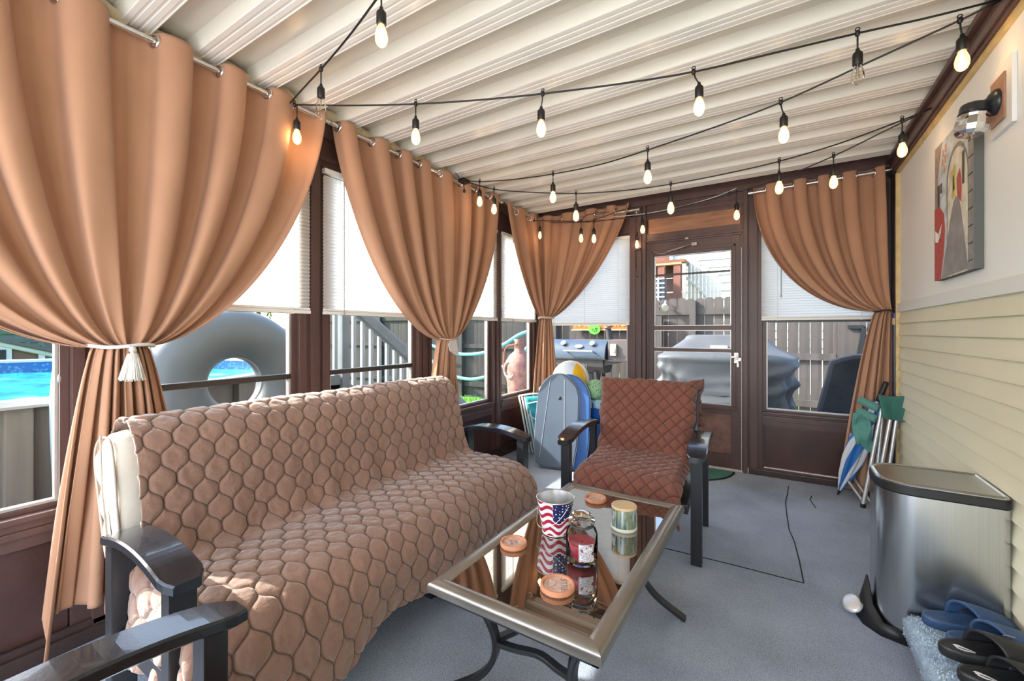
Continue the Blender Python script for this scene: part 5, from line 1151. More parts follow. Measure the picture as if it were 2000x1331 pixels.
pl = thing('broom_pole', 'navy blue pole with a tan band standing in the right corner', 'pole', (0.705, 4.10, 0))
b = B(); b.cyl((0.705, 4.10, 0.0), (0.705, 4.10, 1.30), 0.0125, n=14); obj('navy_shaft', b, mat('navy_metal', (0.012, 0.022, 0.06), 0.3), pl, smooth=True, auto=40)
b = B(); b.cyl((0.705, 4.10, 1.30), (0.705, 4.10, 1.347), 0.0130, n=14); obj('tan_band', b, mat('tan_band', (0.50, 0.36, 0.21), 0.6), pl, smooth=True, auto=40)
b = B(); b.cyl((0.705, 4.10, 1.347), (0.705, 4.10, 1.378), 0.0135, 0.012, n=14); b.sphere((0.705, 4.10, 1.380), 0.012, n=12, k=8); obj('blue_tip', b, mat('bright_navy_cap', (0.008, 0.02, 0.16), 0.3), pl, smooth=True, auto=40)

# ------------------------------------------------------------------ beach things in the left corner
def board(loc, rz, lean, label, col, w=0.40, h=0.86, side=(0.02, 0.02, 0.022), ridges=True, group='body boards leaning by the armchair'):
    t = thing('body_board', label, 'body board', loc, rz, group); t.rotation_euler = (math.radians(-lean), 0, rz)
    pts = []
    for a in np.linspace(0, PI, 26): pts.append((w/2*math.cos(a), h-0.25+0.25*math.sin(a)))
    pts += [(-w/2-0.006, h-0.45), (-w/2-0.002, 0.20), (-w/2+0.02, 0.04), (-w/2+0.07, 0.004), (0, -0.0), (w/2-0.07, 0.004), (w/2-0.02, 0.04), (w/2+0.002, 0.20), (w/2+0.006, h-0.45)]
    cxp = sum(p[0] for p in pts)/len(pts); n = len(pts)
    def lay(k, y): return [(p[0]*k, y, h/2+(p[1]-h/2)*k) for p in pts]
    b = B(); b.v = lay(0.975, -0.026)+lay(1.0, -0.018)+lay(1.0, 0.018)+lay(0.975, 0.026)
    for r_ in range(3):
        for i in range(n): b.f.append((r_*n+i, r_*n+(i+1) % n, (r_+1)*n+(i+1) % n, (r_+1)*n+i)); b.m.append(1 if r_ == 1 else 0)
    b.f += [tuple(range(n))[::-1], tuple(range(3*n, 4*n))]; b.m += [0, 0]
    obj('deck', b, [mat('deck_%d' % len(bpy.data.materials), col, 0.38, nscale=4, namt=0.08), mat('rail_%d' % len(bpy.data.materials), side, 0.4)], t, local=True)
    b = B(); rim_ = [(p[0], 0.0, p[1]) for p in pts]; b.tube([(x*1.004, -0.012, z) for x, _, z in rim_+rim_[:1]], 0.0035, 6, cap=False); obj('rail_piping', b, mat('pale_piping_%d' % len(bpy.data.materials), (0.5, 0.53, 0.55), 0.4), t, local=True)
    if ridges:
        for x0, x1 in ((-0.085, -0.135), (0.055, 0.10)):
            b = B(); b.tube([(x0, -0.027, h-0.06), ((x0+x1)/2, -0.027, h*0.5), (x1, -0.027, 0.08)], 0, flat=(0.006, 0.004), up=(0, -1, 0)); obj('raised_channel', b, mat('channel_%d' % len(bpy.data.materials), (0.30, 0.34, 0.40), 0.35), t, local=True)
        b = B(); b.lathe([(0, 0.0), (0.014, 0.0), (0.016, 0.003), (0.012, 0.007), (0, 0.007)], 18, T=Matrix.Translation((0.02, -0.025, h*0.73)) @ Matrix.Rotation(PI/2, 4, 'X'), cap=False); obj('leash_plug', b, M['black'], t, smooth=True, local=True)
    return t
board((-1.735, 3.475, 0.012), math.radians(9), 13, 'slate grey body board leaning in the sun beside the armchair', (0.085, 0.115, 0.16))
board((-1.655, 3.525, 0.012), math.radians(9), 12, 'bright blue body board standing behind the grey one', (0.02, 0.10, 0.33), w=0.42, h=0.85, side=(0.02, 0.10, 0.33), ridges=False)
cool = thing('storage_tub', 'bright blue lidded plastic tub with a white label behind the boards', 'tub', (-1.66, 3.93, 0))
bl = mat('blue_plastic', (0.012, 0.085, 0.32), 0.35); b = B(); b.box(-1.96, -1.36, 3.765, 4.08, 0.0, 0.40, bv=0.02); b.box(-1.97, -1.35, 3.755, 4.09, 0.30, 0.33, bv=0.006); obj('tub', b, bl, cool)
b = B(); b.box(-1.985, -1.335, 3.745, 4.10, 0.40, 0.435, bv=0.01); b.box(-1.96, -1.36, 3.765, 4.08, 0.435, 0.60, bv=0.02); obj('lid', b, bl, cool)
b = B(); b.box(-1.50, -1.43, 3.738, 3.742, 0.40, 0.44, bv=0.001); obj('white_label', b, mat('white_label', (0.75, 0.76, 0.78), 0.5), cool)
tw = mat('patterned_towel', (0.3, 0.5, 0.6), 0.9); nt = tw.node_tree; v_ = nt.nodes.new('ShaderNodeTexVoronoi'); v_.inputs['Scale'].default_value = 28; tc_ = nt.nodes.new('ShaderNodeTexCoord'); nt.links.new(tc_.outputs['Object'], v_.inputs[0])
r_ = ramp_node(nt, [(0.12, (0.03, 0.18, 0.12)), (0.2, (0.30, 0.52, 0.62)), (0.75, (0.42, 0.58, 0.68)), (0.9, (0.28, 0.05, 0.30))]); nt.links.new(v_.outputs['Distance'], r_.inputs[0]); nt.links.new(r_.outputs[0], nt.nodes['Principled BSDF'].inputs['Base Color'])
b = B(); Pg = np.zeros((12, 24, 3))
for i, s in enumerate(np.linspace(0, 1, 12)):
    for j, u in enumerate(np.linspace(0, 1, 24)):
        q = s*0.30; Pg[i, j] = (-1.62+0.26*u, 3.98-min(q, 0.22)-0.006*math.sin(u*20)*(q > 0.2), 0.612-max(0, q-0.22)*0.95+0.004*math.sin(u*15+s*5))
b.grid(Pg); o = obj('beach_towel', b, tw, smooth=True); tag(o, 'pale blue patterned towel folded over the blue tub', 'towel'); md = o.modifiers.new('t', 'SOLIDIFY'); md.thickness = 0.008
# beach ball with gores
bbt = thing('beach_ball', 'inflated white and yellow beach ball on top of the blue tub', 'beach ball', (-1.745, 3.86, 0.601)); R = 0.182
Tb = Matrix.Translation((-1.745, 3.86, 0.601+R)) @ Euler((math.radians(20), math.radians(10), math.radians(52))).to_matrix().to_4x4()
b = B(); n, k = 48, 24; prof_ = [(R*math.sin(PI*t/k), -R*math.cos(PI*t/k)) for t in range(k+1)]; prof_[0] = (0, -R); prof_[-1] = (0, R); b.lathe(prof_, n, T=Tb, cap=False)
i_ = 0
for i in range(n):
    for t_ in range(k): b.m[i_] = 1 if (i//8) % 6 in (1, 4) else (2 if (i//8) % 6 == 3 else 0); i_ += 1
obj('ball_skin', b, [mat('ball_white', (0.80, 0.80, 0.80), 0.25), mat('ball_yellow', (0.88, 0.50, 0.02), 0.25), mat('ball_pale', (0.66, 0.74, 0.84), 0.25)], bbt, smooth=True)
gb = mat('green_net_ball', (0.20, 0.45, 0.22), 0.5); nt = gb.node_tree; v_ = nt.nodes.new('ShaderNodeTexVoronoi'); v_.inputs['Scale'].default_value = 75; tc_ = nt.nodes.new('ShaderNodeTexCoord'); nt.links.new(tc_.outputs['Object'], v_.inputs[0])
r_ = ramp_node(nt, [(0.25, (0.02, 0.12, 0.06)), (0.4, (0.30, 0.52, 0.28))]); nt.links.new(v_.outputs['Distance'], r_.inputs[0]); nt.links.new(r_.outputs[0], nt.nodes['Principled BSDF'].inputs['Base Color'])
b = B(); b.sphere((-1.475, 3.83, 0.702), 0.095, n=28, k=18); o = obj('net_ball', b, gb, smooth=True); tag(o, 'small green textured ball between beach ball and armchair', 'ball')
b = B(); b.sphere((-1.385, 3.84, 0.690), 0.07, 0.05, 0.075, n=20, k=12); o = obj('black_pouch', b, M['black'], smooth=True); tag(o, 'black object peeking out beside the green ball', 'pouch')
# folded teal beach chair with white tube frame
tc2 = thing('beach_chair', 'folded turquoise beach chair with white tube frame against the corner window', 'beach chair', (-2.20, 3.86, 0))
wt = mat('white_enamel_tube', (0.70, 0.75, 0.72), 0.3); tq_ = fabric('turquoise_canvas', (0.03, 0.36, 0.40), bump=0.15)
for dx, dy in ((0, 0), (0.028, 0.012), (0.056, 0.02), (0.084, 0.03)):
    b = B(); b.tube([(-2.315+dx, 3.82+dy, 0.575-dx*0.1), (-2.24+dx, 3.80+dy, 0.30), (-2.165+dx, 3.78+dy, 0.012)], 0.010, 10); obj('frame_tube', b, wt, tc2, smooth=True)
b = B(); b.tube([(-2.315, 3.82, 0.575), (-2.18, 3.88, 0.60), (-2.05, 3.94, 0.60)], 0.010, 10); b.tube([(-2.22, 3.83, 0.50), (-2.12, 3.87, 0.525), (-2.0, 3.92, 0.53)], 0.008, 8); b.tube([(-2.22, 3.80, 0.50), (-2.19, 3.79, 0.40), (-2.12, 3.81, 0.355), (-2.0, 3.85, 0.36)], 0.007, 8); obj('cross_tube', b, wt, tc2, smooth=True)
b = B(); b.grid(np.array([[(-2.225+0.01*math.sin(j), 3.815+u*0.11, 0.565-0.03*0-s*0.5) if False else (-2.235+0.22*u+0.045*s, 3.825+0.09*u-0.02*s, 0.575+0.02*u-0.47*s) for j, u in enumerate(np.linspace(0, 1, 10))] for s in np.linspace(0, 1, 12)])); o = obj('canvas_sling', b, tq_, tc2, smooth=True); md = o.modifiers.new('t', 'SOLIDIFY'); md.thickness = 0.005
# white inflated float leaning on the cooler
b = B(); b.sphere((-2.06, 3.93, 0.64), 0.075, 0.05, 0.055, 20, 12); o = obj('inflatable_pillow', b, mat('pale_float', (0.55, 0.70, 0.78), 0.3), smooth=True); tag(o, 'pale blue inflatable tucked between beach chair and boards', 'inflatable')

# ================================================================== outdoors
GZ0 = -0.12
grass = mat('lawn_green', (0.10, 0.24, 0.03), 0.9, nscale=14, namt=0.5, bump=0.8, bscale=60)
b = B(); b.box(-40, 30, YF+3.3, 40, GZ0-0.2, GZ0); b.box(-40, XL-1.9, -25, YF+3.3, GZ0-0.2, GZ0)
struct('lawn', b, grass, 'green grass around the porch', cat='ground')
b = B(); b.box(XL-1.9, 30, YF+0.1, YF+3.3, GZ0-0.2, GZ0); b.box(XL-1.9, XL-0.1, -25, YF+0.1, GZ0-0.2, GZ0); b.box(XL-0.1, 30, -25, YB-0.0, GZ0-0.2, GZ0)
struct('patio', b, mat('pale_concrete', (0.33, 0.32, 0.30), 0.9, nscale=5, namt=0.15), 'pale concrete paving outside the windows', cat='ground')
# grass tufts in the visible strip
b = B(); rs = random.Random(3)
for _ in range(9000):
    x = rs.uniform(-7.4, -4.4); y = rs.uniform(5.2, 6.86); h = rs.uniform(0.03, 0.08); a = rs.uniform(0, 6.28); w = 0.006
    o_ = len(b.v); b.v += [(x-w*math.cos(a), y-w*math.sin(a), GZ0), (x+w*math.cos(a), y+w*math.sin(a), GZ0), (x+rs.uniform(-.03, .03), y+rs.uniform(-.03, .03), GZ0+h)]; b.f.append((o_, o_+1, o_+2)); b.m.append(0)
o = obj('grass_blades', b, mat('bright_grass_blades', (0.20, 0.46, 0.06), 0.8, nscale=6, namt=0.4)); tag(o, 'bright green grass below the fence seen past the middle curtain', 'grass', kind='stuff')

fw_grey = mat('weathered_fence', (0.080, 0.070, 0.065), 0.85, nscale=5, namt=0.3, bump=0.4, bscale=30, stretch=(3, 3, 0.3))
fw_dark = mat('dark_fence', (0.050, 0.046, 0.045), 0.85, nscale=5, namt=0.3, bump=0.4, bscale=30, stretch=(3, 3, 0.3))
board_meshes = {}
def fence(name_label, p0, p1, ztop, m, pitch=0.135, gap=0.009, rails=(0.25, 0.90, 1.56), dogear=True, face=-1, cut=None, zbot=None, group=None):
    p0 = Vector((*p0, 0)); p1 = Vector((*p1, 0)); d = (p1-p0); L = d.length; rz = math.atan2(d.y, d.x); zbot = GZ0+0.03 if zbot is None else zbot
    t = thing('wooden_fence', name_label, 'fence', (p0.x, p0.y, GZ0), rz, group)
    w = pitch-gap; key = (round(w, 4), round(ztop, 3), m.name)
    if key not in board_meshes:
        z0, z1 = zbot-GZ0, ztop-GZ0; b = B(); th = 0.018; vs = []
        pts = [(0, z0), (w, z0), (w, z1-0.03), (w-0.03, z1), (0.03, z1), (0, z1-0.03)] if dogear else [(0, z0), (w, z0), (w, z1), (0, z1)]
        n = len(pts); vs = [(x, -th/2, z) for x, z in pts]+[(x, th/2, z) for x, z in pts]
        b.add(vs, [tuple(range(n)), tuple(range(n, 2*n))[::-1]]+[(i, n+i, n+(i+1) % n, (i+1) % n) for i in range(n)]); me = bpy.data.meshes.new('fence_board'); me.from_pydata(b.v, [], b.f); me.materials.append(m); board_meshes[key] = me
    k = int(L/pitch)
    for i in range(k):
        o = bpy.data.objects.new('fence_board', board_meshes[key]); COL.objects.link(o); o.parent = t; o.location = (i*pitch, random.uniform(-.002, .002), random.uniform(-.006, .006)); o.rotation_euler = (0, random.uniform(-.003, .003), 0)
    for z in rails:
        b = B(); b.box(0, L, face*0.01, face*0.045, z-GZ0-0.045, z-GZ0+0.045); obj('fence_rail', b, m, t, local=True)
    for x in np.arange(0, L+0.1, 2.4):
        b = B(); b.box(x-0.045, x+0.045, face*0.01 if face > 0 else -0.10, face*0.10 if face > 0 else -0.01, 0.0, ztop-GZ0-0.05); obj('fence_post', b, m, t, local=True)
    return t
fence('grey dog-eared board fence behind the covered grill and the door', (-3.55, 7.2), (0.64, 7.2), 1.776, fw_grey)
fence('grey vertical board gate section with metal hardware at the right', (0.66, 7.15), (3.6, 7.15), 1.80, fw_grey, pitch=0.15, gap=0.003, rails=(0.2, 1.5), dogear=False, face=1)
fence('dark board fence behind the blue hoses on the left', (-10.5, 6.9), (-3.6, 7.2), 1.70, fw_dark, pitch=0.14, gap=0.003, rails=(0.15, 0.95, 1.55), dogear=False)
# gate bracket
gt = thing('gate_latch', 'black metal latch bracket on the gate boards', 'latch', (0.86, 7.12, 1.2)); b = B(); b.box(0.76, 0.93, 7.11, 7.135, 1.285, 1.335, bv=0.004); b.add([(0.90, 7.11, 1.29), (0.955, 7.11, 1.29), (0.90, 7.11, 0.93), (0.85, 7.11, 0.93), (0.90, 7.135, 1.29), (0.955, 7.135, 1.29), (0.90, 7.135, 0.93), (0.85, 7.135, 0.93)], [(0, 1, 2, 3), (4, 7, 6, 5), (0, 4, 5, 1), (1, 5, 6, 2), (2, 6, 7, 3), (3, 7, 4, 0)]); b.tube([(0.97, 7.10, 1.34), (0.975, 7.08, 1.15), (0.985, 7.08, 0.98)], 0.008, 8); b.torus(0.03, 0.007, 16, 6, T=Matrix.Translation((0.98, 7.09, 1.17)) @ Matrix.Rotation(PI/2, 4, 'X'))
obj('bracket', b, M['blackmetal_m'], gt)
# hanging stub casting a shadow on the fence
# pale blue hoses
hs = mat('pale_blue_hose', (0.16, 0.55, 0.70), 0.35)
hose = thing('pool_hose', 'pale blue pool hose slung in two loops along the dark fence', 'hose', (-5.0, 6.78, 0.3))
for pts in ([(-6.9, 6.78, 1.20), (-6.45, 6.76, 1.02), (-6.12, 6.75, 0.915), (-5.795, 6.75, 0.825), (-5.323, 6.75, 0.79), (-4.876, 6.78, 0.845), (-4.454, 6.82, 1.013), (-4.166, 6.86, 1.182), (-3.943, 6.90, 1.26), (-3.83, 6.92, 1.25), (-3.85, 6.92, 1.12), (-4.2, 6.86, 0.75), (-4.62, 6.82, 0.51), (-4.86, 6.80, 0.37), (-5.257, 6.77, 0.295), (-5.725, 6.76, 0.353), (-6.034, 6.76, 0.50), (-6.5, 6.76, 0.75), (-6.9, 6.78, 0.9)],):
    P, _ = spline(pts, 120); b = B(); b.tube(P.tolist(), 0.034, 10); obj('hose_loop', b, hs, hose, smooth=True)
b = B(); b.box(-3.90, -3.78, 6.93, 7.05, 1.18, 1.30, bv=0.01); obj('hose_hook', b, M['blackmetal_m'], hose)
# terracotta chiminea
tp = thing('clay_chiminea', 'faded terracotta garden fire pot beside the corner window', 'fire pot', (-3.72, 6.15, GZ0))
b = B(); b.lathe([(0.10, 0), (0.16, 0.02), (0.19, 0.25), (0.205, 0.5), (0.22, 0.58), (0.245, 0.70), (0.235, 0.86), (0.17, 0.97), (0.09, 1.04), (0.075, 1.2), (0.095, 1.24), (0.06, 1.24)], 32, T=Matrix.Translation((-3.72, 6.15, GZ0)), cap=False); obj('clay_body', b, mat('faded_clay', (0.38, 0.19, 0.15), 0.8, nscale=9, namt=0.4), tp, smooth=True)
b = B(); T = Matrix.Translation((-3.78, 5.935, 0.62)) @ Matrix.Rotation(PI/2, 4, 'X') @ Matrix.Diagonal((0.8, 1.1, 1, 1)); b.torus(0.12, 0.025, 24, 8, T=T); obj('mouth_rim', b, mat('bleached_clay', (0.50, 0.36, 0.30), 0.8, nscale=40, namt=0.4), tp, smooth=True)
b = B(); P, _ = spline([(-3.98, 6.05, 0.62), (-3.96, 6.05, 0.88), (-3.90, 6.05, 1.0), (-3.70, 6.05, 1.04)], 16); b.tube(P.tolist(), 0.014, 6); obj('rusty_hoop', b, mat('rust_hoop', (0.30, 0.09, 0.05), 0.7), tp)

# pellet grill --------------------------------------------------------------
gr = thing('pellet_grill', 'blue-grey barrel pellet grill with chimney seen left of the door', 'grill', (-2.85, 6.5, GZ0))
gblue = mat('blue_grey_hammered', (0.042, 0.066, 0.10), 0.35, nscale=60, namt=0.15, coat=0.3); gdark = mat('charcoal_enamel', (0.045, 0.043, 0.043), 0.5, nscale=10, namt=0.2); gchr = mat('grill_chrome', (0.7, 0.7, 0.7), 0.2, metal=1.0)
GX0, GX1 = -3.42, -2.27
arc = [(6.5-0.235*math.cos(a), 0.83+0.295*math.sin(a)) for a in np.linspace(-0.05, PI+0.05, 20)]
b = B(); T = Matrix(((0, 0, 1, 0), (1, 0, 0, 0), (0, 1, 0, 0), (0, 0, 0, 1))); b.prism(arc, GX0, GX1, T=T); obj('barrel_lid', b, gblue, gr, smooth=True, auto=50)
tub = [(6.265, 0.825), (6.28, 0.70), (6.36, 0.60), (6.64, 0.60), (6.72, 0.70), (6.735, 0.825)]
b = B(); b.prism(tub, GX0+0.01, GX1-0.03, T=T); b.box(GX0-0.01, GX1+0.02, 6.255, 6.745, 0.81, 0.83, bv=0.004); obj('tub', b, gdark, gr)
b = B(); b.cyl((-2.92, 6.19, 0.945), (-2.43, 6.19, 0.945), 0.016, n=14)
for x in (-2.90, -2.45): b.cyl((x, 6.19, 0.945), (x, 6.27, 0.935), 0.012, n=10)
obj('handle_bar', b, gchr, gr, smooth=True, auto=40)
for x in (-2.98, -2.485):
    b = B(); TT = Matrix.Translation((x, 6.325, 1.06)) @ Matrix.Rotation(math.radians(52), 4, 'X'); b.lathe([(0, 0), (0.042, 0), (0.042, 0.022), (0.030, 0.024), (0, 0.020)], 24, T=TT, cap=False); b.tube([(x-0.05, 6.32, 1.05), (x, 6.30, 1.045), (x+0.05, 6.32, 1.05)], 0.006, 6); obj('thermometer', b, gchr, gr, smooth=True, auto=40)
b = B(); TT = Matrix.Translation((-2.70, 6.30, 1.015)) @ Matrix.Rotation(math.radians(55), 4, 'X') @ Matrix.Diagonal((1.9, 0.9, 1, 1)); b.lathe([(0, 0), (0.036, 0), (0.036, 0.008), (0.03, 0.011), (0, 0.011)], 28, T=TT, cap=False); obj('oval_badge', b, gchr, gr, smooth=True, auto=40)
text_part('tub_lettering', 'YO BE DEM', 0.105, Matrix.Translation((-2.82, 6.275, 0.70)) @ Euler((math.radians(84), 0, 0)).to_matrix().to_4x4(), mat('faint_emboss', (0.13, 0.12, 0.115), 0.5), gr, 0.004)
obj_b = B(); obj_b.cyl((-2.295, 6.62, 0.98), (-2.335, 6.62, 1.30), 0.055, 0.048, n=18); obj_b.cyl((-2.335, 6.62, 1.31), (-2.340, 6.62, 1.335), 0.075, 0.06, n=18); obj('chimney', obj_b, gdark, gr, smooth=True, auto=40)
b = B(); b.box(-2.24, -1.93, 6.33, 6.72, 0.80, 1.125, bv=0.01); obj('pellet_hopper', b, mat('hopper_brown', (0.12, 0.10, 0.098), 0.5), gr)
b = B(); b.box(-2.19, -2.10, 6.29, 6.335, 0.88, 1.06, bv=0.01); b.cyl((-2.14, 6.27, 0.97), (-2.14, 6.30, 0.97), 0.035, n=16); obj('glove_hook', b, mat('cream_glove', (0.62, 0.55, 0.40), 0.7), gr)
b = B(); b.box(-2.27, -1.93, 6.28, 6.34, 0.79, 0.815); b.add([(-2.3, 6.3, 0.72), (-1.98, 6.3, 0.79), (-2.3, 6.3, 0.79), (-2.3, 6.33, 0.72), (-1.98, 6.33, 0.79), (-2.3, 6.33, 0.79)], [(0, 1, 2), (3, 5, 4), (0, 3, 4, 1), (1, 4, 5, 2), (2, 5, 3, 0)]); obj('side_bracket', b, gdark, gr)
for x, dx in ((GX0+0.15, -0.08), (GX1-0.17, 0.10)):
    for y in (6.33, 6.67):
        b = B(); b.tube([(x, y, 0.62), (x+dx, y, GZ0)], 0, flat=(0.05, 0.05), up=(0, 1, 0)); obj('leg', b, gdark, gr)
b = B(); b.box(GX0+0.1, GX1-0.05, 6.34, 6.66, 0.06, 0.09); b.lathe([(0, 0), (0.11, 0), (0.13, 0.16), (0, 0.16)], 20, T=Matrix.Translation((-2.55, 6.5, 0.43))); obj('lower_shelf', b, gdark, gr)

sg = thing('orange_sign', 'orange banner sign with yellow lettering on the fence behind the grill', 'sign', (-2.72, 7.12, 1.25))
b = B(); b.box(-3.17, -2.14, 7.11, 7.135, 1.27, 1.58, bv=0.004); obj('board', b, mat('orange_sign', (0.66, 0.13, 0.02), 0.5), sg)
b = B()
for z in (1.272, 1.555): b.box(-3.19, -2.13, 7.10, 7.112, z, z+0.018)
obj('pale_edge', b, mat('sign_edge', (0.8, 0.55, 0.35), 0.5), sg)
text_part('lettering', 'Time', 0.21, Matrix.Translation((-2.42, 7.103, 1.405)) @ Matrix.Rotation(PI/2, 4, 'X'), mat('yellow_letters', (0.85, 0.62, 0.12), 0.5), sg, 0.002)
text_part('lettering', 'it is', 0.21, Matrix.Translation((-2.98, 7.103, 1.405)) @ Matrix.Rotation(PI/2, 4, 'X'), mat('yellow_letters_b', (0.85, 0.62, 0.12), 0.5), sg, 0.002)
lime = thing('lime_ornament', 'round lime green ornament hanging before the orange sign', 'ornament', (-2.745, 7.05, 1.21)); n = 20
b = B(); b.prism([((0.105+0.008*(k % 2))*math.cos(2*PI*k/n), (0.085+0.006*(k % 2))*math.sin(2*PI*k/n)) for k in range(n)], 0, 0.02, T=Matrix.Translation((-2.745, 7.09, 1.29)) @ Matrix.Rotation(PI/2, 4, 'X')); obj('disc', b, mat('lime_disc', (0.12, 0.75, 0.04), 0.5, nscale=60, namt=0.2), lime)
b = B()
for q, (dx, dz) in enumerate(((-0.03, 0.0), (0.02, 0.015), (0.04, -0.02), (0.0, -0.03), (0.045, 0.02))): b.box(-2.745+dx-0.007, -2.745+dx+0.007, 7.062, 7.069, 1.285+dz-0.016, 1.285+dz+0.016)
obj('dark_mark', b, mat('dark_green_mark', (0.02, 0.12, 0.02), 0.6), lime)

# grill under cover ----------------------------------------------------------
cov = thing('covered_grill', 'large grill under a grey weather cover outside the door', 'grill cover', (-0.55, 5.65, GZ0))
sec = [(-0.10, 0.70, 0.36), (0.30, 0.69, 0.36), (0.62, 0.66, 0.35), (0.86, 0.70, 0.37), (0.93, 0.735, 0.385), (0.965, 0.72, 0.37), (1.06, 0.55, 0.28), (1.16, 0.44, 0.20), (1.205, 0.40, 0.17), (1.212, 0.2, 0.08), (1.212, 0.0, 0.0)]
NA = 120; NV = 64; Pc = np.zeros((NV, NA+1, 3)); zz = np.linspace(0, 1, NV); S_, _ = spline(sec, NV)
for i in range(NV):
    z, hx, hy = S_[i]
    for j in range(NA+1):
        a = 2*PI*j/NA; c, s_ = math.cos(a), math.sin(a); e = 0.32
        x = hx*math.copysign(abs(c)**e, c); y = hy*math.copysign(abs(s_)**e, s_)
        low = max(0, min(1, (0.93-z)/0.5)); fold = low*(0.034*math.sin(a*9+z*6)+0.020*math.sin(a*17-z*11+1))+0.012*math.sin(x*9+z*13+y*5)*min(1, hx/0.4)
        if y < 0 and z < 0.9: fold += 0.06*math.exp(-((z-(0.30+0.55*abs(x+0.05)))/0.05)**2)+0.05*math.exp(-((z-(0.55+0.45*abs(x+0.05)))/0.04)**2)
        rr = 1+fold/max(0.15, math.hypot(x, y)); Pc[i, j] = (-0.56+x*rr, 5.65+y*rr, z)
b = B(); b.grid(Pc); obj('weather_cover', b, mat('grey_vinyl_cover', (0.09, 0.10, 0.115), 0.45, nscale=2, namt=0.12, bump=0.3, bscale=18), cov, smooth=True)
b = B(); b.box(-0.68, -0.50, 5.365, 5.372, 1.062, 1.092, T=None); obj('white_tag', b, mat('white_cover_label', (0.75, 0.76, 0.78), 0.5), cov)
b = B(); b.cyl((-1.22, 5.42, GZ0+0.1), (-1.22, 5.48, GZ0+0.1), 0.10, n=20); obj('wheel', b, M['black'], cov)
# recliner back outside right window
rc = thing('outdoor_recliner', 'dark upholstered outdoor chair back beyond the right window', 'chair', (0.75, 5.25, GZ0))
pts = [(0.27, 0.30), (0.325, 0.52), (0.385, 0.80), (0.40, 0.90), (0.42, 0.965), (0.50, 1.0), (0.60, 1.03), (0.75, 1.04), (0.90, 1.03), (1.02, 0.99), (1.09, 0.90), (1.12, 0.70), (1.17, 0.30)]
def rl(k, y, dz=0): return [(0.73+(x-0.73)*k, y, 0.65+(z-0.65)*k+dz) for x, z in pts]
b = B(); n = len(pts); b.v = rl(0.86, 5.175)+rl(0.90, 5.16)+rl(0.985, 5.165)+rl(1.0, 5.19)+rl(1.0, 5.27)+rl(0.97, 5.30)
for k in range(5):
    for i in range(n-1): b.f.append((k*n+i, k*n+i+1, (k+1)*n+i+1, (k+1)*n+i)); b.m.append(0 if k > 0 else 1)
b.f += [tuple(range(n))[::-1], tuple(range(5*n, 6*n))]; b.m += [1, 0]
obj('padded_back', b, [mat('charcoal_piping_fabric', (0.038, 0.040, 0.055), 0.7), mat('charcoal_fabric', (0.022, 0.023, 0.026), 0.8, nscale=20, namt=0.2)], rc, smooth=True, auto=60)
b = B(); b.box(0.36, 1.12, 5.20, 5.85, 0.22, 0.36, bv=0.04); obj('seat', b, bpy.data.materials['charcoal_fabric'], rc, smooth=True)
for x, y in ((0.38, 5.2), (1.08, 5.2), (0.38, 5.8), (1.08, 5.8)):
    b = B(); b.box(x-0.02, x+0.02, y-0.02, y+0.02, GZ0, 0.3); obj('leg', b, M['blackmetal_m'], rc)
# spotlight on the fence
sp = thing('fence_spotlight', 'small silver spotlight clamped to the fence top rail', 'spotlight', (-1.56, 7.1, 1.60)); b = B(); b.cyl((-1.56, 7.08, 1.66), (-1.53, 6.98, 1.615), 0.045, 0.055, n=18); b.cyl((-1.56, 7.15, 1.74), (-1.56, 7.08, 1.67), 0.016, n=8); obj('lamp_head', b, M['alu'], sp, smooth=True, auto=40)
b = B(); b.cyl((-1.530, 6.98, 1.615), (-1.528, 6.974, 1.613), 0.046, n=18); obj('lens', b, mat('spot_lens', (0.5, 0.48, 0.35), 0.1), sp)
b = B(); b.box(-1.72, -1.60, 7.04, 7.14, GZ0, 1.50); obj_ = obj('fence_support_post', b, fw_grey); tag(obj_, 'square fence post below the silver spotlight', 'post')

# beyond the fence -----------------------------------------------------------
nh = thing('neighbour_house', 'white vinyl sided neighbouring house wall behind the fence', 'house', (-1.0, 11.2, GZ0))
vin = mat('white_vinyl', (0.60, 0.60, 0.58), 0.5, nscale=3, namt=0.04)
b = B(); b.box(-2.3, 5.0, 11.3, 11.8, GZ0, 6.2); obj('house_wall', b, vin, nh)
z = 0.9; mesh_b = None
while z < 5.8:
    if mesh_b is None:
        b = B(); b.add([(-2.3, 11.3, 0), (5, 11.3, 0), (5, 11.27, 0), (-2.3, 11.27, 0), (-2.3, 11.3, 0.19), (5, 11.3, 0.19)], [(0, 1, 2, 3), (3, 2, 5, 4), (0, 3, 4), (1, 5, 2)]); o = obj('siding_board', b, vin, nh); mesh_b = o.data
    else: o = bpy.data.objects.new('siding_board', mesh_b); COL.objects.link(o); o.parent = nh
    o.location = (0, 0, z); z += 0.19
b = B(); b.box(-2.45, -2.28, 11.2, 11.4, GZ0, 6.2); obj('corner_board', b, mat('white_corner_board', (0.7, 0.7, 0.68), 0.5), nh)
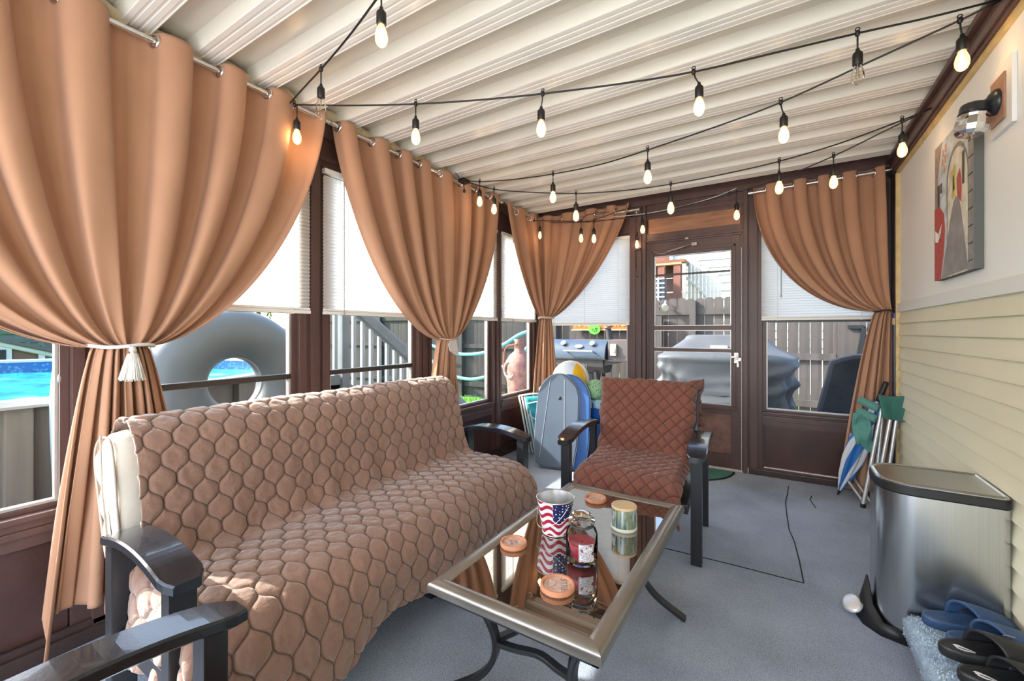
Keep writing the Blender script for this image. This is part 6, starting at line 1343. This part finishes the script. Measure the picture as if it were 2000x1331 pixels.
# reddish porch frame
po = thing('timber_porch', 'reddish brown timber porch frame above the fence', 'porch', (-1.9, 9.3, GZ0)); red = mat('red_brown_timber', (0.20, 0.075, 0.05), 0.6, nscale=6, namt=0.25); orr = mat('orange_new_timber', (0.55, 0.29, 0.13), 0.6)
for x0, x1 in ((-2.125, -1.99), (-1.815, -1.685)):
    b = B(); b.box(x0, x1, 9.0, 9.14, GZ0, 2.60); obj('post', b, red, po)
b = B(); b.box(-2.20, -1.66, 8.98, 9.12, 2.60, 2.64); obj('top_beam', b, orr, po)
for k in range(8):
    b = B(); b.box(-3.4, -1.72, 9.5, 9.54, 0.3+k*0.30, 0.3+k*0.30+0.28); obj('back_board', b, mat('porch_board_%d' % k, (0.115+0.01*(k % 3), 0.055, 0.045), 0.7), po)
b = B(); b.box(-3.4, -1.6, 9.0, 9.7, 2.64, 2.70); b.box(-2.4, -1.95, 9.2, 9.26, 2.70, 2.86); obj('roof_board', b, red, po)
b = B(); b.box(-1.64, -1.575, 8.95, 9.05, GZ0, 2.60); obj('pale_post', b, mat('pale_post', (0.62, 0.50, 0.40), 0.6), po)
ac = thing('air_conditioner', 'white louvred outdoor unit beside the timber porch', 'air conditioner', (-2.04, 8.75, 1.9)); b = B(); b.box(-2.19, -1.93, 8.70, 8.95, 1.70, 2.32, bv=0.01); obj('casing', b, mat('ac_dark', (0.10, 0.10, 0.12), 0.5), ac)
for k in range(7):
    b = B(); b.box(-2.20, -1.92, 8.67, 8.70, 1.74+k*0.09, 1.765+k*0.09); obj('louvre', b, mat('ac_white_%d' % k, (0.65, 0.66, 0.68), 0.5), ac)
b = B(); b.box(-2.05, -2.02, 8.665, 8.70, 1.70, 2.32); obj('centre_bar', b, mat('ac_bar', (0.65, 0.66, 0.68), 0.5), ac)
b = B(); b.box(-2.1, -2.0, 8.75, 8.85, GZ0, 1.70); obj('stand', b, M['blackmetal_m'], ac)
pk = thing('leaning_pickets', 'bundle of pale wood pickets leaning above the fence', 'pickets', (-1.35, 9.5, GZ0)); pkm = mat('pale_picket', (0.62, 0.58, 0.50), 0.6, nscale=8, namt=0.12)
for k in range(9):
    x = -1.62+k*0.072; b = B(); b.box(x, x+0.058, 9.45+0.012*(k % 2), 9.47+0.012*(k % 2), GZ0, 2.80-0.062*k+0.04*(k % 2)); b.add([(x, 9.45, 2.80-0.062*k), (x+0.058, 9.45, 2.80-0.062*k), (x+0.029, 9.45, 2.86-0.062*k), (x, 9.47, 2.80-0.062*k), (x+0.058, 9.47, 2.80-0.062*k), (x+0.029, 9.47, 2.86-0.062*k)], [(0, 1, 2), (3, 5, 4), (0, 2, 5, 3), (1, 4, 5, 2)]); obj('picket', b, pkm, pk)
b = B(); b.tube([(-1.64, 9.42, 2.36), (-1.05, 9.42, 1.78)], 0, flat=(0.05, 0.03), up=(0, 1, 0)); obj('diagonal_brace', b, pkm, pk)

# deck stairs outside the left wall ------------------------------------------
st = thing('deck_stairs', 'grey painted deck stairs with vertical balusters outside the left window', 'stairs', (-4.0, 3.2, GZ0))
gpaint = mat('grey_deck_paint', (0.20, 0.225, 0.235), 0.6, nscale=7, namt=0.1); gpl = mat('pale_baluster_paint', (0.36, 0.40, 0.42), 0.5)
SX = -3.9
def sl(y): return 1.62-(y-2.85)*0.72 if y > 2.85 else 1.62
b = B(); b.tube([(SX, 2.85, 1.62), (SX, 4.95, sl(4.95))], 0, flat=(0.09, 0.14), up=(0, 0, 1)); b.box(SX-0.045, SX+0.045, 2.28, 2.88, 1.58, 1.66); obj('hand_rail', b, gpaint, st)
b = B(); b.tube([(SX, 2.75, 0.66), (SX, 3.95, -0.14)], 0, flat=(0.05, 0.26), up=(0, 0, 1)); b.box(SX-0.03, SX+0.03, 2.28, 2.8, 0.55, 0.80); obj('stringer', b, gpaint, st)
b = B(); b.tube([(SX-0.7, 2.75, 0.66), (SX-0.7, 3.95, -0.14)], 0, flat=(0.05, 0.26), up=(0, 0, 1)); obj('stringer', b, gpaint, st)
for k in range(22):
    y = 2.30+k*0.115; 
    if y > 4.3: break
    zb = 0.66 if y < 2.8 else max(GZ0, 0.70-(y-2.8)*0.68); b = B(); b.box(SX-0.018, SX+0.018, y-0.019, y+0.019, zb, sl(y)-0.03); obj('baluster', b, gpl, st)
for y in (2.86, 4.35):
    b = B(); b.box(SX-0.045, SX+0.045, y-0.045, y+0.045, GZ0, sl(y)+0.02); obj('newel_post', b, gpaint, st)
for k in range(5):
    y = 2.85+k*0.25; b = B(); b.box(SX-0.7, SX+0.03, y-0.03, y+0.24, 0.62-k*0.165, 0.655-k*0.165); obj('tread', b, gpaint, st)
b = B(); b.box(SX-0.55, SX+0.03, 2.5, 2.82, 0.66, 0.70); obj('deck_platform', b, gpaint, st)
b = B(); b.box(SX-0.1, SX, 2.52, 2.60, GZ0, 0.66); obj('deck_leg', b, gpaint, st)
# grey storage things under the stairs window
bxg = thing('deck_box', 'grey moulded storage box outside under the inner tube', 'storage box', (-3.15, 1.42, GZ0)); b = B(); b.box(-3.24, -2.86, 1.14, 2.35, GZ0, 0.36, bv=0.02); obj('body', b, mat('grey_storage_plastic', (0.16, 0.18, 0.20), 0.5), bxg)
b = B(); b.box(-3.26, -2.83, 1.12, 2.38, 0.36, 0.40, bv=0.012); obj('lid', b, mat('grey_lid_plastic', (0.22, 0.25, 0.27), 0.5), bxg)
sl2 = thing('grey_lounger', 'folded grey plastic lounger outside the second window', 'lounger', (-3.1, 2.1, 0.40)); b = B()
b.tube([(-3.05, 1.80, 0.56), (-3.05, 1.95, 0.82), (-3.05, 2.02, 0.93)], 0, flat=(0.20, 0.03), up=(0, -1, 0.2)); b.tube([(-3.05, 1.95, 0.55), (-3.05, 2.25, 0.70), (-3.05, 2.32, 0.55), (-3.05, 2.34, 0.42)], 0, flat=(0.35, 0.03), up=(0, 0, 1)); b.box(-3.2, -2.9, 1.75, 2.34, 0.401, 0.56, bv=0.03); obj('folded_frame', b, mat('grey_plastic', (0.20, 0.23, 0.25), 0.4), sl2)

# inner tube -------------------------------------------------------------------
it = thing('inner_tube', 'huge grey rubber inner tube standing outside the nearest window', 'inner tube', (-3.12, 1.43, 0.41))
b = B(); T = Matrix.Translation((-3.12, 1.43, 0.905)) @ Euler((0, math.radians(84), 0)).to_matrix().to_4x4(); b.torus(0.335, 0.168, 72, 36, T=T); obj('rubber_ring', b, mat('grey_rubber', (0.135, 0.16, 0.175), 0.42, nscale=3, namt=0.08), it, smooth=True)
b = B(); T2 = T @ Matrix.Translation((0, 0, 0.0)); b.torus(0.176, 0.012, 64, 8, T=T2 @ Matrix.Translation((0, 0, 0.03))); b.torus(0.180, 0.008, 64, 8, T=T2 @ Matrix.Translation((0, 0, -0.03))); obj('seam_ridge', b, mat('pale_seam', (0.30, 0.36, 0.40), 0.4), it, smooth=True)

# pool ------------------------------------------------------------------------
pool = thing('swimming_pool', 'round above-ground pool with bright blue water and pale rim', 'pool', (-5.72, 0.5, GZ0)); PC = (-5.72, 0.5); PR = 2.40
Tp = Matrix.Translation((PC[0], PC[1], 0))
b = B(); b.lathe([(PR, GZ0), (PR, 0.87)], 96, T=Tp, cap=False)
pw = mat('pool_wall_beige', (0.23, 0.205, 0.175), 0.6, nscale=3, namt=0.12, stretch=(12, 12, 0.5)); obj('outer_wall', b, pw, pool, smooth=True)
for k in range(24):
    a = 2*PI*k/24; b = B(); T = Matrix.Translation((PC[0]+(PR+0.02)*math.cos(a), PC[1]+(PR+0.02)*math.sin(a), 0)) @ Matrix.Rotation(a, 4, 'Z'); b.box(-0.02, 0.03, -0.05, 0.05, GZ0, 0.87, T=T, bv=0.006); obj('upright', b, pw, pool)
b = B(); b.lathe([(PR-0.07, 0.868), (PR-0.06, 0.895), (PR+0.08, 0.90), (PR+0.10, 0.875), (PR+0.09, 0.86)], 96, T=Tp, cap=False); obj('top_rim', b, mat('pale_pool_rim', (0.58, 0.57, 0.54), 0.5), pool, smooth=True, auto=40)
def liner():
    m = mat('blue_pool_liner', (0.03, 0.22, 0.5), 0.3); nt = m.node_tree; tc = nt.nodes.new('ShaderNodeTexCoord'); sp_ = nt.nodes.new('ShaderNodeSeparateXYZ'); nt.links.new(tc.outputs['Object'], sp_.inputs[0])
    v = nt.nodes.new('ShaderNodeTexVoronoi'); v.inputs['Scale'].default_value = 26; nt.links.new(tc.outputs['Object'], v.inputs[0])
    r = ramp_node(nt, [(0.2, (0.10, 0.36, 0.55)), (0.5, (0.012, 0.15, 0.38))]); nt.links.new(v.outputs['Distance'], r.inputs[0]); nt.links.new(r.outputs[0], nt.nodes['Principled BSDF'].inputs['Base Color']); return m
b = B(); b.lathe([(PR-0.03, 0.88), (PR-0.03, 0.30)], 96, T=Tp, cap=False); obj('liner', b, liner(), pool, smooth=True)
b = B(); NR = 30
Pw = np.zeros((NR, 97, 3))
for i, r in enumerate(np.linspace(0, PR-0.031, NR)):
    for j in range(97):
        a = 2*PI*j/96; x, y = PC[0]+r*math.cos(a), PC[1]+r*math.sin(a); Pw[i, j] = (x, y, 0.745+0.004*math.sin(x*9+y*4)+0.003*math.sin(x*5-y*13))
b.grid(Pw); wat = mat('pool_water', (0.03, 0.42, 0.66), 0.08, nscale=5, namt=0.45, bump=0.5, bscale=9); obj('water', b, wat, pool, smooth=True)
# pool ladder
ld = thing('pool_ladder', 'pale blue moulded plastic pool ladder behind the inner tube', 'ladder', (-3.2, 0.86, GZ0)); lb = mat('pale_ladder_plastic', (0.50, 0.62, 0.68), 0.4)
for y0 in (0.66, 0.90):
    P, _ = spline([(-3.17, y0, GZ0), (-3.17, y0-0.01, 0.4), (-3.18, y0-0.02, 0.85), (-3.20, y0, 1.10), (-3.24, y0+0.03, 1.20), (-3.30, y0+0.05, 1.22)], 24); b = B(); b.tube(P.tolist(), 0, flat=(0.10, 0.045), up=(1, 0, 0)); obj('side_rail', b, lb, ld, smooth=True, auto=40)
for k in range(4): b = B(); b.box(-3.20, -3.14, 0.68, 0.88, 0.05+k*0.26, 0.09+k*0.26, bv=0.01); obj('step', b, lb, ld)

# houses, sheds, trees on the left ----------------------------------------------
def proj_box(bb, x0, x1, y0, y1, z0, z1): bb.box(x0, x1, y0, y1, z0, z1)
gh = thing('green_house', 'green sided house beyond the pool fence', 'house', (-27, 4, GZ0)); ghm = mat('sage_green_siding', (0.13, 0.22, 0.17), 0.6, nscale=1.5, namt=0.1)
b = B(); b.box(-30, -25, -8, 12, GZ0, 3.3); obj('house_wall', b, ghm, gh)
for k in range(14):
    b = B(); b.add([(-25.0, -8, 0.0+k*0.23), (-24.95, -8, 0.0+k*0.23), (-25.0, -8, 0.22+k*0.23), (-25.0, 12, 0.0+k*0.23), (-24.95, 12, 0.0+k*0.23), (-25.0, 12, 0.22+k*0.23)], [(0, 1, 2), (3, 5, 4), (0, 3, 4, 1), (1, 4, 5, 2)]); obj('siding_board', b, ghm, gh)
b = B(); b.add([(-31, -9, 3.2), (-24.3, -9, 3.2), (-27.7, -9, 5.6), (-31, 13, 3.2), (-24.3, 13, 3.2), (-27.7, 13, 5.6)], [(0, 2, 1), (3, 4, 5), (0, 1, 4, 3), (1, 2, 5, 4), (0, 3, 5, 2)]); obj('roof', b, mat('dark_roof', (0.06, 0.06, 0.06), 0.9), gh)
b = B(); b.box(-25.02, -24.92, 3.55, 4.15, 1.95, 2.35); wf = obj('window_frame', b, mat('pale_window_frame', (0.5, 0.55, 0.52), 0.5), gh); b = B(); b.box(-24.95, -24.90, 3.62, 4.08, 2.0, 2.3); obj('pane', b, mat('dark_pane', (0.03, 0.04, 0.04), 0.1), wf)
fence('distant grey picket fence beyond the pool', (-17.5, -6.0), (-17.5, 9.0), 1.12, mat('distant_fence', (0.14, 0.15, 0.13), 0.8, nscale=2, namt=0.2), pitch=0.24, gap=0.09, rails=(0.75, 1.0), dogear=False, face=-1, zbot=0.5)
b = B(); b.box(-17.9, -17.6, -6, 9, GZ0, 0.5); tag(obj('retaining_wall', b, mat('distant_wall', (0.13, 0.12, 0.11), 0.9)), 'low dark retaining wall beneath the distant fence', 'wall')
sh = thing('garden_shed', 'brown shed with white trimmed gable and window beyond the pool', 'shed', (-14, 0.5, GZ0)); b = B()
b.add([(-13.5, -1.6, GZ0), (-13.5, 2.4, GZ0), (-13.5, 2.4, 0.78), (-13.5, 0.4, 1.42), (-13.5, -1.6, 0.78), (-16.5, -1.6, GZ0), (-16.5, 2.4, GZ0), (-16.5, 2.4, 0.78), (-16.5, 0.4, 1.42), (-16.5, -1.6, 0.78)], [(0, 1, 2, 3, 4), (9, 8, 7, 6, 5), (0, 5, 6, 1), (1, 6, 7, 2), (4, 9, 5, 0)]); obj('walls', b, mat('shed_brown', (0.19, 0.115, 0.085), 0.7), sh)
wh = mat('white_shed_trim', (0.62, 0.66, 0.68), 0.5)
for y0, z0, y1, z1 in ((2.55, 0.74, 0.4, 1.47), (-1.75, 0.74, 0.4, 1.47)):
    b = B(); b.tube([(-13.44, y0, z0), (-13.44, y1, z1)], 0, flat=(0.10, 0.10), up=(0, 0, 1)); obj('barge_board', b, wh, sh)
b = B(); b.box(-13.50, -13.42, 2.33, 2.42, GZ0, 0.80); obj('corner_trim', b, wh, sh)
b = B(); b.add([(-13.3, 2.6, 0.78), (-13.3, 0.4, 1.52), (-13.3, -1.8, 0.78), (-16.7, 2.6, 0.78), (-16.7, 0.4, 1.52), (-16.7, -1.8, 0.78)], [(0, 1, 4, 3), (1, 2, 5, 4)]); o = obj('roof', b, mat('shed_roof', (0.12, 0.12, 0.12), 0.9), sh); md = o.modifiers.new('t', 'SOLIDIFY'); md.thickness = 0.05
b = B(); b.box(-13.47, -13.42, 1.0, 1.95, 0.30, 0.95); wf = obj('window_frame', b, wh, sh); b = B(); b.box(-13.43, -13.40, 1.08, 1.87, 0.36, 0.88); obj('pane', b, bpy.data.materials['dark_pane'], wf)
dk = thing('grey_deck', 'dark low building with a sloping grey roof beyond the pool ladder', 'building', (-13, 4.8, GZ0)); b = B(); b.box(-14.5, -12, 3.6, 7.5, GZ0, 0.85); obj('walls', b, mat('dark_deck_wall', (0.07, 0.065, 0.06), 0.8), dk)
b = B(); b.add([(-11.8, 3.4, 0.72), (-14.7, 3.4, 0.85), (-14.7, 7.7, 1.30), (-11.8, 7.7, 1.18)], [(0, 1, 2, 3)]); o = obj('roof', b, mat('grey_lean_roof', (0.16, 0.15, 0.145), 0.8), dk); md = o.modifiers.new('t', 'SOLIDIFY'); md.thickness = 0.10
leafy = mat('leaf_green', (0.085, 0.20, 0.035), 0.7, nscale=2, namt=0.5); leafb = mat('leaf_yellow_green', (0.30, 0.45, 0.06), 0.7, nscale=3, namt=0.3)
def tree(loc, h, r, label, m, name='leafy_tree', nl=2600, ls=0.11, trunk=True, group=None, seed=1):
    t = thing(name, label, 'tree' if trunk else 'bush', (loc[0], loc[1], GZ0), 0, group); rs = random.Random(seed); x, y = loc
    if trunk:
        b = B(); b.tube([(x, y, GZ0), (x+0.05*h*.2, y, h*0.35), (x-0.02*h, y+0.03*h, h*0.75)], [0.05*r+0.03, 0.04*r+0.03, 0.02], 10)
        for k in range(5): a = k*1.25; b.tube([(x, y, h*0.4), (x+r*.5*math.cos(a), y+r*.5*math.sin(a), h*0.6+0.1*k)], [0.04, 0.015], 6)
        obj('trunk', b, mat('bark_%d' % len(bpy.data.materials), (0.09, 0.065, 0.045), 0.9, nscale=9, namt=0.3), t)
    cl = [(x+rs.uniform(-.6, .6)*r, y+rs.uniform(-.6, .6)*r, h-r*0.9+rs.uniform(-.7, .6)*r, r*rs.uniform(.35, .6)) for _ in range(11)] if trunk else [(x+rs.uniform(-.4, .4)*r, y+rs.uniform(-.4, .4)*r, GZ0+h*rs.uniform(.12, .75), r*.45) for _ in range(7)]
    b = B()
    for _ in range(nl):
        cx_, cy_, cz_, cr = rs.choice(cl); u = Vector((rs.gauss(0, 1), rs.gauss(0, 1), rs.gauss(0, 1))).normalized()*cr*rs.uniform(0.65, 1.0); p = Vector((cx_, cy_, cz_))+u
        a = Vector((rs.gauss(0, 1), rs.gauss(0, 1), rs.gauss(0, 1))).normalized()*ls*rs.uniform(.6, 1.2); c = a.cross(Vector((rs.gauss(0, 1), rs.gauss(0, 1), rs.gauss(0, 1)))).normalized()*ls*0.35
        o_ = len(b.v); b.v += [tuple(p-a), tuple(p+c), tuple(p+a), tuple(p-c)]; b.f.append((o_, o_+1, o_+2, o_+3)); b.m.append(0)
    o = obj('foliage', b, m, t); o['kind'] = 'stuff'; return t
tree((-12.3, 2.15), 0.98, 0.42, 'small bright yellow-green bush beside the shed', leafb, 'garden_bush', 700, 0.06, False, seed=4)
tree((-20.5, 5.0), 6.0, 1.9, 'tall green tree behind the distant fence, right of the green house', leafy, nl=3500, ls=0.16, group='trees beyond the pool', seed=5)
tree((-19.3, 9.4), 5.5, 2.0, 'broad green tree beyond the pool ladder', leafy, nl=3000, ls=0.16, group='trees beyond the pool', seed=6)
tree((-20.5, 14.5), 6.0, 2.4, 'far green tree behind the deck stairs', leafy, nl=3000, ls=0.18, group='trees beyond the pool', seed=8)
tree((-20.4, 0.5), 5.0, 1.8, 'green tree at the left edge above the shed', leafy, nl=2600, ls=0.16, group='trees beyond the pool', seed=9)
bpy.context.view_layer.update()
